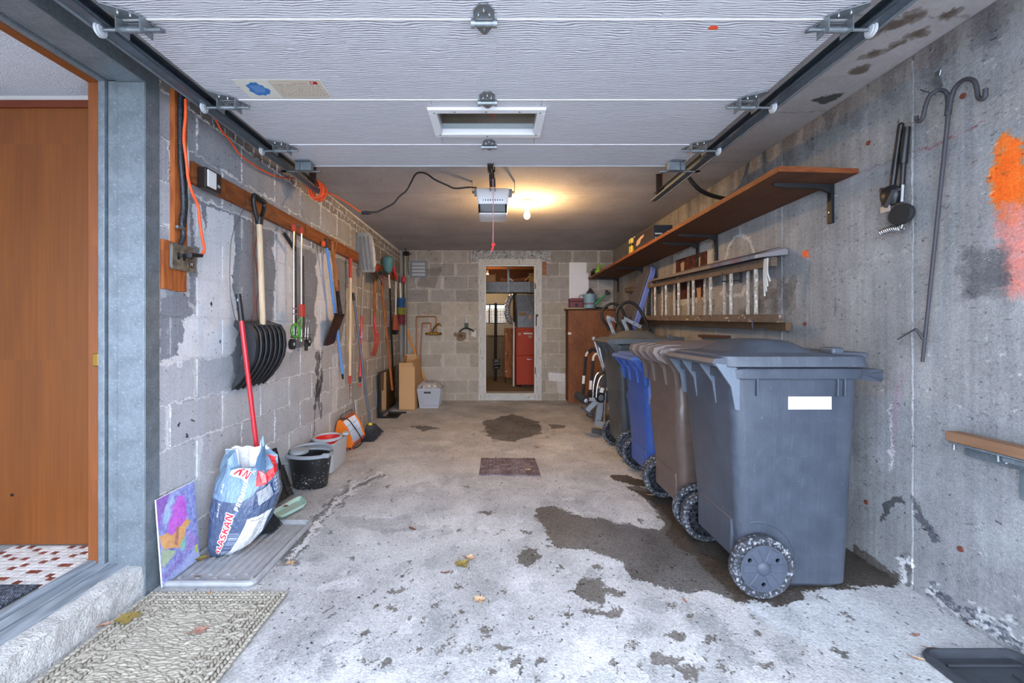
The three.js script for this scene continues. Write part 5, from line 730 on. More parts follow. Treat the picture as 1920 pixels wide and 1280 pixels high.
// ---------------------------------------------------------------- things on the floor along the left wall
// painting leaning on the wall
{
  const tex = paintTex(512, 768, (c, w, h) => {
    const put = (pts, col) => { c.fillStyle = col; c.beginPath(); pts.forEach(([x, y], i) => (i ? c.lineTo(x * w, y * h) : c.moveTo(x * w, y * h))); c.closePath(); c.fill(); }, r = rng(44);
    c.fillStyle = '#7d7fc0'; c.fillRect(0, 0, w, h);
    for (let i = 0; i < 900; i++) { c.fillStyle = ['rgba(150,176,214,0.35)', 'rgba(90,78,168,0.35)', 'rgba(116,110,190,0.4)', 'rgba(160,196,216,0.25)'][i % 4]; c.beginPath(); c.ellipse(r() * w, r() * h, 8 + 26 * r(), 6 + 18 * r(), r() * 3, 0, 7); c.fill(); }
    put([[0, 0], [0.34, 0], [0.24, 0.1], [0.1, 0.2], [0.05, 0.3], [0, 0.32]], 'rgba(122,54,160,0.75)'); put([[0.2, 0.12], [0.4, 0.06], [0.44, 0.14], [0.2, 0.34], [0.1, 0.3]], 'rgba(160,190,214,0.8)');
    const pink = [[0.52, 0.08], [0.66, 0.1], [0.7, 0.18], [0.76, 0.2], [0.72, 0.3], [0.74, 0.38], [0.66, 0.44], [0.56, 0.52], [0.44, 0.44], [0.34, 0.52], [0.22, 0.46], [0.24, 0.34], [0.4, 0.22]]; put(pink, '#c04cc4');
    for (let i = 0; i < 60; i++) { c.fillStyle = i % 2 ? 'rgba(214,90,210,0.4)' : 'rgba(168,60,190,0.4)'; c.beginPath(); c.ellipse((0.3 + 0.4 * r()) * w, (0.14 + 0.32 * r()) * h, 20 * r() + 6, 30 * r() + 6, r() * 3, 0, 7); c.fill(); }
    put([[0.02, 0.42], [0.2, 0.43], [0.3, 0.5], [0.42, 0.48], [0.6, 0.44], [0.74, 0.42], [0.84, 0.46], [0.7, 0.52], [0.62, 0.62], [0.5, 0.7], [0.3, 0.64], [0.1, 0.6], [0.03, 0.52]], '#e09a4c'); put([[0.44, 0.44], [0.5, 0.44], [0.44, 0.66], [0.36, 0.62]], '#b06448');
    put([[0.03, 0.58], [0.2, 0.64], [0.42, 0.7], [0.3, 0.74], [0.08, 0.8], [0.03, 0.76]], '#a3b58a'); put([[0.52, 0.66], [0.66, 0.6], [0.62, 0.74], [0.5, 0.76]], '#74c4a8'); put([[0.68, 0.58], [0.8, 0.56], [0.94, 0.72], [0.86, 0.82], [0.64, 0.8]], '#a58cd0');
    c.strokeStyle = '#6a3c8c'; c.lineWidth = 5; for (let i = 0; i < 5; i++) { c.beginPath(); c.moveTo(0.66 * w, (0.66 + i * 0.03) * h); c.lineTo(0.84 * w, (0.61 + i * 0.03) * h); c.stroke(); }
    for (let k = 0; k < 5; k++) { c.strokeStyle = ['#7a3a80', '#8c5aa8', '#a83c7c', '#6a4c9c', '#7a6ab8'][k]; c.lineWidth = 4; c.beginPath(); for (let x = 0.05; x <= 1; x += 0.02) { const y = 0.93 - 0.2 * x + 0.014 * Math.sin(x * 40 + k) + k * 0.014 - 0.03; x === 0.05 ? c.moveTo(x * w, y * h) : c.lineTo(x * w, y * h); } c.stroke(); }
    put([[0.02, 0.95], [0.3, 0.92], [0.6, 0.88], [0.98, 0.84], [1, 1], [0, 1]], 'rgba(160,172,214,0.8)'); put([[0.88, 0.8], [0.97, 0.8], [0.98, 0.9], [0.9, 0.9]], '#c2c040');
    c.fillStyle = 'rgba(235,235,245,0.16)'; c.fillRect(0, 0, w, h); for (let i = 0; i < 700; i++) { c.strokeStyle = ['rgba(230,220,245,0.3)', 'rgba(80,60,150,0.25)', 'rgba(240,200,220,0.22)', 'rgba(120,190,180,0.2)'][i % 4]; c.lineWidth = 1 + 3 * r(); c.beginPath(); const x = r() * w, y = r() * h, a = 6 * r(); c.arc(x, y, 6 + 16 * r(), a, a + 1 + 2 * r()); c.stroke(); }
    c.fillStyle = 'rgba(70,60,140,0.5)'; for (let i = 0; i < 12; i++) c.fillRect((0.06 + i * 0.045) * w, (0.94 - i * 0.006) * h, 5, 0.05 * h);
  }, { disp: 11, cell: 26, grain: 26, grainCell: 4, tone: 14, toneCell: 30, seed: 91 });
  const t = thing('painting', 'unframed abstract painting in purple, magenta and orange leaning on the block wall', 'painting', V(-1.47, 0.012, -2.13)), W = 0.255, H = 0.385;
  const place = (g) => g.applyMatrix4(new THREE.Matrix4().makeRotationFromEuler(new THREE.Euler(0, Math.PI / 2, 0))).rotateZ(0.075).translate(-1.466, 0.012, -2.135);
  const board = part('canvas_board', place(rb(W, H, 0.006, 0.0015, 0, H / 2, 0, 1)), M.white_plastic, t);
  part('painted_face', place(new THREE.PlaneGeometry(W - 0.004, H - 0.004).translate(0, H / 2, 0.0034)), mat('painting', { map: tex, roughness: 0.5, bumpMap: T.scuff, bumpScale: 0.002 }), t);
}
// grey boot tray
const bootTray = (t, x0, x1, z0, z1, m, ribs) => {
  const R = (o, y, r = 0.035) => rr(x0 + o, x1 - o, z0 + o, z1 - o, r, y, 5);
  part('tray', loft([R(0.004, 0.001), R(0, 0.014), R(0.004, 0.026), R(0.013, 0.029), R(0.022, 0.02), R(0.026, 0.006, 0.02), R(0.06, 0.005, 0.02)], { crease: 0.5 }), m, t); ribs();
};
{
  const m = mat('tray_grey', { map: T.dirtyplastic, color: 0xc2c4c7, roughness: 0.6 }, 0.35), t = thing('boot_tray', 'ribbed light grey plastic boot tray lying against the block wall', 'boot tray', V(-1.28, 0, -2.35));
  bootTray(t, -1.495, -1.068, -2.69, -2.02, m, () => { for (let i = 0; i < 9; i++) { const x = -1.445 + i * 0.041; part('rib', loft([0, 1].map((e) => [[-0.012, 0.004], [-0.007, 0.014], [0.007, 0.014], [0.012, 0.004]].map(([a, y]) => V(x + a, y, e ? -2.62 + 0.03 * ((i + 1) % 2) : -2.09 - 0.03 * (i % 2)))), { crease: 0.3 }), m, t); } });
  const mb = mat('tray_black', { map: T.dirtyplastic, color: 0x43484f, roughness: 0.5 }, 0.35), b = thing('boot_tray', 'black rubber boot tray with fanned ribs at the foot of the concrete wall', 'boot tray', V(1.65, 0, -1.3));
  bootTray(b, 1.478, 1.818, -1.615, -0.85, mb, () => { part('rib', rb(0.25, 0.008, 0.012, 0.003, 1.65, 0.0085, -1.553, 1), mb, b); for (let i = 0; i < 9; i++) { const a = -1.15 + i * 0.29, c = V(1.7, 0.008, -1.05), q = V(c.x + Math.sin(a) * 0.42, 0.0085, c.z - Math.cos(a) * 0.46), L = (v) => V(clamp(v.x, 1.52, 1.785), v.y, clamp(v.z, -1.53, -0.9)); part('rib', bar(L(V(c.x + Math.sin(a) * 0.13, 0.0085, c.z - Math.cos(a) * 0.15)), L(q), 0.012, 0.008, V(0, 1, 0)), mb, b); } });
}
// bag of ice melter
{
  const tex = canvasTex(2048, 1024, (c, w, h) => {
    const r = rng(12), Y = (v) => (1 - v) * h, X = (u) => u * w;
    c.fillStyle = '#4a5872'; c.fillRect(0, 0, w, h);
    c.fillStyle = '#7791a8'; c.beginPath(); c.moveTo(0, 0); c.lineTo(w, 0); c.lineTo(w, Y(0.9)); c.lineTo(X(0.62), Y(0.78)); c.lineTo(X(0.52), Y(0.6)); c.lineTo(X(0.47), Y(0.56)); c.lineTo(X(0.36), Y(0.58)); c.lineTo(0, Y(0.6)); c.fill();
    for (let i = 0; i < 500; i++) { c.fillStyle = i % 2 ? 'rgba(140,168,194,0.25)' : 'rgba(46,64,96,0.22)'; c.beginPath(); c.ellipse(r() * w, r() * h, 6 + 30 * r(), 3 + 8 * r(), r() * 3, 0, 7); c.fill(); }
    for (let i = 0; i < 60; i++) { c.fillStyle = 'rgba(214,220,228,0.55)'; const y = Y(0.05 + 0.3 * r()); c.fillRect(X(0.462 + 0.012 * r()), y, X(0.05 + 0.03 * r()), 2.5); }
    const word = (s, u, v, px, rot, fill, stroke, lw = 8) => { c.save(); c.translate(X(u), Y(v)); c.rotate(rot); c.font = `bold italic ${px}px sans-serif`; c.lineJoin = 'round'; if (stroke) { c.strokeStyle = stroke; c.lineWidth = lw; c.strokeText(s, 0, 0); } c.fillStyle = fill; c.fillText(s, 0, 0); c.restore(); };
    word('ALASKAN', 0.458, 0.165, 74, -1.50, '#c8203a', '#f2f2f2', 14); word('PREMIUM', 0.482, 0.5, 50, -1.44, '#f2f4f6', null); word('ICE', 0.525, 0.745, 50, -1.1, '#eef2f6', null);
    c.fillStyle = '#eef0f0'; c.save(); c.translate(X(0.457), Y(0.80)); c.rotate(0.4); c.fillRect(-66, -66, 150, 132); c.restore(); word('KN', 0.43, 0.77, 96, 0.42, '#c8203a', '#f4f4f4', 12);
    c.strokeStyle = '#1c2a44'; c.lineWidth = 4; c.beginPath(); c.arc(X(0.442), Y(0.86), 22, 0, 5); c.stroke(); c.fillStyle = '#eef0f0'; c.beginPath(); c.ellipse(X(0.445), Y(0.83), 28, 40, 0.3, 0, 7); c.fill(); c.strokeStyle = '#3a4866'; c.beginPath(); c.arc(X(0.444), Y(0.84), 14, 1, 5.4); c.stroke();
    word('GLACE', 0.398, 0.45, 34, -1.5, '#e8ecf0', null); word('N-15', 0.402, 0.62, 30, -1.5, '#dfe6ee', null);
    // white panel of small print
    c.fillStyle = '#e9eaea'; c.beginPath(); c.moveTo(X(0.535), Y(0.44)); c.lineTo(X(0.7), Y(0.47)); c.lineTo(X(0.7), Y(0.02)); c.lineTo(X(0.515), Y(0.02)); c.fill();
    c.fillStyle = '#5a6070'; c.font = 'bold 15px sans-serif'; c.fillRect(X(0.555), Y(0.425), 190, 5);
    for (let i = 0; i < 26; i++) { const y = Y(0.40 - i * 0.0125); for (let x = X(0.548 - i * 0.0006), e = x + 175 + 40 * r(); x < e; x += 6 + 20 * r()) c.fillRect(x, y, 4 + 15 * r(), 2.4); if (i % 2 === 0) c.fillRect(X(0.65), y, 70, 2.2); }
    c.strokeStyle = '#39445e'; c.lineWidth = 3; c.strokeRect(X(0.53), Y(0.09), 16, 16); c.fillRect(X(0.543), Y(0.082), 40, 5);
    // dark block of white lines, red corner, grid
    c.fillStyle = '#26375a'; c.save(); c.translate(X(0.59), Y(0.6)); c.rotate(-0.28); c.fillRect(-110, -56, 240, 128); c.fillStyle = '#e6eaf0'; for (let i = 0; i < 11; i++) c.fillRect(-86 + i * 3, -44 + i * 10, 180 - 14 * r(), 4); c.restore();
    c.fillStyle = '#dd2a2c'; c.beginPath(); c.moveTo(X(0.545), Y(0.82)); c.lineTo(X(0.6), Y(0.74)); c.lineTo(X(0.655), Y(0.8)); c.lineTo(X(0.66), Y(0.98)); c.lineTo(X(0.72), Y(0.88)); c.lineTo(X(0.705), Y(0.78)); c.lineTo(X(0.64), Y(0.7)); c.lineTo(X(0.6), Y(0.67)); c.lineTo(X(0.535), Y(0.66)); c.fill();
    c.strokeStyle = '#f4dada'; c.lineWidth = 3.5; for (let i = 0; i < 8; i++) { c.beginPath(); c.moveTo(X(0.548 + i * 0.003), Y(0.79 - i * 0.014)); c.lineTo(X(0.6), Y(0.735 - i * 0.008)); c.stroke(); c.beginPath(); c.moveTo(X(0.662), Y(0.95 - i * 0.014)); c.lineTo(X(0.69), Y(0.9 - i * 0.012)); c.stroke(); }
    c.strokeStyle = '#e4eaf2'; c.lineWidth = 4; for (let i = 0; i < 5; i++) { c.beginPath(); c.moveTo(X(0.66), Y(0.7 - i * 0.03)); c.lineTo(X(0.72), Y(0.74 - i * 0.03)); c.stroke(); c.beginPath(); c.moveTo(X(0.668 + i * 0.011), Y(0.74)); c.lineTo(X(0.68 + i * 0.011), Y(0.58)); c.stroke(); }
    for (let i = 0; i < 3; i++) { c.fillStyle = '#8cb8e4'; c.beginPath(); c.arc(X(0.657 + (i % 2) * 0.008), Y(0.68 - i * 0.03), 9, 0, 7); c.fill(); }
    for (let i = 0; i < 6; i++) { c.fillStyle = '#dfe5ec'; c.fillRect(X(0.722), Y(0.66 - i * 0.04), 14, 12); }
  });
  const crump = T.scuff.clone(); crump.repeat.set(7, 2.5); crump.needsUpdate = true; const bag = mat('bag_film', { map: tex, roughness: 0.34, bumpMap: crump, bumpScale: 0.012, side: THREE.DoubleSide }), inner = mat('bag_inside', { color: 0xe8e8ea, roughness: 0.55, side: THREE.DoubleSide });
  const t = thing('salt_bag', 'torn navy and white bag of ice melter slumped on the grey boot tray', 'bag', V(-1.29, 0.014, -2.34));
  const L = [[1046, 398, 424], [1040, 393, 442], [1022, 389, 466], [1000, 388, 485], [975, 388, 499], [950, 388, 508], [925, 390, 515], [900, 394, 512], [880, 400, 506], [862, 408, 498], [850, 414, 492]], D = 2.315, n = 72, off = [0.012, 0.016, 0.02, 0.03, 0.045, 0.06, 0.075, 0.09, 0.10, 0.11, 0.115];
  const rings = L.map(([py, a, b], i) => { const A = at(a, py, D), B = at(b, py, D), cx = (A.x + B.x) / 2, hw = (B.x - A.x) / 2, dep = [0.04, 0.075, 0.105, 0.12, 0.125, 0.125, 0.12, 0.108, 0.095, 0.08, 0.065][i], k = i / (L.length - 1), top = sstep(0.6, 1, k);
    return Array.from({ length: n }, (_, j) => { const u = j / n, a2 = (u - 0.5) * 6.28318, sx = Math.sin(a2), cz = Math.cos(a2); const cr = (fbm(u * 26, k * 9 + 3, 26, 3, 71) - 0.5) * (0.022 + 0.07 * top) + (Math.abs(fbm(u * 10, k * 7, 10, 2, 77) - 0.5)) * (-0.045 - 0.06 * top);
      let y = A.y; if (i === L.length - 1) y += 0.05 * (fbm(u * 12, 1, 12, 2, 81) - 0.5) + (u > 0.60 && u < 0.7 ? 0.085 * Math.max(0, 1 - Math.abs(u - 0.655) / 0.045) : 0) - (u > 0.44 && u < 0.6 ? 0.075 : 0); else if (i === L.length - 2) y += u > 0.44 && u < 0.6 ? -0.045 : 0;
      return V(cx + (hw + cr) * Math.sign(sx) * Math.pow(Math.abs(sx), 0.8), Math.max(0.012, y), -D - off[i] * 0.6 - 0.02 + (dep + cr) * cz); }); });
  const g = loft(rings.map((r) => r.slice().concat([r[0].clone()])), { capA: true, capB: false, crease: 1.2, closed: false }), uvA = g.attributes.uv; for (let i = 0; i < uvA.count; i++) uvA.setX(i, uvA.getX(i) * (n + 1) / n - 0.04);
  part('film', g, bag, t);
  const lip = rings[rings.length - 1], c0 = lip.reduce((s, p) => s.add(p), V(0, 0, 0)).multiplyScalar(1 / n), in1 = lip.map((p) => p.clone().lerp(c0, 0.04).add(V(0, -0.004, 0))), in2 = lip.map((p) => V(p.x + (c0.x - p.x) * 0.25, 0.34, p.z + (c0.z - p.z) * 0.25)), in3 = lip.map((p) => V(p.x + (c0.x - p.x) * 0.35, 0.26, p.z + (c0.z - p.z) * 0.35));
  part('lining', loft([lip, in1, in2, in3], { capA: false, capB: true, crease: 1 }), inner, t, 'white inside of the torn bag');
  // torn corner standing up and a strip folded over
  const fl = [[452, 856], [430, 850], [437, 858], [460, 862], [478, 880], [470, 852]].map(([x, y]) => at(x, y, D + 0.06));
  part('torn_flap', loft([[[424, 862], [440, 854], [462, 858], [478, 872]], [[421, 853], [432, 849], [455, 850], [466, 857]]].map((r, k) => r.map(([x, y]) => at(x, y, D + 0.12 + k * 0.01))), { closed: false, capA: false, capB: false }), inner, t);
  part('torn_flap', loft([[[478, 876], [486, 884], [496, 880]], [[482, 858], [489, 862], [497, 856]], [[492, 838], [495, 836], [497, 832]]].map((r, k) => r.map(([x, y], j) => at(x, y, D - 0.02 + k * 0.02 + (j === 1 ? -0.025 : 0)))), { closed: false, capA: false, capB: false }), mat('bag_corner', { color: 0x54718f, roughness: 0.4, side: THREE.DoubleSide }), t);
  // red broom standing behind the bag
  const b = thing('red_broom', 'broom with a red pole and black grip standing behind the ice melter bag', 'broom', V(-1.28, 0.01, -2.56)), p0 = V(-1.285, 0.12, -2.54), p1 = V(-1.396, 1.325, -2.48);
  part('pole', rod(p0, p1, 0.0125, 0.0125, 14), M.red, b); part('grip', rod(p1.clone().lerp(p0, 0.115), p1.clone().lerp(p0, -0.005), 0.0145, 0.0155, 14), M.black_plastic, b); part('grip_hole', rod(p1.clone().add(V(0.006, -0.02, 0.016)), p1.clone().add(V(0.004, -0.035, 0.016)), 0.004, 0.004, 6), M.grey_plastic, b);
  part('head', rb(0.06, 0.06, 0.12, 0.02, -1.292, 0.125, -2.555), M.black_plastic, b);
  part('bristles', (() => { const r = rng(6), g = [loft([rr(-1.325, -1.275, -2.62, -2.5, 0.02, 0.025, 2), rr(-1.32, -1.28, -2.61, -2.51, 0.02, 0.11, 2)])]; for (let i = 0; i < 700; i++) { const A = V(-1.32 + 0.04 * r(), 0.11, -2.61 + 0.1 * r()); g.push(rod(A.clone().add(V(0.01 + 0.055 * r(), -0.09 + 0.012 * r(), (A.z + 2.56) * 0.2)), A, 0.0018, 0.0015, 3)); } return g; })(), M.bristle, b).userData.kind = 'stuff';
}
// dustpan, foam tray, mop bucket, grey tub with red bucket
{
  const t = thing('dustpan', 'black dustpan flecked with white standing against the wall by the mop bucket', 'dustpan', V(-1.42, 0, -3.02)), P = (x, y, d) => at(x, y, d);
  const f = [P(507, 892, 2.86), P(520, 874, 2.95), P(530, 872, 3.0), P(549, 926, 3.1), P(511, 950, 2.85)];
  part('pan', loft([f, f.map((p) => p.clone().add(V(-0.02, 0.002, -0.012)))], { crease: 0.3 }), M.black_specked, t); part('side_lip', [rod(f[3], f[2], 0.008, 0.008, 8)], M.black_specked, t); part('side_lip', [rod(f[4], f[0], 0.008, 0.008, 8)], M.black_specked, t); part('crease', rod(P(521, 880, 2.93), P(541, 928, 3.03), 0.006, 0.004, 8), M.black_specked, t);
  part('handle', [bar(P(525, 878, 2.96), P(514, 840, 2.97), 0.026, 0.014)], M.black_plastic, t); part('handle_slot', bar(P(521, 868, 2.945), P(515, 846, 2.952), 0.006, 0.006), mat('slot_grey', { color: 0x5a5c60, roughness: 0.6 }), t);
  const s = thing('foam_tray', 'pale mint foam tray holding a dry leaf on the floor behind the boot tray', 'tray', V(-1.32, 0.0, -2.87)), c = [V(-1.375, 0, -2.74), V(-1.275, 0, -2.70), V(-1.2, 0, -2.92), V(-1.30, 0, -3.04)], cen = V(-1.29, 0, -2.86), R = (k, y) => c.map((p) => V(cen.x + (p.x - cen.x) * k, y, cen.z + (p.z - cen.z) * k)).flatMap((p, i, a) => { const q = a[(i + 1) % 4], o = a[(i + 3) % 4]; return [p.clone().lerp(o, 0.14), p.clone().lerp(o, 0.04).lerp(q, 0.04), p.clone().lerp(q, 0.14)]; });
  part('tray', loft([R(0.86, 0.016), R(0.98, 0.036), R(1.0, 0.038), R(1.0, 0.034), R(0.84, 0.013), R(0.84, 0.016), R(0.97, 0.036)].slice(0, 5).reverse(), { capA: false, capB: true, crease: 0.5 }), mat('foam_mint', { color: 0xb5d2c4, roughness: 0.8, side: THREE.DoubleSide }), s);
}
{
  const t = thing('mop_bucket', 'oval black mop bucket with a grey rim and folded handle, splashed with white', 'bucket', V(-1.345, 0, -3.31)), c = V(-1.348, 0, -3.32), rot = 0.0;
  const O = (rx, rz, y) => ring(c.x, c.z, rx, rz, y, 36);
  part('bucket', loft([O(0.115, 0.085, 0.002), O(0.122, 0.092, 0.012), O(0.15, 0.112, 0.235), O(0.144, 0.106, 0.235), O(0.12, 0.09, 0.03)].reverse(), { crease: 0.6 }), M.black_specked, t);
  const rimP = (rx, rz, y) => O(rx, rz, y).map((p) => V(p.x + (p.x < c.x - 0.1 ? -0.012 : 0), p.y, p.z));
  const rim = part('rim', loft([rimP(0.15, 0.112, 0.222), rimP(0.164, 0.126, 0.226), rimP(0.166, 0.128, 0.242), rimP(0.152, 0.114, 0.248), rimP(0.144, 0.106, 0.24), rimP(0.15, 0.112, 0.222)].reverse(), { capA: false, capB: false, crease: 0.6 }), M.grey_plastic, t);
  part('wringer', loft([ring(c.x - 0.07, c.z + 0.02, 0.058, 0.07, 0.246, 24), ring(c.x - 0.07, c.z + 0.02, 0.062, 0.074, 0.25, 24), ring(c.x - 0.068, c.z + 0.02, 0.06, 0.072, 0.268, 24), ring(c.x - 0.066, c.z + 0.02, 0.05, 0.062, 0.274, 24)].reverse(), { crease: 0.5 }), M.grey_plastic, t);
  part('handle', [tube(Array.from({ length: 15 }, (_, i) => { const a = Math.PI * (0.02 + 0.96 * i / 14); return V(c.x + 0.15 * Math.cos(a), 0.252 + 0.022 * Math.sin(a), c.z - 0.135 * Math.sin(a)); }), 0.011, 40, 8)], M.grey_plastic, t); part('pivot', rb(0.05, 0.03, 0.03, 0.006, c.x + 0.135, 0.238, c.z + 0.06), M.grey_plastic, t);
}
{
  const t = thing('grey_tub', 'square light grey plastic tub behind the mop bucket', 'tub', V(-1.385, 0, -3.74)), S = (x1, o, y) => rr(-1.496 + o, x1 - o, -3.93 + o, -3.575 - o, 0.03, y, 4);
  part('tub', loft([S(-1.282, 0.012, 0.002), S(-1.278, 0.008, 0.01), S(-1.27, 0, 0.232), S(-1.27, 0.008, 0.236), S(-1.278, 0.014, 0.02)].reverse(), { crease: 0.5 }), M.grey_light, t); part('spout_lip', rbb(-1.30, -1.25, 0.238, 0.262, -3.93, -3.86, 0.008, 2), M.grey_light, t);
  const b = thing('red_bucket', 'round bucket with a red inside and pale rim sitting in the grey tub', 'bucket', V(-1.372, 0.015, -3.74)), c = V(-1.376, 0, -3.74), O = (r, y) => ring(c.x, c.z, r, r * 1.22, y, 36);
  part('bucket', loft([O(0.075, 0.03), O(0.1, 0.25), O(0.094, 0.25), O(0.07, 0.06)].reverse(), { crease: 0.6 }), M.red_bright, b); part('rim', loft([O(0.1, 0.24), O(0.112, 0.244), O(0.113, 0.258), O(0.1, 0.264), O(0.094, 0.256), O(0.1, 0.24)].reverse(), { capA: false, capB: false, crease: 0.6 }), M.grey_light, b);
}
// orange heater, marked strip
{
  const t = thing('space_heater', 'orange electric heater with a slanted wire grille standing by the block wall', 'heater', V(-1.42, 0, -4.45)), z0 = -4.66, z1 = -4.26, pr = [[-1.49, 0.035], [-1.352, 0.035], [-1.335, 0.06], [-1.385, 0.2], [-1.452, 0.285], [-1.475, 0.275], [-1.492, 0.2]];
  for (const z of [z1 - 0.02, z0]) part('side_panel', extr(pr, 0.02, 0.003).translate(0, 0, z), M.orange, t);
  part('back_shell', loft([z0, z1].map((z) => [[-1.495, 0.04], [-1.49, 0.04], [-1.485, 0.2], [-1.47, 0.27], [-1.474, 0.28], [-1.496, 0.2]].map(([x, y]) => V(x, y, z))), { crease: 0.3 }), M.grey_paint, t);
  part('frame', [rbb(-1.37, -1.333, 0.035, 0.062, z0, z1, 0.004)], mat('heater_red', { color: 0xb4583c, roughness: 0.5 }), t); part('frame', [rbb(-1.47, -1.44, 0.262, 0.284, z0, z1, 0.004)], M.heater_red, t);
  part('reflector', bb(-1.47, -1.465, 0.05, 0.26, z0 + 0.02, z1 - 0.02), M.zinc, t);
  for (let i = 0; i < 30; i++) { const z = z0 + 0.03 + i * 0.0118; part('grille_wire', tube([V(-1.345, 0.06, z), V(-1.378, 0.16, z), V(-1.41, 0.225, z), V(-1.45, 0.272, z)], 0.0018, 8, 4), M.chrome, t); }
  part('grille_bar', rod(V(-1.372, 0.14, z0 + 0.02), V(-1.372, 0.14, z1 - 0.02), 0.003, 0.003, 6), M.chrome, t); part('grille_bar', rod(V(-1.405, 0.215, z0 + 0.02), V(-1.405, 0.215, z1 - 0.02), 0.003, 0.003, 6), M.chrome, t); part('element', rod(V(-1.43, 0.13, z0 + 0.03), V(-1.43, 0.13, z1 - 0.03), 0.012, 0.012, 10), M.iron, t);
  part('bail', tube([V(-1.46, 0.28, z1 - 0.02), V(-1.455, 0.32, z1 - 0.025), V(-1.455, 0.325, z0 + 0.05), V(-1.46, 0.28, z0 + 0.03)], 0.0035, 40, 6, false, 0.1), M.steel_black, t);
  part('power_lead', tube([V(-1.46, 0.29, z1 - 0.03), V(-1.42, 0.29, z1 - 0.05), V(-1.40, 0.262, z1 - 0.1), V(-1.36, 0.17, z1 - 0.16), V(-1.33, 0.08, z1 - 0.22), V(-1.31, 0.03, z1 - 0.2), V(-1.33, 0.008, z1 - 0.1), V(-1.37, 0.007, z1 - 0.04), V(-1.37, 0.02, z1 - 0.02)], 0.005, 70, 6), M.cord_black, t);
  for (const z of [z0 + 0.05, z1 - 0.05]) part('foot', rbb(-1.48, -1.35, 0, 0.04, z - 0.012, z + 0.012, 0.003), M.heater_red, t);
  const st = thing('marked_strip', 'narrow white strip with black marks leaning on the wall behind the heater', 'strip', V(-1.47, 0, -4.78)), tx = canvasTex(64, 512, (c, w, h) => { c.fillStyle = '#cfcac0'; c.fillRect(0, 0, w, h); c.fillStyle = '#33302c'; for (let i = 0; i < 9; i++) { const y = 40 + i * 52; c.fillRect(14, y, 30, 6); if (i % 2) c.fillRect(14, y, 6, 26); else c.fillRect(38, y + 14, 6, 22); if (i % 3 === 0) c.fillRect(22, y + 18, 20, 5); } });
  const pl = (g) => g.rotateY(Math.PI / 2).rotateZ(0.14).rotateX(0.0).translate(-1.43, 0.002, -4.82); part('strip', pl(rb(0.05, 0.39, 0.006, 0.001, 0, 0.195, 0, 1)), M.cream, st); part('markings', pl(new THREE.PlaneGeometry(0.047, 0.387).translate(0, 0.195, 0.0034)), mat('strip_marks', { map: tx, roughness: 0.7 }), st);
}
// rusty floor cover, rope mat
{
  const t = thing('floor_cover', 'rusty purple-brown steel cover plate lying in the middle of the floor', 'cover plate', V(0.1, 0, -3.76)), c = [onF(902, 860.5), onF(1003, 861), onF(1014, 893), onF(898, 891.5)], n = 12, rows = [];
  part('plate', loft([c.slice().reverse().map((p) => V(p.x, 0.001, p.z)), c.slice().reverse().map((p) => V(p.x, 0.010, p.z)), c.slice().reverse().map((p) => V(p.x * 0.985 + 0.001, 0.012, p.z + 0.0))], { crease: 0.3 }), mat('cover_rust', { map: dataTex(256, 256, (u, v) => { const p = fbm(u * 8, v * 8, 8, 4, 161), q = fbm(u * 40, v * 40, 40, 2, 163); return mix3([88, 72, 74], [156, 144, 146], clamp(p * 1.5 - 0.4 + (q - 0.5))); }), roughness: 0.9, bumpMap: T.grainy, bumpScale: 0.006 }, 0.4), t);
  const g = []; for (let i = 0; i < 16; i++) for (let j = 0; j < 14; j++) { const x = -0.14 + i * 0.03, z = -3.96 + j * 0.03; if (x > -0.14 && x < 0.32) g.push(bar(V(x - 0.007, 0.0125, z), V(x + 0.007, 0.0125, z + ((i + j) % 2 ? 0.006 : -0.006)), 0.005, 0.003, UPY)); } part('tread_pattern', g, M.cover_rust, t).userData.kind = 'stuff';
}
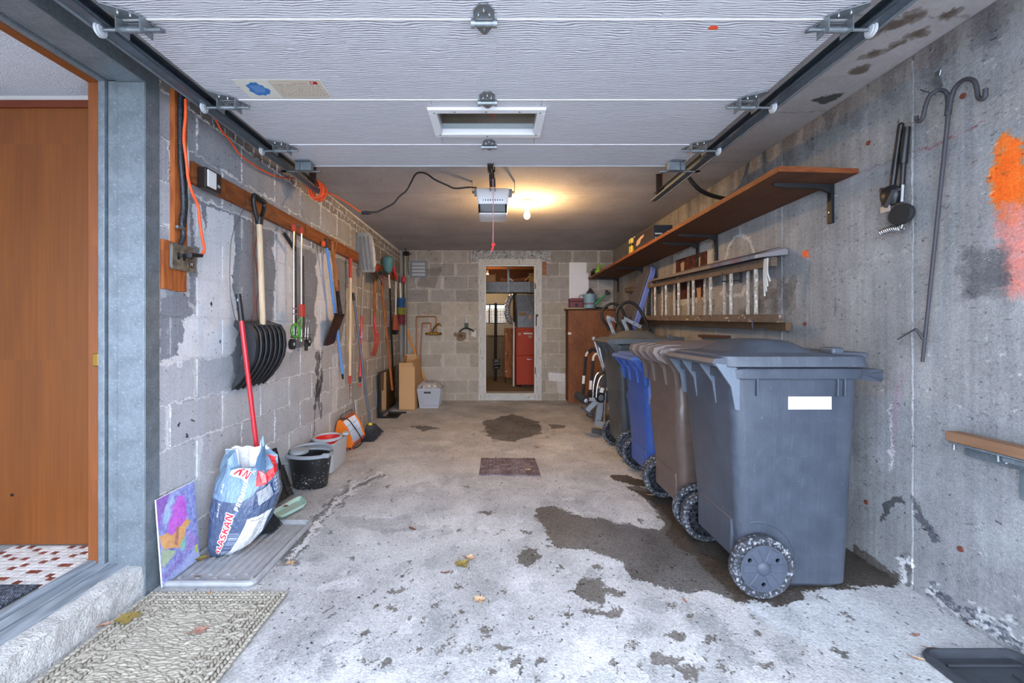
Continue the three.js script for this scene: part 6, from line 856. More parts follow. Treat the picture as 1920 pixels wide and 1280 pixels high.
{
  const m = thing('rope_mat', 'worn woven rope doormat full of leaf crumbs in front of the kerb', 'mat', V(-1.19, 0, -1.55)), x0 = -1.485, x1 = -0.895, z0 = -1.975, z1 = -1.12, r = rng(14);
  part('backing', rbb(x0 + 0.01, x1 - 0.01, 0.0, 0.008, z0 + 0.01, z1 - 0.01, 0.003), mat('jute', { color: 0x7f7667, roughness: 1 }), m);
  const tx = dataTex(128, 128, (u, v) => { const s = fbm(u * 40, v * 6, 240, 2, 301), k = fbm(u * 8, v * 8, 64, 2, 302); return mix3([126, 120, 108], [186, 181, 169], clamp(0.7 * s + 0.5 * k - 0.1)); });
  const kn = new THREE.SphereGeometry(1, 7, 5).scale(0.0155, 0.008, 0.0066), mats = [], cols = [], cm = new THREE.Matrix4();
  const put = (x, z, a, s) => { mats.push(new THREE.Matrix4().compose(V(x, 0.0115 + 0.003 * r(), z), new THREE.Quaternion().setFromEuler(new THREE.Euler(0, a + (r() - 0.5) * 0.25, (r() - 0.5) * 0.25)), V(s * (0.9 + 0.3 * r()), 0.85 + 0.4 * r(), 0.9 + 0.2 * r()))); const k = 0.8 + 0.3 * r(); cols.push(new THREE.Color(k, k * (0.97 + 0.03 * r()), k * 0.96)); };
  for (let k = 0; k < 9; k++) { const o = 0.010 + k * 0.0175, s = k % 2 ? 0.45 : -0.45; for (let x = x0 + o; x < x1 - o; x += 0.0185) { put(x, z0 + o, s, 0.85); put(x, z1 - o, s, 0.85); } for (let z = z0 + o; z < z1 - o; z += 0.0185) { put(x0 + o, z, Math.PI / 2 + s, 0.85); put(x1 - o, z, Math.PI / 2 + s, 0.85); } }
  const xi0 = x0 + 0.16, xi1 = x1 - 0.16, zi0 = z0 + 0.16, zi1 = z1 - 0.16; for (let z = zi0; z < zi1; z += 0.0105) for (let x = xi0; x < xi1; x += 0.022) put(x + 0.012 * r(), z + (r() - 0.5) * 0.006, 0.25 * Math.sin(x * 30 + z * 14), 1.2);
  for (let i = 0; i < 700; i++) put(x0 + 0.05 + (x1 - x0 - 0.1) * r(), z0 + 0.1 + (z1 - z0 - 0.14) * r(), (r() - 0.5) * 1.6, 1.5);
  const im = new THREE.InstancedMesh(kn, mat('rope', { map: tx, roughness: 1 }), mats.length); mats.forEach((q, i) => { im.setMatrixAt(i, q.setPosition(q.elements[12] - m.position.x, q.elements[13], q.elements[14] - m.position.z)); im.setColorAt(i, cols[i]); }); im.name = 'rope_weave'; im.userData.kind = 'stuff'; im.castShadow = im.receiveShadow = true; m.add(im);
}
// fallen leaves
{
  const leafMat = (n, a, b) => mat('leaf_' + n, { map: dataTex(64, 64, (u, v) => mix3(hex(a), hex(b), fbm(u * 6, v * 6, 6, 3, n))), roughness: 0.8, side: THREE.DoubleSide }, 0.06), LM = [leafMat(1, 0xb8906a, 0xd8c0a0), leafMat(2, 0x6a4636, 0x8e6450), leafMat(3, 0x7c6e34, 0xa8904e), leafMat(4, 0x96685a, 0xb89484), leafMat(5, 0x4a3630, 0x6a4c40)];
  const maple = [[0, -1], [0.12, -0.55], [0.6, -0.7], [0.5, -0.35], [0.98, -0.1], [0.72, 0.1], [0.8, 0.42], [0.4, 0.32], [0.25, 0.55], [0.3, 0.8], [0, 1.05], [-0.28, 0.78], [-0.24, 0.5], [-0.5, 0.4], [-0.85, 0.46], [-0.7, 0.08], [-1, -0.12], [-0.5, -0.34], [-0.62, -0.7], [-0.1, -0.55]], oval = Array.from({ length: 14 }, (_, i) => { const a = i / 14 * 6.283; return [0.36 * Math.sin(a) * (1 + 0.1 * Math.cos(3 * a)), Math.cos(a)]; });
  const leaf = (label, p, s, a, m, out, curl = 0.5, lift = 0) => { const g = new THREE.BufferGeometry(), pos = [], idx = [], r = rng(Math.round(p.x * 1000 + 5000)); pos.push(0, 0.004, 0); const R = [0.5, 1]; for (const k of R) for (const [x, y] of out) pos.push(x * k * s, 0.004 + curl * s * k * k * (0.18 + 0.35 * r() * Math.abs(x + y * 0.3)), y * k * s); const n = out.length; for (let i = 0; i < n; i++) { const j = (i + 1) % n; idx.push(0, 1 + j, 1 + i, 1 + i, 1 + j, 1 + n + i, 1 + j, 1 + n + j, 1 + n + i); } g.setAttribute('position', new THREE.Float32BufferAttribute(pos, 3)); g.setIndex(idx); g.computeVertexNormals(); g.rotateY(a).translate(p.x, p.y + lift, p.z); const t = thing('fallen_leaf', label, 'leaf', p.clone()); part('blade', g, LM[m], t); part('stalk', tube([V(p.x, p.y + 0.006 + lift, p.z), V(p.x + s * 0.7 * Math.sin(a + 2.8), p.y + 0.006 + lift, p.z + s * 0.7 * Math.cos(a + 2.8)), V(p.x + s * 1.5 * Math.sin(a + 2.9), p.y + 0.01 + lift, p.z + s * 1.5 * Math.cos(a + 2.9))], 0.0014, 8, 4), LM[1], t); return t; };
  leaf('yellow green curled maple leaf, largest on the open floor', onF(866, 1060), 0.042, 0.6, 2, maple, 0.8); leaf('cream curled leaf tip touching the yellow green leaf on the open floor', onF(881, 1048), 0.03, 1.4, 0, maple, 0.9); leaf('dark brown leaf scrap beside the yellow green leaf on the open floor', onF(837, 1075), 0.02, 2, 1, oval, 0.5);
  leaf('tan folded leaf with a raised edge near the front of the floor', onF(899, 1127), 0.03, 0.2, 0, maple, 1.0); leaf('small brown leaf lying flat between the salt streak and the wet patch', onF(773, 992), 0.03, 0.9, 1, oval, 0.3); leaf('tiny orange leaf beyond the rusty cover plate', onF(1007, 839), 0.03, 0.5, 3, maple, 0.5);
  leaf('mustard coloured maple leaf between the painting and the ice melter bag', onF(378, 1050, 0.012), 0.036, 0.3, 2, maple, 1.0); leaf('reddish scrap of leaf lying on the grey boot tray', onF(371, 1082, 0.012), 0.016, 1.8, 1, oval, 0.3); leaf('long brown leaf caught in the mint foam tray', onF(531, 951, 0.022), 0.034, 1.5, 1, oval, 0.8);
  leaf('long tan leaf lying against the kerb near the picture edge', onF(152, 1196), 0.03, 0.9, 3, oval, 0.7, 0.012); leaf('brown leaf on the rope mat close to the kerb', onF(195, 1183), 0.026, 2.2, 3, oval, 0.6, 0.018); leaf('olive maple leaf pressed into the rope mat by the kerb', onF(240, 1170), 0.05, 0.5, 2, maple, 0.3, 0.02); leaf('pale orange leaf scrap on the far edge of the rope mat', onF(394, 1123), 0.017, 0.8, 0, oval, 0.6, 0.02);
  leaf('red brown leaf in the middle of the rope mat', onF(375, 1194), 0.03, 2.4, 3, maple, 0.3, 0.02); leaf('dark leaf by the wall beyond the black boot tray', onF(1826, 1176), 0.028, 0.4, 4, maple, 0.9); leaf('yellow leaf tucked at the corner of the black boot tray', onF(1721, 1237), 0.02, 1.2, 0, oval, 0.6); leaf('dark red leaf at the far edge of the black boot tray', onF(1750, 1219), 0.022, 1.5, 4, oval, 0.5);
  leaf('pink leaf scrap in front of the slate grey bin', onF(1284, 1127), 0.016, 0.3, 3, oval, 0.4); leaf('tan leaf in the wet patch beside the brown bin', onF(1222, 929), 0.03, 1.5, 0, oval, 0.4); leaf('small cream leaf beside the grey boot tray', onF(545, 1057), 0.026, 0.7, 0, maple, 0.6); leaf('orange leaf at the kerb corner below the steel frame', onF(277, 1098), 0.014, 1.1, 0, oval, 0.5); leaf('russet leaf sliver ahead of the black boot tray', onF(1718, 1192), 0.02, 1.9, 3, oval, 0.3);
  leaf('tan leaf beside the near edge of the rusty cover plate', onF(990, 884), 0.03, 0.4, 0, maple, 0.5, 0.012); leaf('pale leaf at the far side of the open floor, past the cover plate', onF(915, 832), 0.026, 0.4, 0, oval, 0.5);
}
// ---------------------------------------------------------------- back doorway and the furnace room behind it
{
  const z = ZB, fr = struct('door_3', [rbb(-0.283, -0.185, 0.0, 2.21, z - 0.12, z + 0.016, 0.004), rbb(0.612, 0.708, 0.0, 2.21, z - 0.12, z + 0.016, 0.004), rbb(-0.185, 0.612, 2.125, 2.21, z - 0.12, z + 0.016, 0.004)], mat('frame_peeling', { map: paintTex(512, 512, (c, w, h) => { c.fillStyle = 'rgb(190,190,184)'; c.fillRect(0, 0, w, h); const r = rng(6); for (let i = 0; i < 140; i++) { c.fillStyle = r() < 0.5 ? 'rgba(128,124,116,0.5)' : 'rgba(214,214,210,0.6)'; c.beginPath(); c.ellipse(r() * w, r() * h, 2 + 6 * r(), 4 + 26 * r(), 0, 0, 7); c.fill(); } }, { disp: 4, cell: 9, grain: 12, seed: 19 }), roughness: 0.7 }, 0.9, 'v'), 'white painted doorway to the furnace room');
  piece(fr, 'door_stop', G(rbb(-0.187, -0.165, 0.11, 2.127, z - 0.1, z - 0.01, 0.003)), M.white_paint); piece(fr, 'door_stop', G(rbb(0.592, 0.614, 0.11, 2.127, z - 0.1, z - 0.01, 0.003)), M.white_paint); piece(fr, 'door_stop', G(rbb(-0.17, 0.6, 2.1, 2.127, z - 0.1, z - 0.01, 0.003)), M.white_paint);
  piece(fr, 'doorsill', triUV(G(rbb(-0.185, 0.612, 0.0, 0.115, z - 0.2, z + 0.004, 0.006)), 0.9), M.frame_peeling); piece(fr, 'door_handle', merge([tube([V(0.622, 1.33, z + 0.016), V(0.618, 1.31, z + 0.045), V(0.616, 1.23, z + 0.045), V(0.618, 1.17, z + 0.016)], 0.009, 16, 8), rbb(0.612, 0.65, 1.31, 1.345, z + 0.014, z + 0.024, 0.003)]), M.iron);
  piece(fr, 'latch_plate', G(rbb(0.615, 0.665, 1.115, 1.165, z + 0.014, z + 0.02, 0.002)), M.grey_light); piece(fr, 'hinge', G(rbb(0.6, 0.612, 1.74, 1.83, z - 0.005, z + 0.02, 0.002)), M.rust_bolt); piece(fr, 'hinge', G(rbb(0.6, 0.612, 0.42, 0.52, z - 0.005, z + 0.02, 0.002)), M.rust_bolt); delete fr.userData.n;
  const fz = -9.7, P = (x, y, d) => at(x, y, d);
  struct('floor_furnace', bb(-1.5, 2.0, -0.1, 0.1, fz, z - 0.2), mat('furnace_floor', { color: 0x7c6c5a, roughness: 0.9, bumpMap: T.grainy, bumpScale: 0.004 }, 0.6));
  const wx = -0.245, low = mat('cellar_low', { color: 0x8a7f6e, roughness: 0.95, bumpMap: T.grainy, bumpScale: 0.004 }, 0.5), hi = mat('cellar_high', { color: 0xc4beb0, roughness: 0.9 }, 0.5);
  struct('wall_furnace', [bb(-1.6, 2.1, 0, 0.97, fz - 0.2, fz), bb(-1.7, -1.5, 0, 2.75, fz - 0.2, z - 0.2), bb(2.0, 2.2, 0, 2.75, fz - 0.2, z - 0.2)], low);
  struct('wall_furnace_upper', [bb(-1.5, 2.0, 0.97, 1.22, fz - 0.2, fz + 0.03), bb(-1.5, 2.0, 1.63, 1.9, fz - 0.2, fz), bb(0.2, 2.0, 1.22, 1.63, fz - 0.2, fz), bb(-1.5, -0.5, 1.22, 1.63, fz - 0.2, fz)], hi);
  struct('wall_furnace_boards', bb(-1.5, 2.0, 1.9, 2.6, fz - 0.2, fz), M.wood_dark);
  struct('ceiling_furnace', [bb(-1.7, 2.2, 2.55, 2.75, fz - 0.2, z - 0.2), bb(-1.7, 2.2, 2.34, 2.6, z - 0.22, z - 0.19)], M.wood_dark);
  const jst = struct('trim_6', bb(-1.5, 2.0, 2.53, 2.55, fz, z - 0.22), M.wood_dark, 'floor boards over the furnace room'); for (let i = 0; i < 6; i++) piece(jst, 'joist', triUV(G(rbb(-1.5, 2.0, 2.33, 2.53, -7.65 - i * 0.36, -7.61 - i * 0.36, 0.003)), 0.8, 'x'), M.wood_orange_x); delete jst.userData.n;
  const wn = struct('window_1', [bb(-0.5, 0.2, 1.61, 1.63, fz - 0.14, fz - 0.02), bb(-0.5, 0.2, 1.22, 1.24, fz - 0.14, fz - 0.02), bb(-0.16, -0.13, 1.22, 1.63, fz - 0.12, fz - 0.06)], M.steel_black, 'cellar window with a brown lattice');
  piece(wn, 'pane', G(bb(-0.5, 0.2, 1.24, 1.61, fz - 0.1, fz - 0.097)), mat('pane_dusty', { color: 0xe8e2d4, roughness: 0.5, transmission: 0.9, thickness: 0 }));
  { const g = []; for (let i = 0; i < 22; i++) g.push(bb(-0.5 + i * 0.032, -0.481 + i * 0.032, 1.22, 1.53, fz - 0.052, fz - 0.046)); for (let j = 0; j < 11; j++) g.push(bb(-0.5, 0.2, 1.22 + j * 0.031, (j < 9 ? 1.239 : 1.231) + j * 0.031, fz - 0.046, fz - 0.04)); const l = piece(wn, 'lattice', merge(g), mat('lattice_brown', { color: 0x7a5a40, roughness: 0.8 })); l.userData.kind = 'stuff'; } delete wn.userData.n;
  // furnace, plenum, ducts
  const f = thing('furnace', 'red sheet metal furnace with a galvanized hood behind the doorway', 'furnace', V(0.75, 0.12, -8.35)), A = P(968, 614, 8.0), rm = mat('furnace_red', { color: 0xb03c1e, roughness: 0.7 });
  part('cabinet', rbb(A.x, 1.25, 0.13, A.y, -8.75, -8.02, 0.008), rm, f); part('upper_door', rbb(A.x + 0.015, 1.2, 0.655, 1.09, -8.02, -7.995, 0.006), rm, f); const ld = part('lower_door', rbb(A.x + 0.015, 1.2, 0.14, 0.64, -8.02, -7.995, 0.006), rm, f), hp = P(993, 673.5, 8); part('pull', rb(0.1, 0.014, 0.02, 0.005, hp.x, hp.y, -7.99), M.chrome, ld); 
  const np = P(990, 625, 8); part('name_strip', rb(0.16, 0.028, 0.004, 0.002, np.x, np.y, -7.992, 1), M.cream, f); part('paper_tag', rb(0.06, 0.05, 0.004, 0.001, P(994, 630, 8).x, P(994, 631, 8).y, -7.991, 1), mat('tag_tan', { color: 0xb89878, roughness: 0.8 }), f); part('paper_tag', rb(0.05, 0.04, 0.004, 0.001, P(974, 626, 8).x, P(974, 626, 8).y, -7.991, 1), M.tag_tan, f); part('leg', bb(A.x + 0.1, 1.2, 0.1, 0.135, -8.7, -8.1), M.steel_black, f);
  const gm = mat('galv_spangle', { map: T.galv, color: 0xc0c0c0, metalness: 0.3, roughness: 0.6 }, 0.25); part('hood', loft([rr(A.x + 0.02, 1.25, -8.7, -8.05, 0.01, A.y + 0.005, 1), rr(A.x + 0.02, 1.25, -8.7, -8.05, 0.01, 1.42, 1), rr(A.x + 0.0, 1.25, -8.75, -8.15, 0.01, 1.72, 1)].map((r) => r), { crease: 0.2 }), gm, f);
  part('hood_seam', [bar(P(982, 604, 7.99), P(1001, 565, 8.0), 0.02, 0.012), bar(P(985, 553, 8.03), P(1003, 592, 8.0), 0.02, 0.012)], M.galv_dark, f); part('hood_patch', rb(0.055, 0.08, 0.004, 0.001, P(994, 594, 8.03).x, P(994, 594, 8.03).y, -8.04, 1), M.tag_tan, f); part('hood_patch', rb(0.13, 0.055, 0.004, 0.001, P(980, 588.5, 8.03).x, P(980, 588.5, 8.03).y, -8.04, 1), mat('tag_brown', { color: 0x8e6844, roughness: 0.8 }), f);
  const d = thing('air_duct', 'rectangular galvanized air duct crossing the furnace room', 'duct', V(0.2, 1.75, -8.1)); part('duct', rbb(-1.45, P(992.6, 540, 8).x, 1.752, 1.937, -8.35, -8.0, 0.004), gm, d); part('duct', rbb(P(993, 540, 8).x, 1.95, 1.752, 1.937, -8.45, -8.08, 0.004), M.galv_dark, d); part('seam', rbb(P(991, 540, 8).x, P(993.5, 540, 8).x, 1.745, 1.944, -8.36, -7.99, 0.003), M.galv, d); part('hanger_strap', rbb(P(951.5, 540, 7.98).x, P(955, 540, 7.98).x, 1.745, 2.5, -7.995, -7.985, 0.001), M.galv, d);
  const fx = thing('flexible_duct', 'crinkled silver flexible duct curving down beside the window', 'duct', V(0.2, 1.2, -8.6)); { const pts = [P(968, 556, 8.6), P(957, 557, 8.6), P(953, 566, 8.6), P(951, 580, 8.6), P(952, 592, 8.6), P(957, 601, 8.6), P(966, 604, 8.6)], cu = new THREE.CatmullRomCurve3(pts), g = [], N = 150, fm = cu.computeFrenetFrames(N), rings = []; for (let i = 0; i <= N; i++) { const c = cu.getPointAt(i / N), r = 0.056 + 0.007 * Math.sin(i * 0.95); rings.push(Array.from({ length: 18 }, (_, j) => { const a = j / 18 * 6.283; return c.clone().addScaledVector(fm.normals[i], Math.cos(a) * r).addScaledVector(fm.binormals[i], Math.sin(a) * r); })); } part('duct', loft(rings, { crease: 0.5 }), mat('foil', { color: 0xc4c4c6, metalness: 0.6, roughness: 0.35, side: THREE.DoubleSide }), fx); }
  const pp = thing('black_pipe', 'black drain pipe with a pump housing rising by the cellar window', 'pipe', V(0, 0.1, -8.9)); part('pipe', rod(P(929, 716, 8.9), P(929.5, 568, 8.9), 0.026, 0.026, 12), M.steel_black, pp); part('pump', [rb(0.12, 0.2, 0.1, 0.02, P(931, 682, 8.85).x, P(931, 682, 8.85).y, -8.85), rod(P(925, 684, 8.84), P(937, 682, 8.84), 0.06, 0.06, 16)], M.black_plastic, pp); part('elbow', rod(P(927, 715, 8.9), P(961, 715, 8.9), 0.012, 0.012, 8), M.cream, pp);
  solo('stack_pipe', 'dark vertical vent pipe between the silver duct and the furnace hood', 'pipe', rod(P(966, 612, 8.5), P(965, 550, 8.5), 0.035, 0.035, 12), mat('pipe_brown', { color: 0x3a3028, roughness: 0.6, metalness: 0.4 })); solo('white_pole', 'thin whitish pole standing beside the furnace', 'pole', rod(V(P(963, 700, 8.1).x, 0.1, -8.1), P(963.5, 604, 8.1), 0.016, 0.016, 10), M.cream);
  const tb = thing('folded_table', 'folded wooden table top standing on edge beside the furnace', 'table', V(0.21, 0.1, -8.6)); part('table_top', [rbb(P(945.5, 660, 8.6).x, P(962, 660, 8.6).x, P(950, 708, 8.6).y, P(950, 615, 8.6).y, -8.62, -8.59, 0.012, 3)], M.wood_orange_y, tb); for (const y of [626, 662, 696]) part('screw_head', rod(P(949, y, 8.585), P(949, y, 8.58), 0.011, 0.011, 8), M.cream, tb); part('leg', rod(V(P(948, 1, 8.6).x, 0.1, -8.6), P(948, 705, 8.6), 0.012, 0.012, 8), M.wood_dark, tb);
  const st = thing('stored_carton', 'open orange-lit carton resting on top of the air duct', 'carton', V(-0.1, 1.94, -8.2)); const a1 = P(911, 527.5, 8.1), b1 = P(929, 513, 8.1); for (const [x0, x1, z0, z1] of [[a1.x, b1.x, -8.24, -8.23], [a1.x, a1.x + 0.01, -8.24, -8.1], [b1.x - 0.01, b1.x, -8.24, -8.1]]) part('side', bb(x0, x1, 1.938, b1.y, z0, z1), M.cardboard, st); part('bottom', bb(a1.x, b1.x, 1.938, 1.945, -8.24, -8.1), M.cardboard, st);
  const pl = thing('stored_planks', 'loose planks and pipes laid on top of the air duct', 'planks', V(0.35, 1.94, -8.2)); part('plank', bar(P(940, 524, 8.15), P(958, 527, 8.2), 0.06, 0.02), M.wood_orange_x, pl); part('plank', bar(P(960, 526, 8.25), P(990, 522, 8.2), 0.05, 0.02), M.wood_orange_x, pl); part('pipe', rod(P(955, 522, 8.12), P(962, 527, 8.12), 0.018, 0.018, 8), M.cream, pl); part('plank', bar(P(984, 526, 8.2), P(996, 514, 8.2), 0.012, 0.02), M.wood_pale_x, pl); part('panel', bb(P(992, 520, 8.2).x, P(1002, 520, 8.2).x, 1.94, P(1, 511, 8.2).y, -8.28, -8.26), M.yellow_board ?? mat('yellow_board', { color: 0xb08838, roughness: 0.7 }), pl);
  // small lamp over the duct
  const lp = P(914, 521, 8.9), lt = thing('furnace_lamp', 'small lit bulb above the air duct in the furnace room', 'lamp', V(lp.x, lp.y + 0.02, lp.z)); part('bulb', ball(0.028, lp.x, lp.y + 0.06, lp.z), M.glow_bulb, lt); part('lamp_holder', rod(V(lp.x, lp.y + 0.085, lp.z), V(lp.x, lp.y + 0.15, lp.z), 0.018, 0.02, 10), M.porcelain, lt); part('cord', rod(V(lp.x, lp.y + 0.15, lp.z), V(lp.x, 2.53, lp.z), 0.004, 0.004, 6), M.cord_black, lt);
  const L = new THREE.PointLight(new THREE.Color(1, 0.68, 0.34), FURNACE_BULB); L.position.set(0, 0.04, 0); L.shadow.radius = 1.4; L.castShadow = true; lt.add(L);
}
// ---------------------------------------------------------------- fittings on the back wall
{
  const P = (x, y, o = 0.02) => onB(x, y, o);
  const v = thing('wall_vent', 'small galvanized louvred vent high on the back wall', 'vent', P(785, 520)); const a = P(770, 520.5, 0), b = P(800, 489.5, 0); part('frame', [bb(a.x, b.x, b.y - 0.022, b.y, ZB, ZB + 0.02), bb(a.x, b.x, a.y, a.y + 0.022, ZB, ZB + 0.02), bb(a.x, a.x + 0.022, a.y + 0.022, b.y - 0.022, ZB, ZB + 0.02), bb(b.x - 0.022, b.x, a.y + 0.022, b.y - 0.022, ZB, ZB + 0.02)], M.galv, v); part('backing', bb(a.x + 0.02, b.x - 0.02, a.y + 0.02, b.y - 0.02, ZB, ZB + 0.003), M.iron, v); for (let i = 0; i < 4; i++) part('louvre', rb(b.x - a.x - 0.046, 0.046, 0.003, 0.001, 0, 0, 0, 1).rotateX(0.45).translate((a.x + b.x) / 2, a.y + 0.048 + i * 0.054, ZB + 0.014), M.grey_light, v);
  const c = thing('conduit', 'grey conduit running up the corner to a tangle of black cable', 'conduit', P(762, 740)); part('pipe', rod(P(760.5, 748, 0.06), P(760, 474, 0.06), 0.026, 0.026, 14), mat('conduit_grey', { color: 0x8c867c, roughness: 0.5, metalness: 0.3 }), c); part('chase', rbb(-1.505, P(756, 1, 0).x, 0.0, HC - 0.004, ZB + 0.001, ZB + 0.05, 0.004), mat('chase_grey', { color: 0x969490, roughness: 0.8 }), c); part('cable_knot', (() => { const g = [], r = rng(5), q = P(762, 475, 0.1); for (let i = 0; i < 7; i++) g.push(tube(Array.from({ length: 8 }, () => V(q.x + (r() - 0.5) * 0.09, q.y + (r() - 0.5) * 0.07, q.z + (r() - 0.5) * 0.07)), 0.007, 30, 6)); return g; })(), M.cord_black, c).userData.kind = 'stuff'; part('loose_cable', tube([onC(751, 446, HC - 0.01), at(751.5, 452, 6.7), at(754, 456, 6.8), at(759, 463, 6.95), P(761, 470, 0.08)], 0.007, 30, 6), M.cord_black, c); part('side_cable', tube([P(762, 472, 0.08), P(768, 475, 0.03), P(772, 476, 0.02)], 0.006, 12, 6), M.cord_black, c); part('drop_wire', tube([P(766, 478, 0.04), P(765, 500, 0.02), P(767, 515, 0.02)], 0.004, 16, 5), M.cord_black, c);
  const t = thing('wall_faucet', 'brass wall faucet fed by two bent copper pipes', 'faucet', P(815, 628)); part('pipe', tube([P(781, 690), P(781, 640), P(781, 597), P(782, 593.6), P(786, 593.4), P(814, 593.4), P(818, 594.5), P(818, 600), P(818, 622)], 0.0105, 90, 8, false, 0.15), M.copper, t); part('pipe', tube([P(788.5, 690), P(789, 650), P(791.5, 609), P(792.5, 605.6), P(796, 605.4), P(805, 605.4), P(807.7, 606.5), P(807.7, 611), P(807.7, 622)], 0.0105, 90, 8, false, 0.15), M.copper, t); part('body', [rod(P(803, 625.3, 0.05), P(823, 625.3, 0.05), 0.021, 0.021, 12), ball(0.03, P(808, 625).x, P(808, 625).y, ZB + 0.05), ball(0.03, P(818, 625).x, P(818, 625).y, ZB + 0.05)], M.brass, t); part('spout', tube([P(812, 625, 0.06), P(813, 617, 0.09), P(818, 610, 0.13), P(824, 607, 0.16), P(827, 611, 0.17)], 0.013, 24, 8), M.brass, t); part('tap', rod(P(803, 625.3, 0.05), P(799, 625.5, 0.09), 0.016, 0.022, 8), M.brass, t); part('tap', rod(P(823, 625.3, 0.05), P(826.5, 625.5, 0.09), 0.016, 0.022, 8), M.brass, t);
  const h = thing('hose_hanger', 'dark curved hose hanger with a green clip on the back wall', 'hanger', P(874, 622)); part('arm', tube([P(861.5, 622, 0.07), P(867, 617, 0.06), P(874.5, 615, 0.05), P(882, 617, 0.06), P(888.5, 621, 0.07)], 0.012, 24, 8), M.steel_black, h); part('green_clip', rb(0.06, 0.07, 0.03, 0.01, P(874.5, 609.5).x, P(874.5, 609.5).y, ZB + 0.02), mat('clip_green', { color: 0x3c5a44, roughness: 0.6 }), h); part('strip', rb(0.028, 0.12, 0.01, 0.003, P(874, 601).x, P(874, 600).y, ZB + 0.008), M.grey_light, h);
  const e = thing('panel_cover', 'two overlapping white cover boards on the back wall above the cupboard', 'panel', P(1085, 570)); const q0 = P(1067, 577, 0), q1 = P(1099.5, 492, 0), q2 = P(1071, 577, 0), q3 = P(1103, 512, 0); part('board', rbb(q0.x, q1.x, q0.y, q1.y, ZB, ZB + 0.02, 0.003), M.white_plastic, e); part('board', rbb(q2.x, q3.x, q2.y, q3.y, ZB + 0.02, ZB + 0.045, 0.004), M.frame_white, e);
}
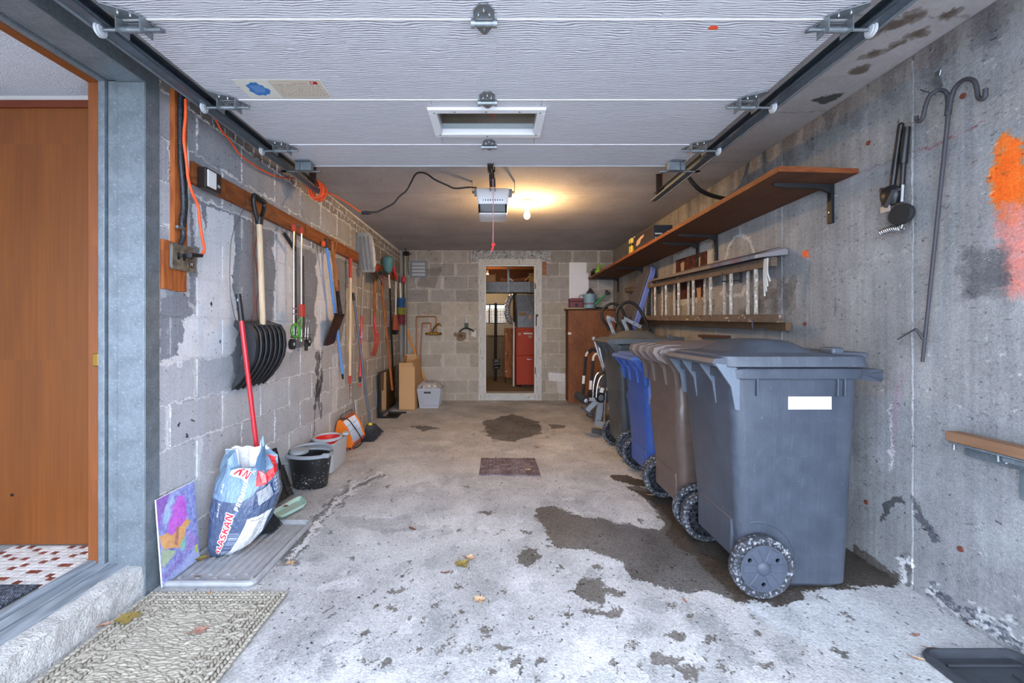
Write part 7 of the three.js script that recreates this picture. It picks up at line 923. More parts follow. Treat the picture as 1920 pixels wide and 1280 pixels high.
// ---------------------------------------------------------------- back left corner: screen, carton, basket, stick
{
  const t = thing('flat_screen', 'dark glossy flat screen in a black frame standing on feet against the block wall', 'television', V(-1.43, 0, -6.15)), z0 = -6.58, z1 = -5.72;
  part('frame', rbb(-1.475, -1.44, 0.045, 0.585, z0, z1, 0.006, 2), mat('screen_frame', { color: 0x141518, roughness: 0.35 }), t); part('glass', rbb(-1.4395, -1.437, 0.065, 0.57, z0 + 0.018, z1 - 0.018, 0.001), mat('screen_glass', { color: 0xb5b5b5, metalness: 1, roughness: 0.05 }), t);
  part('foot', [rbb(-1.49, -1.26, 0.0, 0.022, -5.80, -5.775, 0.006), rod(V(-1.44, 0.02, -5.787), V(-1.455, 0.06, -5.787), 0.012, 0.012, 8)], M.screen_frame, t); part('foot', [rbb(-1.44, -1.2, 0.0, 0.022, -6.12, -6.095, 0.006), rod(V(-1.42, 0.02, -6.11), V(-1.45, 0.06, -6.11), 0.012, 0.012, 8)], M.screen_frame, t); part('foot_plate', rbb(-1.43, -1.25, 0, 0.006, -6.1, -5.79, 0.002), M.screen_frame, t);
  const b = thing('tall_carton', 'tall open brown cardboard box in the back left corner', 'carton', V(-1.24, 0, -6.6)), x0 = -1.352, x1 = -1.128, Y = 0.6, za = -6.345, zb = -6.86;
  part('carton', [bb(x0, x1, 0.001, Y, za - 0.004, za), bb(x0, x1, 0.001, Y, zb, zb + 0.004), bb(x0, x0 + 0.004, 0.001, Y, zb, za), bb(x1 - 0.004, x1, 0.001, Y, zb, za), bb(x0, x1, 0.001, 0.006, zb, za)], M.cardboard, b);
  part('front_flap', bar(V((x0 + x1) / 2 - 0.012, Y, za), V((x0 + x1) / 2 - 0.012, Y + 0.055, za + 0.02), x1 - x0 - 0.03, 0.004), M.cardboard, b); part('back_flap', bar(V((x0 + x1) / 2 - 0.05, Y, zb), V((x0 + x1) / 2 - 0.05, Y + 0.14, zb - 0.03), x1 - x0 - 0.06, 0.004), M.cardboard, b); part('side_flap', bar(V(x1, Y, (za + zb) / 2), V(x1 - 0.06, Y + 0.075, (za + zb) / 2), 0.49, 0.004, V(1, 0, 0)), M.cardboard, b); part('side_flap', bar(V(x0, Y, (za + zb) / 2 - 0.1), V(x0 + 0.015, Y + 0.12, (za + zb) / 2 - 0.1), 0.3, 0.004, V(1, 0, 0)), M.cardboard, b); part('seam_strip', bb(x1 - 0.06, x1 - 0.002, 0.004, Y - 0.004, za, za + 0.002), M.cardboard, b);
  const k = thing('storage_basket', 'pale grey perforated plastic basket with a dark grip in front of the back wall', 'basket', V(-0.96, 0, -6.62)), cx = -0.955, cz = -6.64, H = 0.285, wx = (y) => 0.125 + 0.036 * y / H, wz = (y) => 0.155 + 0.03 * y / H;
  const bm = mat('basket_grey', { color: 0xb6bac2, roughness: 0.55 }); part('bottom', bb(cx - 0.122, cx + 0.122, 0.001, 0.008, cz - 0.15, cz + 0.15), bm, k); part('rim', loft([rr(cx - wx(H) - 0.004, cx + wx(H) + 0.004, cz - wz(H), cz + wz(H), 0.03, H - 0.03), rr(cx - wx(H) - 0.012, cx + wx(H) + 0.012, cz - wz(H) - 0.01, cz + wz(H) + 0.01, 0.03, H - 0.012), rr(cx - wx(H) - 0.014, cx + wx(H) + 0.014, cz - wz(H) - 0.012, cz + wz(H) + 0.012, 0.03, H), rr(cx - wx(H) + 0.002, cx + wx(H) - 0.002, cz - wz(H) + 0.002, cz + wz(H) - 0.002, 0.03, H)].reverse(), { capA: false, capB: false, crease: 0.5 }), bm, k);
  { const g = [], n = 12; for (let i = 0; i <= n; i++) { const u = -1 + 2 * i / n; for (const s of [-1, 1]) { g.push(bar(V(cx + u * wx(0), 0.004, cz + s * wz(0)), V(cx + u * wx(H), H - 0.02, cz + s * wz(H)), 0.013, 0.004), bar(V(cx + s * wx(0), 0.004, cz + u * wz(0)), V(cx + s * wx(H), H - 0.02, cz + u * wz(H)), 0.013, 0.004, V(1, 0, 0))); } } for (let j = 0; j < 11; j++) { const y = 0.01 + j * 0.0235; for (const s of [-1, 1]) g.push(bb(cx - wx(y), cx + wx(y), y, y + 0.013, cz + s * wz(y) - 0.0015, cz + s * wz(y) + 0.0015), bb(cx + s * wx(y) - 0.0015, cx + s * wx(y) + 0.0015, y, y + 0.013, cz - wz(y), cz + wz(y))); } part('weave', g, bm, k).userData.kind = 'stuff'; }
  part('grip_hole', rb(0.1, 0.028, 0.008, 0.01, cx - 0.02, 0.225, cz + wz(0.22) + 0.002), M.black_plastic, k);
  { const r = rng(8), N = 26, pos = [], idx = []; for (let j = 0; j <= N; j++) for (let i = 0; i <= N; i++) { const u = i / N * 2 - 1, v = j / N * 2 - 1, e = Math.min(1 - Math.abs(u), 1 - Math.abs(v)); pos.push(cx + u * 0.165 - 0.01, 0.272 + 0.055 * sstep(0, 0.5, e) + 0.05 * (fbm(i * 0.5, j * 0.5, 64, 3, 4) - 0.4) + (u < -0.5 ? 0.025 : 0), cz + v * 0.19); } for (let j = 0; j < N; j++) for (let i = 0; i < N; i++) { const a = j * (N + 1) + i; idx.push(a, a + N + 1, a + 1, a + 1, a + N + 1, a + N + 2); } const g = new THREE.BufferGeometry(); g.setAttribute('position', new THREE.Float32BufferAttribute(pos, 3)); g.setIndex(idx); g.computeVertexNormals(); const s = thing('plastic_bag', 'crumpled silvery plastic bag stuffed in the basket', 'bag', V(cx, 0.27, cz)); part('film', toCreasedNormals(g.toNonIndexed(), 0.4), mat('silver_film', { color: 0xc4c4c6, metalness: 0.35, roughness: 0.35, side: THREE.DoubleSide }), s); }
  solo('orange_stick', 'long orange stick leaning in the back left corner behind the basket', 'stick', rod(V(-0.985, 0.02, -6.95), at(764, 620, 7.05), 0.014, 0.014, 10), M.orange_stick);
}
// ---------------------------------------------------------------- back right corner: cupboard and what stands on it
{
  const t = thing('cupboard', 'reddish plywood cupboard against the back wall', 'cupboard', V(1.44, 0, -7)), x0 = 1.085, x1 = 1.8, z = -6.95, Y = 1.42;
  part('carcass', [rbb(x0 - 0.006, x0 + 0.012, 0.02, Y - 0.02, -7.165, z, 0.002), rbb(x1 - 0.018, x1, 0.02, Y - 0.02, -7.165, z, 0.002), rbb(x0, x1, 0.02, 0.05, -7.165, z - 0.002, 0.002)], mat('wood_edge', { map: T.wood_orange, color: 0x8c7456, roughness: 0.8 }, 0.5, 'y'), t); part('door', rbb(x0 + 0.002, x1 - 0.002, 0.0, Y - 0.022, z - 0.002, z + 0.018, 0.003), mat('ply_red', { map: T.wood_red, color: 0xffe4c4, roughness: 0.65 }, 0.9, 'y'), t); part('top', rbb(x0 - 0.03, x1, Y - 0.02, Y, -7.165, z + 0.03, 0.003), M.wood_red_x, t); const q = at(1068, 625, 6.93); part('label', rb(0.05, 0.034, 0.003, 0.001, q.x, q.y, z + 0.0195, 1), M.cream, t);
  const P = (x, y, d = 7.0) => at(x, y, d);
  const r = thing('toolbox', 'small maroon box with a rounded lid on top of the cupboard', 'box', P(1080, 577)); part('box', rbb(P(1067.5, 1).x, P(1093, 1).x, Y, P(1, 565).y, -7.1, -6.96, 0.012, 3), mat('maroon', { color: 0x6a2c34, roughness: 0.45 }), r); part('lid', rbb(P(1067, 1).x, P(1093.5, 1).x, P(1, 566).y, P(1, 559.5).y, -7.1, -6.955, 0.016, 3), M.maroon, r); part('latch', rod(V(P(1080, 1).x, P(1, 572).y, -6.962), V(P(1080, 1).x, P(1, 572).y, -6.955), 0.025, 0.025, 14), M.steel_black, r);
  const w = thing('watering_can', 'pale blue watering can with a green spout on the cupboard', 'watering can', P(1105, 577)), c = P(1105, 570), O = (rr2, y) => ring(c.x, -7.02, rr2, rr2, P(1, y).y, 24); part('body', loft([O(0.088, 577.5), O(0.09, 575), O(0.092, 551), O(0.085, 551), O(0.08, 573)].reverse(), { crease: 0.6 }), mat('can_blue', { color: 0x86a8b4, roughness: 0.5 }), w); part('band', loft([O(0.0925, 571), O(0.0945, 569.5), O(0.0925, 568)].reverse(), { capA: false, capB: false }), mat('can_band', { color: 0x8a5a6c, roughness: 0.5 }), w); part('spout', rod(P(1114, 572), P(1137, 551), 0.026, 0.014, 12), mat('can_green', { color: 0x3a9a5c, roughness: 0.5 }), w); part('rose', rod(P(1136, 552), P(1140.5, 547), 0.02, 0.05, 14), M.iron, w); part('handle', tube([P(1094, 555), P(1088, 553), P(1086, 560), P(1089, 568), P(1093, 572)], 0.008, 20, 6), M.grey_paint, w); part('stay', rod(P(1114, 560), P(1130, 558), 0.005, 0.005, 6), M.grey_paint, w);
  const g = thing('funnel', 'dark grey flask standing in the watering can', 'flask', P(1107, 553)); part('flask', loft([ring(P(1107, 1).x, -7.02, 0.055, 0.055, P(1, 560).y, 18), ring(P(1107, 1).x, -7.02, 0.06, 0.06, P(1, 548).y, 18), ring(P(1107, 1).x, -7.02, 0.025, 0.025, P(1, 543).y, 18), ring(P(1107, 1).x, -7.02, 0.022, 0.022, P(1, 540.5).y, 18)].reverse()), M.iron, g);
  solo('folded_cloth', 'yellowish folded cloth lying flat on the cupboard edge', 'cloth', rb(0.3, 0.018, 0.12, 0.008, P(1076, 1).x, Y + 0.009, -6.93), mat('cloth_straw', { color: 0xb3a47c, roughness: 0.95 })); 
  const bs = thing('wire_coil', 'tangle of dark wire on the cupboard beside the green spout', 'wire', P(1128, 575)); part('coil', (() => { const p = []; for (let i = 0; i < 40; i++) { const a = i * 0.55; p.push(V(P(1130, 1).x + 0.09 * Math.cos(a), Y + 0.012 + 0.02 * ((i * 7) % 5) / 5, -7.03 + 0.06 * Math.sin(a))); } return tube(p, 0.006, 200, 5); })(), M.steel_black, bs);
}
// ---------------------------------------------------------------- exercise gear in the back right corner
{
  const ib = thing('ironing_board', 'dark padded ironing board leaning up against the concrete wall', 'ironing board', V(1.2, 0.05, -5.35)), P = (x, y, d) => at(x, y, d);
  const o = V(1.14, 0.12, -5.55), tp = V(1.735, 1.835, -5.2), ax = tp.clone().sub(o), L = ax.length(); ax.normalize(); const wd = V(-0.15, 0, -1); wd.addScaledVector(ax, -wd.dot(ax)).normalize(); const nr = V(0, 0, 0).crossVectors(wd, ax), prof = []; for (let i = 0; i <= 10; i++) { const a = Math.PI * i / 10; prof.push([0.075 * Math.cos(a) * 1.0, L - 0.12 + 0.12 * Math.sin(a)]); } prof.push([-0.16, L - 0.6], [-0.17, 0.02], [0.17, 0.02], [0.16, L - 0.6]);
  const mtx = new THREE.Matrix4().makeBasis(wd, ax, nr).setPosition(o); part('board', extr(prof, 0.016, 0.005).translate(0, 0, -0.02).applyMatrix4(mtx), mat('board_black', { color: 0x4c4a4e, roughness: 0.7 }), ib); part('cover', extr(prof.map(([x, y]) => [x * 1.03, y + 0.004]), 0.045, 0.01).translate(0, 0, 0.01).applyMatrix4(mtx), mat('cover_blue', { color: 0x6878b4, roughness: 0.8 }), ib);
  const e = thing('exercise_bench', 'grey exercise machine with two black hoop handles and foam rollers', 'exercise machine', V(1.0, 0, -4.85)), d = 4.8, p = (x, y, dd = d) => at(x, y, dd);
  part('hoop', tube([p(1171, 632), p(1167, 613), p(1158, 602), p(1155, 591), p(1161, 575), p(1179, 566), p(1196, 576), p(1210, 601), p(1220, 625), p(1227, 645)], 0.0155, 80, 10), M.cord_black, e); part('hoop', tube([p(1142, 620, 5.1), p(1139, 612, 5.1), p(1129, 595, 5.1), p(1131, 579, 5.1), p(1147, 569, 5.1), p(1163, 576, 5.1), p(1171, 592, 5.1), p(1182, 612, 5.1), p(1190, 632, 5.1)], 0.0155, 80, 10), M.cord_black, e);
  const fm = M.grey_paint; for (const [x0, y0, x1, y1, dd] of [[1138.5, 594, 1152, 628, 5.0], [1166, 594, 1181, 632, 4.78], [1137, 593.5, 1160, 603.5, 4.98], [1167, 595, 1202, 613, 4.76]]) { part('flat_bar', bar(p(x0, y0, dd), p(x1, y1, dd), 0.034, 0.008), fm, e); for (const k of [0.3, 0.6, 0.9]) { const q = p(x0, y0, dd).lerp(p(x1, y1, dd), k); part('bolt', rod(q.clone().add(V(0, 0, 0.003)), q.clone().add(V(0, 0, 0.011)), 0.007, 0.007, 8), M.chrome, e); } }
  part('pivot', ball(0.018, p(1167, 595.5, 4.74).x, p(1167, 595.5, 4.74).y, -4.74), M.cord_black, e); part('joint', rod(p(1146, 628, 4.9), p(1149, 634, 4.9), 0.022, 0.022, 10), fm, e);
  part('main_post', bar(p(1150, 626, 4.9), p(1127, 745, 4.9), 0.055, 0.05), mat('frame_dark', { color: 0x54575b, roughness: 0.5, metalness: 0.3 }), e); part('adjuster', bar(p(1146, 688, 4.8), p(1130, 732, 4.8), 0.04, 0.03), M.iron, e); for (let i = 0; i < 7; i++) { const q = p(1145, 691, 4.78).lerp(p(1131.5, 728, 4.78), i / 6); part('peg_hole', rod(q, q.clone().add(V(0, 0, 0.004)), 0.007, 0.007, 8), M.black_plastic, e); } part('decal', bar(p(1130, 727, 4.77), p(1127, 736, 4.77), 0.035, 0.01), M.white_plastic, e);
  part('front_leg', bar(p(1126, 752, 4.9), p(1120.5, 793, 4.85), 0.06, 0.04), fm, e); part('base_bar', bar(at(1117, 792, 4.85), at(1150, 800, 4.72), 0.06, 0.045), fm, e); part('floor_bar', bar(V(1.05, 0.025, -5.0), V(1.28, 0.025, -4.72), 0.05, 0.05), M.frame_dark, e);
  part('arm', bar(p(1119, 751), p(1098, 771), 0.05, 0.035), fm, e); part('bracket', rb(0.09, 0.035, 0.04, 0.005, p(1111, 748).x, p(1111, 748).y, -d + 0.02), fm, e); part('pedal', bar(p(1091, 764), p(1108, 778), 0.05, 0.02, V(0, 1, 0)), M.iron, e); part('pedal_loop', tube([p(1100, 777), p(1104, 781), p(1111, 781), p(1111, 777), p(1104, 775)], 0.006, 24, 6, true), M.cord_black, e);
  for (const [x, y, dd] of [[1114, 740, 4.9], [1124.5, 744.5, 4.78]]) { const q = p(x, y, dd); part('roller_wheel', rod(q.clone().add(V(-0.02, 0, -0.03)), q.clone().add(V(0.006, 0, 0.03)), 0.052, 0.052, 20), M.cord_black, e); part('hub_cap', rod(q.clone().add(V(0.006, 0, 0.03)), q.clone().add(V(0.009, 0, 0.036)), 0.032, 0.032, 16), fm, e); }
  const r0 = p(1083, 740, 4.85), r1 = p(1097.5, 750.5, 4.7); part('foam_roller', [rod(r1, r0, 0.042, 0.042, 18)], mat('foam_black', { color: 0x2a2c30, roughness: 0.95 }), e); part('roller_end', rod(r1, r1.clone().add(V(0.012, -0.006, 0.012)), 0.02, 0.02, 12), M.grey_light, e);
  for (const [x0, y0, x1, y1] of [[1113, 634, 1132, 694], [1122, 641, 1134, 697]]) { part('chrome_tube', rod(p(x1, y1, 4.95), p(x0, y0, 4.95), 0.0145, 0.0145, 12), M.chrome, e); part('tube_cap', rod(p(x0 + 0.8, y0 + 3, 4.95), p(x0 - 0.6, y0 - 2.5, 4.95), 0.0185, 0.0185, 12), M.grey_plastic, e); }
  part('chrome_arch', tube([p(1112, 745), p(1113, 722), p(1118, 703), p(1126, 698), p(1134, 699)], 0.011, 30, 8), M.chrome, e); part('chrome_arch', tube([p(1118, 745, 4.7), p(1120, 725, 4.7), p(1125, 709, 4.7), p(1132, 704, 4.7), p(1139, 705, 4.7)], 0.011, 30, 8), M.chrome, e);
  const f = thing('folding_frame', 'folding frame of black padded tubes with white bands leaning by the cupboard', 'frame', V(1.15, 0.1, -5.6)), D = 5.8; const leg = (pts, dd) => pts.map(([x, y]) => at(x, y, dd));
  part('tube', tube(leg([[1092, 752], [1094, 725], [1098, 675], [1100, 663], [1107, 657], [1118, 656], [1138, 660]], D), 0.0135, 60, 10), M.cream, f); part('tube', tube(leg([[1105, 764], [1108, 725], [1112, 676], [1114, 667], [1119, 663], [1132, 663]], D - 0.3), 0.0135, 60, 10), M.cream, f);
  part('foam_sleeve', rod(at(1092.5, 748, D), at(1098.5, 668, D), 0.019, 0.019, 12), M.foam_black, f); part('foam_sleeve', rod(at(1105.2, 762, D - 0.3), at(1112, 676, D - 0.3), 0.019, 0.019, 12), M.foam_black, f); part('white_band', rod(at(1094, 719, D), at(1095.2, 704, D), 0.0205, 0.0205, 12), M.white_plastic, f); part('white_band', rod(at(1107.4, 730, D - 0.3), at(1108.6, 713, D - 0.3), 0.0205, 0.0205, 12), M.white_plastic, f); part('strap', tube([at(1094, 745, D), at(1102, 742, D), at(1105, 730, D), at(1108, 712, D - 0.2)], 0.007, 20, 6), M.cord_black, f); part('hand_pad', tube(leg([[1104, 661], [1110, 655], [1120, 657]], D - 0.02), 0.024, 20, 10), M.foam_black, f);
  const s = thing('step_stool', 'chrome legged step stool with a wooden seat behind the charcoal bin', 'stool', V(1.25, 0, -5.2)); part('seat', rb(0.34, 0.03, 0.26, 0.01, 1.34, 0.49, -5.2), M.wood_orange_x, s); part('seat_edge', rb(0.35, 0.035, 0.27, 0.012, 1.34, 0.46, -5.2), M.white_plastic, s); for (const [x, z] of [[1.215, -5.1], [1.46, -5.1], [1.215, -5.3], [1.46, -5.3]]) { part('leg', [rod(V(x - 0.02, 0.0, z), V(x, 0.45, z), 0.0125, 0.0125, 10)], M.chrome, s); part('rubber_foot', rod(V(x - 0.021, 0, z), V(x - 0.019, 0.035, z), 0.019, 0.016, 10), M.rubber, s); } part('arch', tube([V(1.245, 0.24, -5.08), V(1.25, 0.38, -5.08), V(1.28, 0.42, -5.08), V(1.4, 0.42, -5.08), V(1.43, 0.38, -5.08), V(1.435, 0.24, -5.08)], 0.011, 40, 8), M.chrome, s);
}
// ---------------------------------------------------------------- long shelf, brackets, things on it
{
  const yT = (d) => 1.962 - 0.0105 * (d - 2.31), t = thing('wall_shelf', 'long reddish plywood shelf running along the concrete wall', 'shelf', V(1.6, 1.88, -4.7));
  part('board', loft([2.31, 7.1].map((d) => [[1.422, 0], [1.822, -0.012], [1.822, -0.036], [1.422, -0.026]].map(([x, y]) => V(x, yT(d) + y, -d))).reverse(), { crease: 0.3 }), M.wood_red_z, t); part('front_edge', loft([2.31, 7.1].map((d) => [[1.420, 0.001], [1.4225, 0.001], [1.4225, -0.027], [1.420, -0.027]].map(([x, y]) => V(x, yT(d) + y, -d))).reverse(), { crease: 0.3 }), M.wood_orange_z, t); part('end_edge', loft([2.307, 2.311].map((d) => [[1.42, 0.001], [1.822, -0.012], [1.822, -0.036], [1.42, -0.027]].map(([x, y]) => V(x, yT(d) + y, -d))).reverse(), { crease: 0.3 }), mat('ply_end', { map: T.wood_orange, color: 0xb09078, roughness: 0.85 }, 0.3, 'x'), t);
  for (const d of [2.49, 3.79, 4.14, 5.72, 6.85]) { const y = yT(d) - 0.036, b = part('bracket', [rbb(1.806, 1.822, y - 0.21, y, -d - 0.017, -d + 0.017, 0.002)], mat('bracket_black', { color: 0x1e1e20, roughness: 0.55, metalness: 0.3 }), t); part('bracket_arm', loft([[1.5, 0.006, 0.008], [1.56, 0.016, 0.014], [1.74, 0.02, 0.016], [1.815, 0.05, 0.016]].map(([x, h, w]) => [V(x, y + 0.006, -d - w), V(x, y + 0.006, -d + w), V(x, y - h, -d + w * 0.5), V(x, y - h, -d - w * 0.5)]), { crease: 0.4 }), M.bracket_black, b); part('screw', rod(V(1.806, y - 0.15, -d), V(1.803, y - 0.15, -d), 0.005, 0.005, 8), M.zinc, b); }
  const yy = (d) => yT(d) - 0.004; 
  let q = thing('yellow_tin', 'yellow printed tin on the shelf beside the dark carton', 'tin', V(1.49, yy(4.95), -4.95)); const tt = canvasTex(128, 128, (c) => { c.fillStyle = '#d8b82c'; c.fillRect(0, 0, 128, 128); c.fillStyle = '#2e2a22'; c.fillRect(0, 40, 128, 22); c.fillStyle = '#efe6c8'; c.beginPath(); c.arc(40, 92, 18, 0, 7); c.fill(); c.strokeStyle = '#2e2a22'; c.lineWidth = 4; c.beginPath(); c.arc(40, 92, 11, 0, 7); c.stroke(); c.fillRect(10, 8, 60, 8); c.fillRect(10, 22, 40, 6); }); part('tin', rbb(1.44, 1.545, yy(4.95), yy(4.95) + 0.175, -5.0, -4.9, 0.01, 2), mat('tin_yellow', { map: tt, roughness: 0.35 }), q); part('cap', rod(V(1.5, yy(4.95) + 0.175, -4.95), V(1.5, yy(4.95) + 0.192, -4.95), 0.02, 0.02, 12), M.white_plastic, q);
  q = thing('dark_carton', 'long dark printed carton on the shelf with a torn pale label', 'carton', V(1.53, yy(4.5), -4.55)); part('carton', rbb(1.445, 1.62, yy(4.5) - 0.002, yy(4.5) + 0.155, -4.84, -4.22, 0.003), mat('carton_dark', { color: 0x302a2a, roughness: 0.5 }), q); part('label_scrap', extr([[-0.13, -0.03], [-0.1, -0.045], [0.0, -0.03], [0.03, 0.0], [0.11, 0.01], [0.13, 0.035], [0.02, 0.03], [-0.1, 0.01]], 0.001).rotateY(-Math.PI / 2).translate(1.4445, yy(4.5) + 0.09, -4.62), mat('label_tan', { color: 0xc6a488, roughness: 0.8 }), q);
  const ft = canvasTex(256, 256, (c) => { c.fillStyle = '#24262c'; c.fillRect(0, 0, 256, 256); c.fillStyle = '#d8d8d8'; c.fillRect(16, 118, 100, 22); c.fillStyle = '#e4e4e4'; c.beginPath(); c.moveTo(150, 256); c.lineTo(180, 90); c.lineTo(256, 70); c.lineTo(256, 256); c.fill(); c.fillStyle = '#c8c8c8'; c.font = 'bold 52px sans-serif'; c.fillText('DUV', 10, 214); }); part('printed_end', new THREE.PlaneGeometry(0.173, 0.153).translate(1.5325, yy(4.5) + 0.0765, -4.2195), mat('carton_print', { map: ft, roughness: 0.5 }), q);
  q = thing('plant_pot', 'lime green plastic jug at the far end of the shelf', 'jug', V(1.5, yy(6.75), -6.75)); const jc = V(1.5, yy(6.75), -6.75); part('jug', loft([ring(jc.x, jc.z, 0.05, 0.05, jc.y + 0.001, 16), ring(jc.x, jc.z, 0.055, 0.055, jc.y + 0.06, 16), ring(jc.x, jc.z, 0.03, 0.03, jc.y + 0.09, 16), ring(jc.x, jc.z, 0.014, 0.014, jc.y + 0.15, 16)].reverse()), mat('lime', { color: 0x8ac23a, roughness: 0.4 }), q); part('trigger', rod(V(jc.x, jc.y + 0.14, jc.z), V(jc.x + 0.06, jc.y + 0.16, jc.z), 0.012, 0.01, 8), M.lime, q);
  q = thing('hose_coil', 'dark coil of hose on the far end of the shelf beside the lime jug', 'hose', V(1.5, yy(7.0), -6.98)); { const p = []; for (let i = 0; i < 44; i++) { const a = i * 0.5; p.push(V(1.545 + 0.1 * Math.cos(a), yy(6.98) + 0.012 + i * 0.0022, -6.99 + 0.085 * Math.sin(a))); } part('coil', tube(p, 0.011, 240, 6), M.cord_black, q); }
}
// ---------------------------------------------------------------- extension ladder, wrapped board, rusty plates
{
  const t = thing('extension_ladder', 'old paint-splashed wooden extension ladder hung on its side along the concrete wall', 'ladder', V(1.75, 1.2, -4.3)), up = (d) => 1.553 + 0.0245 * (d - 2.77), lo = (d) => 1.205 + 0.02 * (d - 2.77);
  mat('ladder_rail', { map: paintTex(512, 512, (c, w, h) => { c.fillStyle = 'rgb(98,84,72)'; c.fillRect(0, 0, w, h); const r = rng(8); for (let i = 0; i < 150; i++) { c.fillStyle = r() < 0.4 ? 'rgba(210,206,198,0.7)' : 'rgba(70,52,40,0.5)'; c.beginPath(); c.ellipse(r() * w, r() * h, 3 + 24 * r(), 1 + 4 * r(), 0, 0, 7); c.fill(); } }, { disp: 4, cell: 8, grain: 16, tone: 10, seed: 14 }), roughness: 0.85 }, 0.7, 'z'); const rm = mat('ladder_rung', { map: paintTex(256, 256, (c, w, h) => { c.fillStyle = 'rgb(172,162,148)'; c.fillRect(0, 0, w, h); const r = rng(9); for (let i = 0; i < 120; i++) { c.fillStyle = r() < 0.6 ? 'rgba(222,220,216,0.8)' : 'rgba(96,80,66,0.6)'; c.beginPath(); c.ellipse(r() * w, r() * h, 2 + 5 * r(), 3 + 14 * r(), 0, 0, 7); c.fill(); } }, { disp: 3, cell: 6, grain: 12, seed: 15 }), roughness: 0.85 }, 0.25, 'v');
  const rail = (x0, x1, f, h, a, b) => loft([a, b].map((d) => [[x0, h / 2], [x1, h / 2], [x1, -h / 2], [x0, -h / 2]].map(([x, y]) => V(x, f(d) + y, -d))).reverse(), { crease: 0.3 });
  part('rail', rail(1.69, 1.725, up, 0.055, 2.82, 6.05), M.ladder_rail, t); part('rail', rail(1.69, 1.725, lo, 0.05, 2.75, 6.1), M.ladder_rail, t); part('rail', rail(1.765, 1.8, (d) => up(d) + 0.012, 0.055, 3.05, 6.3), M.ladder_rail, t); part('rail', rail(1.765, 1.8, (d) => lo(d) - 0.05, 0.05, 2.80, 6.3), M.wood_old, t);
  for (let i = 0; i < 9; i++) { const d = 3.02 + i * 0.32; part('rung', rod(V(1.708, lo(d), -d), V(1.708, up(d), -d), 0.013, 0.013, 12), rm, t); } for (let i = 0; i < 9; i++) { const d = 3.25 + i * 0.335; part('rung', rod(V(1.782, lo(d) - 0.04, -d), V(1.782, up(d), -d), 0.0125, 0.0125, 12), rm, t); }
  part('wall_hook', [tube([V(1.82, 1.16, -3.0), V(1.7, 1.135, -3.0), V(1.675, 1.15, -3.0), V(1.675, 1.2, -3.0)], 0.006, 24, 6)], M.iron, t); part('wall_hook', [rbb(1.812, 1.823, 1.48, 1.64, -3.42, -3.40, 0.002), tube([V(1.82, 1.5, -3.41), V(1.7, 1.49, -3.41), V(1.675, 1.5, -3.41), V(1.675, 1.56, -3.41)], 0.006, 24, 6)], M.iron, t); part('tape', (() => { const r = rng(4), g = []; for (let i = 0; i < 4; i++) g.push(tube([V(1.685, up(2.86) + 0.025, -2.85 - 0.01 * i), V(1.68, up(2.86) - 0.06, -2.845 - 0.012 * i), V(1.684 + 0.01 * r(), up(2.86) - 0.12 - 0.03 * i, -2.84 - 0.014 * i)], 0.0065, 12, 5)); return g; })(), mat('tape_clear', { color: 0xb8b4ac, roughness: 0.3 }), t).userData.kind = 'stuff';
  const w = thing('wrapped_board', 'long board wrapped in grey newsprint lying on the ladder', 'board', V(1.75, 1.6, -3.7)), y = (d) => up(d) + 0.034; const bt = paintTex(1024, 128, (c, W, H) => { c.fillStyle = 'rgb(150,138,128)'; c.fillRect(0, 0, W, H); c.fillStyle = 'rgb(132,140,158)'; c.fillRect(0, 0, 330, H); const r = rng(5); for (let i = 0; i < 60; i++) { c.fillStyle = `rgba(${70 + 80 * r()},${76 + 80 * r()},${92 + 80 * r()},0.5)`; c.fillRect(r() * 340, r() * H, 10 + 46 * r(), 6 + 22 * r()); } c.fillStyle = 'rgb(214,214,216)'; c.fillRect(0, 0, 30, H); c.fillStyle = 'rgb(36,38,46)'; c.fillRect(34, 60, 40, 60); }, { disp: 4, cell: 10, grain: 10, tone: 10, seed: 66 }); mat('newsprint', { map: bt, color: 0xbcbcc4, roughness: 0.7 });
  const bg = loft([2.85, 2.92, 3.4, 4.2, 4.95].map((d, i) => { const s = i === 0 || i === 4 ? 0.75 : 1; return [[1.635, 0.0], [1.64, 0.024 * s], [1.80, 0.075 * s], [1.812, 0.06 * s], [1.81, 0.018]].map(([x, q]) => V(x, y(d) + q - 0.004, -d)); }).reverse(), { crease: 0.5 }); part('board', uvBy(bg, (x, yy2, z) => [(-z - 2.85) / 2.1, (x - 1.63) / 0.19]), M.newsprint, w);
  const plate = (label, p, cut) => { const q = p.map(([x, y2]) => onR(x, y2, 0.001)), o = thing('rusty_plate', label, 'plate', q[3].clone()); part('plate', loft([q.map((v) => V(XR - 0.0005, v.y, v.z)), q.map((v) => V(XR - 0.006, v.y, v.z))], { crease: 0.3 }), mat('plate_rust', { map: T.rust, color: 0xb07a68, roughness: 0.9, bumpMap: T.grainy, bumpScale: 0.004 }, 0.25), o); for (const [a, b] of cut) { const c = onR(a, b, 0.006), d2 = onR(a + 7, b + 8, 0.006); part('bare_patch', extr([[0, 0], [0.09, 0.01], [0.085, -0.12], [0.05, -0.1], [0.02, -0.13], [0.012, -0.05]], 0.001).rotateY(-Math.PI / 2).translate(XR - 0.006, c.y, c.z), mat('patch_tan', { color: 0xa88a6c, roughness: 0.9, bumpMap: T.grainy, bumpScale: 0.003 }, 0.2), o); } };
  plate('rusty steel plate on the concrete wall above the ladder', [[1268, 488], [1326, 470], [1325.5, 502], [1268, 515]].reverse(), [[1276, 494], [1305, 486]]); plate('rusty steel plate seen between the ladder rungs', [[1268, 530], [1319, 520], [1318, 556], [1268, 562]].reverse(), [[1306, 540]]);
}
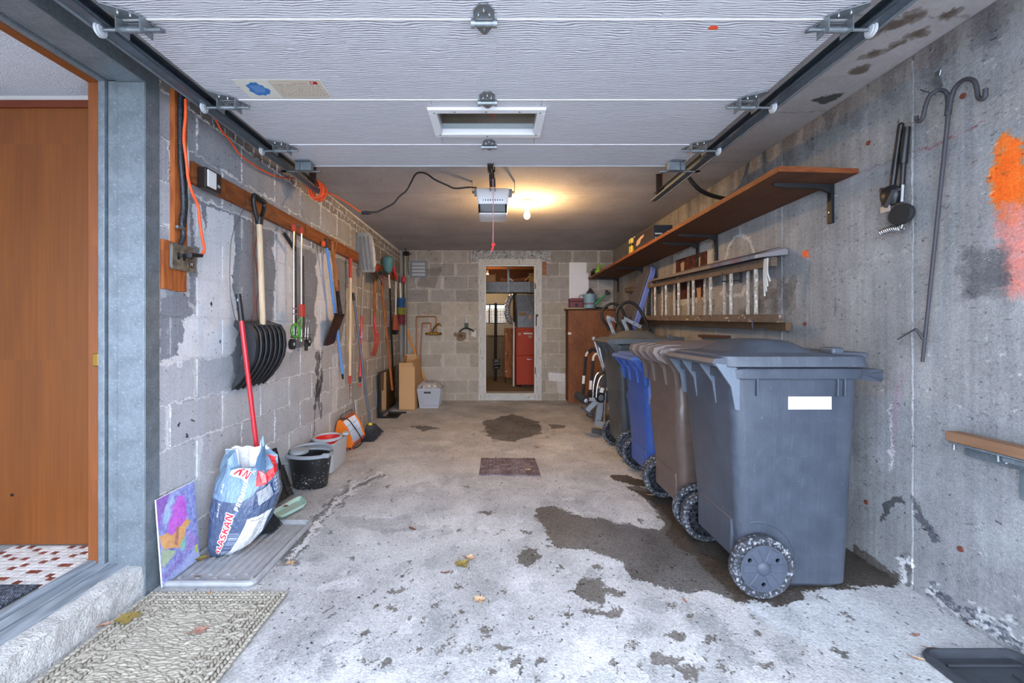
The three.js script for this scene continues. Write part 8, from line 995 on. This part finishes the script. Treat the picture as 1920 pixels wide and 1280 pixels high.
solo('wall_cleat', 'short dark rusty cleat on the concrete wall just above the brown bin lid', 'cleat', rbb(1.79, 1.824, 1.062, 1.085, -4.08, -3.57, 0.003), mat('cleat_rust', { color: 0x4a3028, roughness: 0.8 }));
// ---------------------------------------------------------------- near right wall: grill brushes, plant hook, handrail
{
  const P = (x, y, o = 0.03) => onR(x, y, o);
  const b = thing('grill_brush', 'black grill brush with a grey scraper frame, left of the pair on the concrete wall', 'brush', P(1668, 380)); part('handle', rod(P(1673, 350), P(1689, 236), 0.0125, 0.0125, 14), M.black_plastic, b); part('handle_end', ball(0.0125, P(1689, 235).x, P(1689, 235).y, P(1689, 235).z), M.black_plastic, b); const h1 = P(1669, 368, 0.05); part('head', loft([[0.012, 0.03, 0.045], [0.028, 0.045, 0.02], [0.028, 0.045, -0.01], [0.014, 0.03, -0.04]].reverse().map(([a, c, y]) => ring(h1.x, h1.z, a, c, h1.y + y, 16))), M.black_plastic, b); part('frame', [bar(P(1652, 354, 0.05), P(1687, 355, 0.05), 0.012, 0.012), bar(P(1652, 354, 0.055), P(1657, 388, 0.055), 0.012, 0.01), bar(P(1676, 356, 0.075), P(1660, 389, 0.075), 0.012, 0.01)], M.iron, b); part('scraper', rb(0.006, 0.03, 0.05, 0.002, P(1660, 392, 0.06).x, P(1660, 392, 0.06).y, P(1660, 392, 0.06).z, 1), M.grey_paint, b);
  { const g = [], r = rng(3); for (let i = 0; i < 60; i++) { const y = 356 + 28 * (i / 60), p = P(1653, y, 0.05); g.push(rod(p, p.clone().add(V((r() - 0.5) * 0.03, -0.003, 0.018)), 0.0014, 0.001, 3)); } part('bristles', g, M.bristle, b).userData.kind = 'stuff'; }
  const c = thing('grill_brush', 'black grill brush with a round head and wire coil beneath it on the concrete wall', 'brush', P(1688, 430)); part('handle', [rod(P(1693, 306), P(1701, 238), 0.0165, 0.0125, 14)], M.black_plastic, c); part('shaft', rod(P(1689, 380), P(1694, 304), 0.0105, 0.0105, 12), M.black_plastic, c); part('label_strip', bar(P(1691, 378, 0.043), P(1693, 346, 0.043), 0.01, 0.003), M.grey_light, c); const h2 = P(1690, 402, 0.045); part('head', toCreasedNormals(lathe([[0, -0.014], [0.044, -0.012], [0.048, 0], [0.044, 0.012], [0, 0.014]], 26), 0.4).rotateZ(Math.PI / 2).rotateX(0.5).scale(1, 1, 1.25).translate(h2.x, h2.y, h2.z), M.rubber, c);
  { const g = [], r = rng(4); for (let i = 0; i < 110; i++) { const a = -1.2 + 2.6 * r(), p = V(h2.x, h2.y + 0.047 * Math.sin(a - 1.1), h2.z - 0.058 * Math.cos(a - 1.1)); g.push(rod(p, V(p.x + (r() - 0.5) * 0.01, h2.y + 0.064 * Math.sin(a - 1.1), h2.z - 0.076 * Math.cos(a - 1.1)), 0.0014, 0.001, 3)); } part('bristles', g, M.zinc, c).userData.kind = 'stuff'; }
  { const A = P(1652, 436, 0.045), B = P(1690, 428, 0.045), pts = []; for (let i = 0; i <= 110; i++) { const k = i / 110, a = k * 10 * 6.283, q = A.clone().lerp(B, k); pts.push(q.add(V(0.012 * Math.cos(a), 0.012 * Math.sin(a) + 0.008 * Math.sin(k * 3), 0))); } part('wire_coil', tube(pts, 0.0028, 330, 5), M.chrome, c); part('coil_arm', tube([P(1690, 428, 0.045), P(1693, 418, 0.045), P(1691, 408, 0.045)], 0.004, 12, 6), M.chrome, c); }
  const s = thing('plant_hook', 'tall black double plant hook leaning on the concrete wall', 'plant hook', P(1729, 678, 0.02)); part('stake', rod(P(1729.5, 678, 0.02), P(1778, 215, 0.03), 0.0065, 0.0075, 12), M.iron, s); part('hook', tube([P(1778, 217, 0.03), P(1778, 195, 0.03), P(1775, 176, 0.032), P(1766, 169, 0.035), P(1754, 171, 0.045), P(1743, 180, 0.06), P(1735, 200, 0.07), P(1731, 218, 0.07), P(1725, 227, 0.07), P(1719, 226, 0.07), P(1718, 218, 0.07)], 0.0078, 90, 10), M.iron, s); part('hook', tube([P(1780, 208, 0.032), P(1783, 185, 0.03), P(1790, 166, 0.03), P(1803, 152, 0.03), P(1817, 148, 0.03), P(1828, 154, 0.03), P(1832, 170, 0.03), P(1834, 182, 0.03), P(1841, 186, 0.03), P(1847, 180, 0.03), P(1848, 166, 0.03)], 0.0078, 90, 10), M.iron, s); part('weld', rod(P(1777, 216, 0.03), P(1780.5, 178, 0.031), 0.011, 0.009, 10), M.iron, s); part('foot_prong', [rod(P(1731, 636, 0.025), P(1717, 616, 0.04), 0.005, 0.005, 8), rod(P(1717, 616, 0.04), P(1683, 636, 0.05), 0.004, 0.003, 8)], M.iron, s);
  const k = thing('wall_bracket', 'small bare steel bracket on the concrete wall above the plant hook', 'bracket', P(1757, 168)); part('plate', [bar(P(1753, 140, 0.006), P(1762, 166, 0.006), 0.028, 0.004, V(1, 0, 0))], M.zinc, k); part('lip', bar(P(1753, 140, 0.004), P(1763, 136, 0.02), 0.02, 0.004, V(1, 0, 0)), M.zinc, k); part('prong', [bar(P(1728, 169, 0.02), P(1752, 177, 0.04), 0.014, 0.004)], M.iron, k);
  const r = thing('handrail', 'weathered wooden handrail on a steel angle fixed to the concrete wall', 'handrail', V(1.76, 0.65, -1.4)), a = at(1785, 803, 1.78); part('rail', rbb(1.735, 1.79, 0.715, 0.752, -1.775, -0.75, 0.004), mat('rail_worn', { map: T.wood_pale, color: 0x9c8478, roughness: 0.9 }, 0.5, 'z'), r); part('steel_angle', [rbb(1.738, 1.8, 0.707, 0.714, -1.765, -0.75, 0.001), rbb(1.80, 1.804, 0.66, 0.714, -1.765, -0.75, 0.001)], M.galv, r); part('bracket_plate', [rbb(1.806, 1.812, 0.56, 0.7, -1.585, -1.3, 0.003), rbb(1.74, 1.824, 0.69, 0.706, -1.58, -1.5, 0.003)], M.galv, r); parts('bolt', [[-1.755], [-1.60], [-1.575]].map(([z]) => rod(V(1.75, 0.707, z), V(1.75, 0.685, z), 0.006, 0.006, 8)), M.zinc, r); part('bolt_head', rod(V(1.806, 0.675, -1.55), V(1.798, 0.675, -1.55), 0.01, 0.01, 8), M.zinc, r);
}
renderer.render(scene, camera);
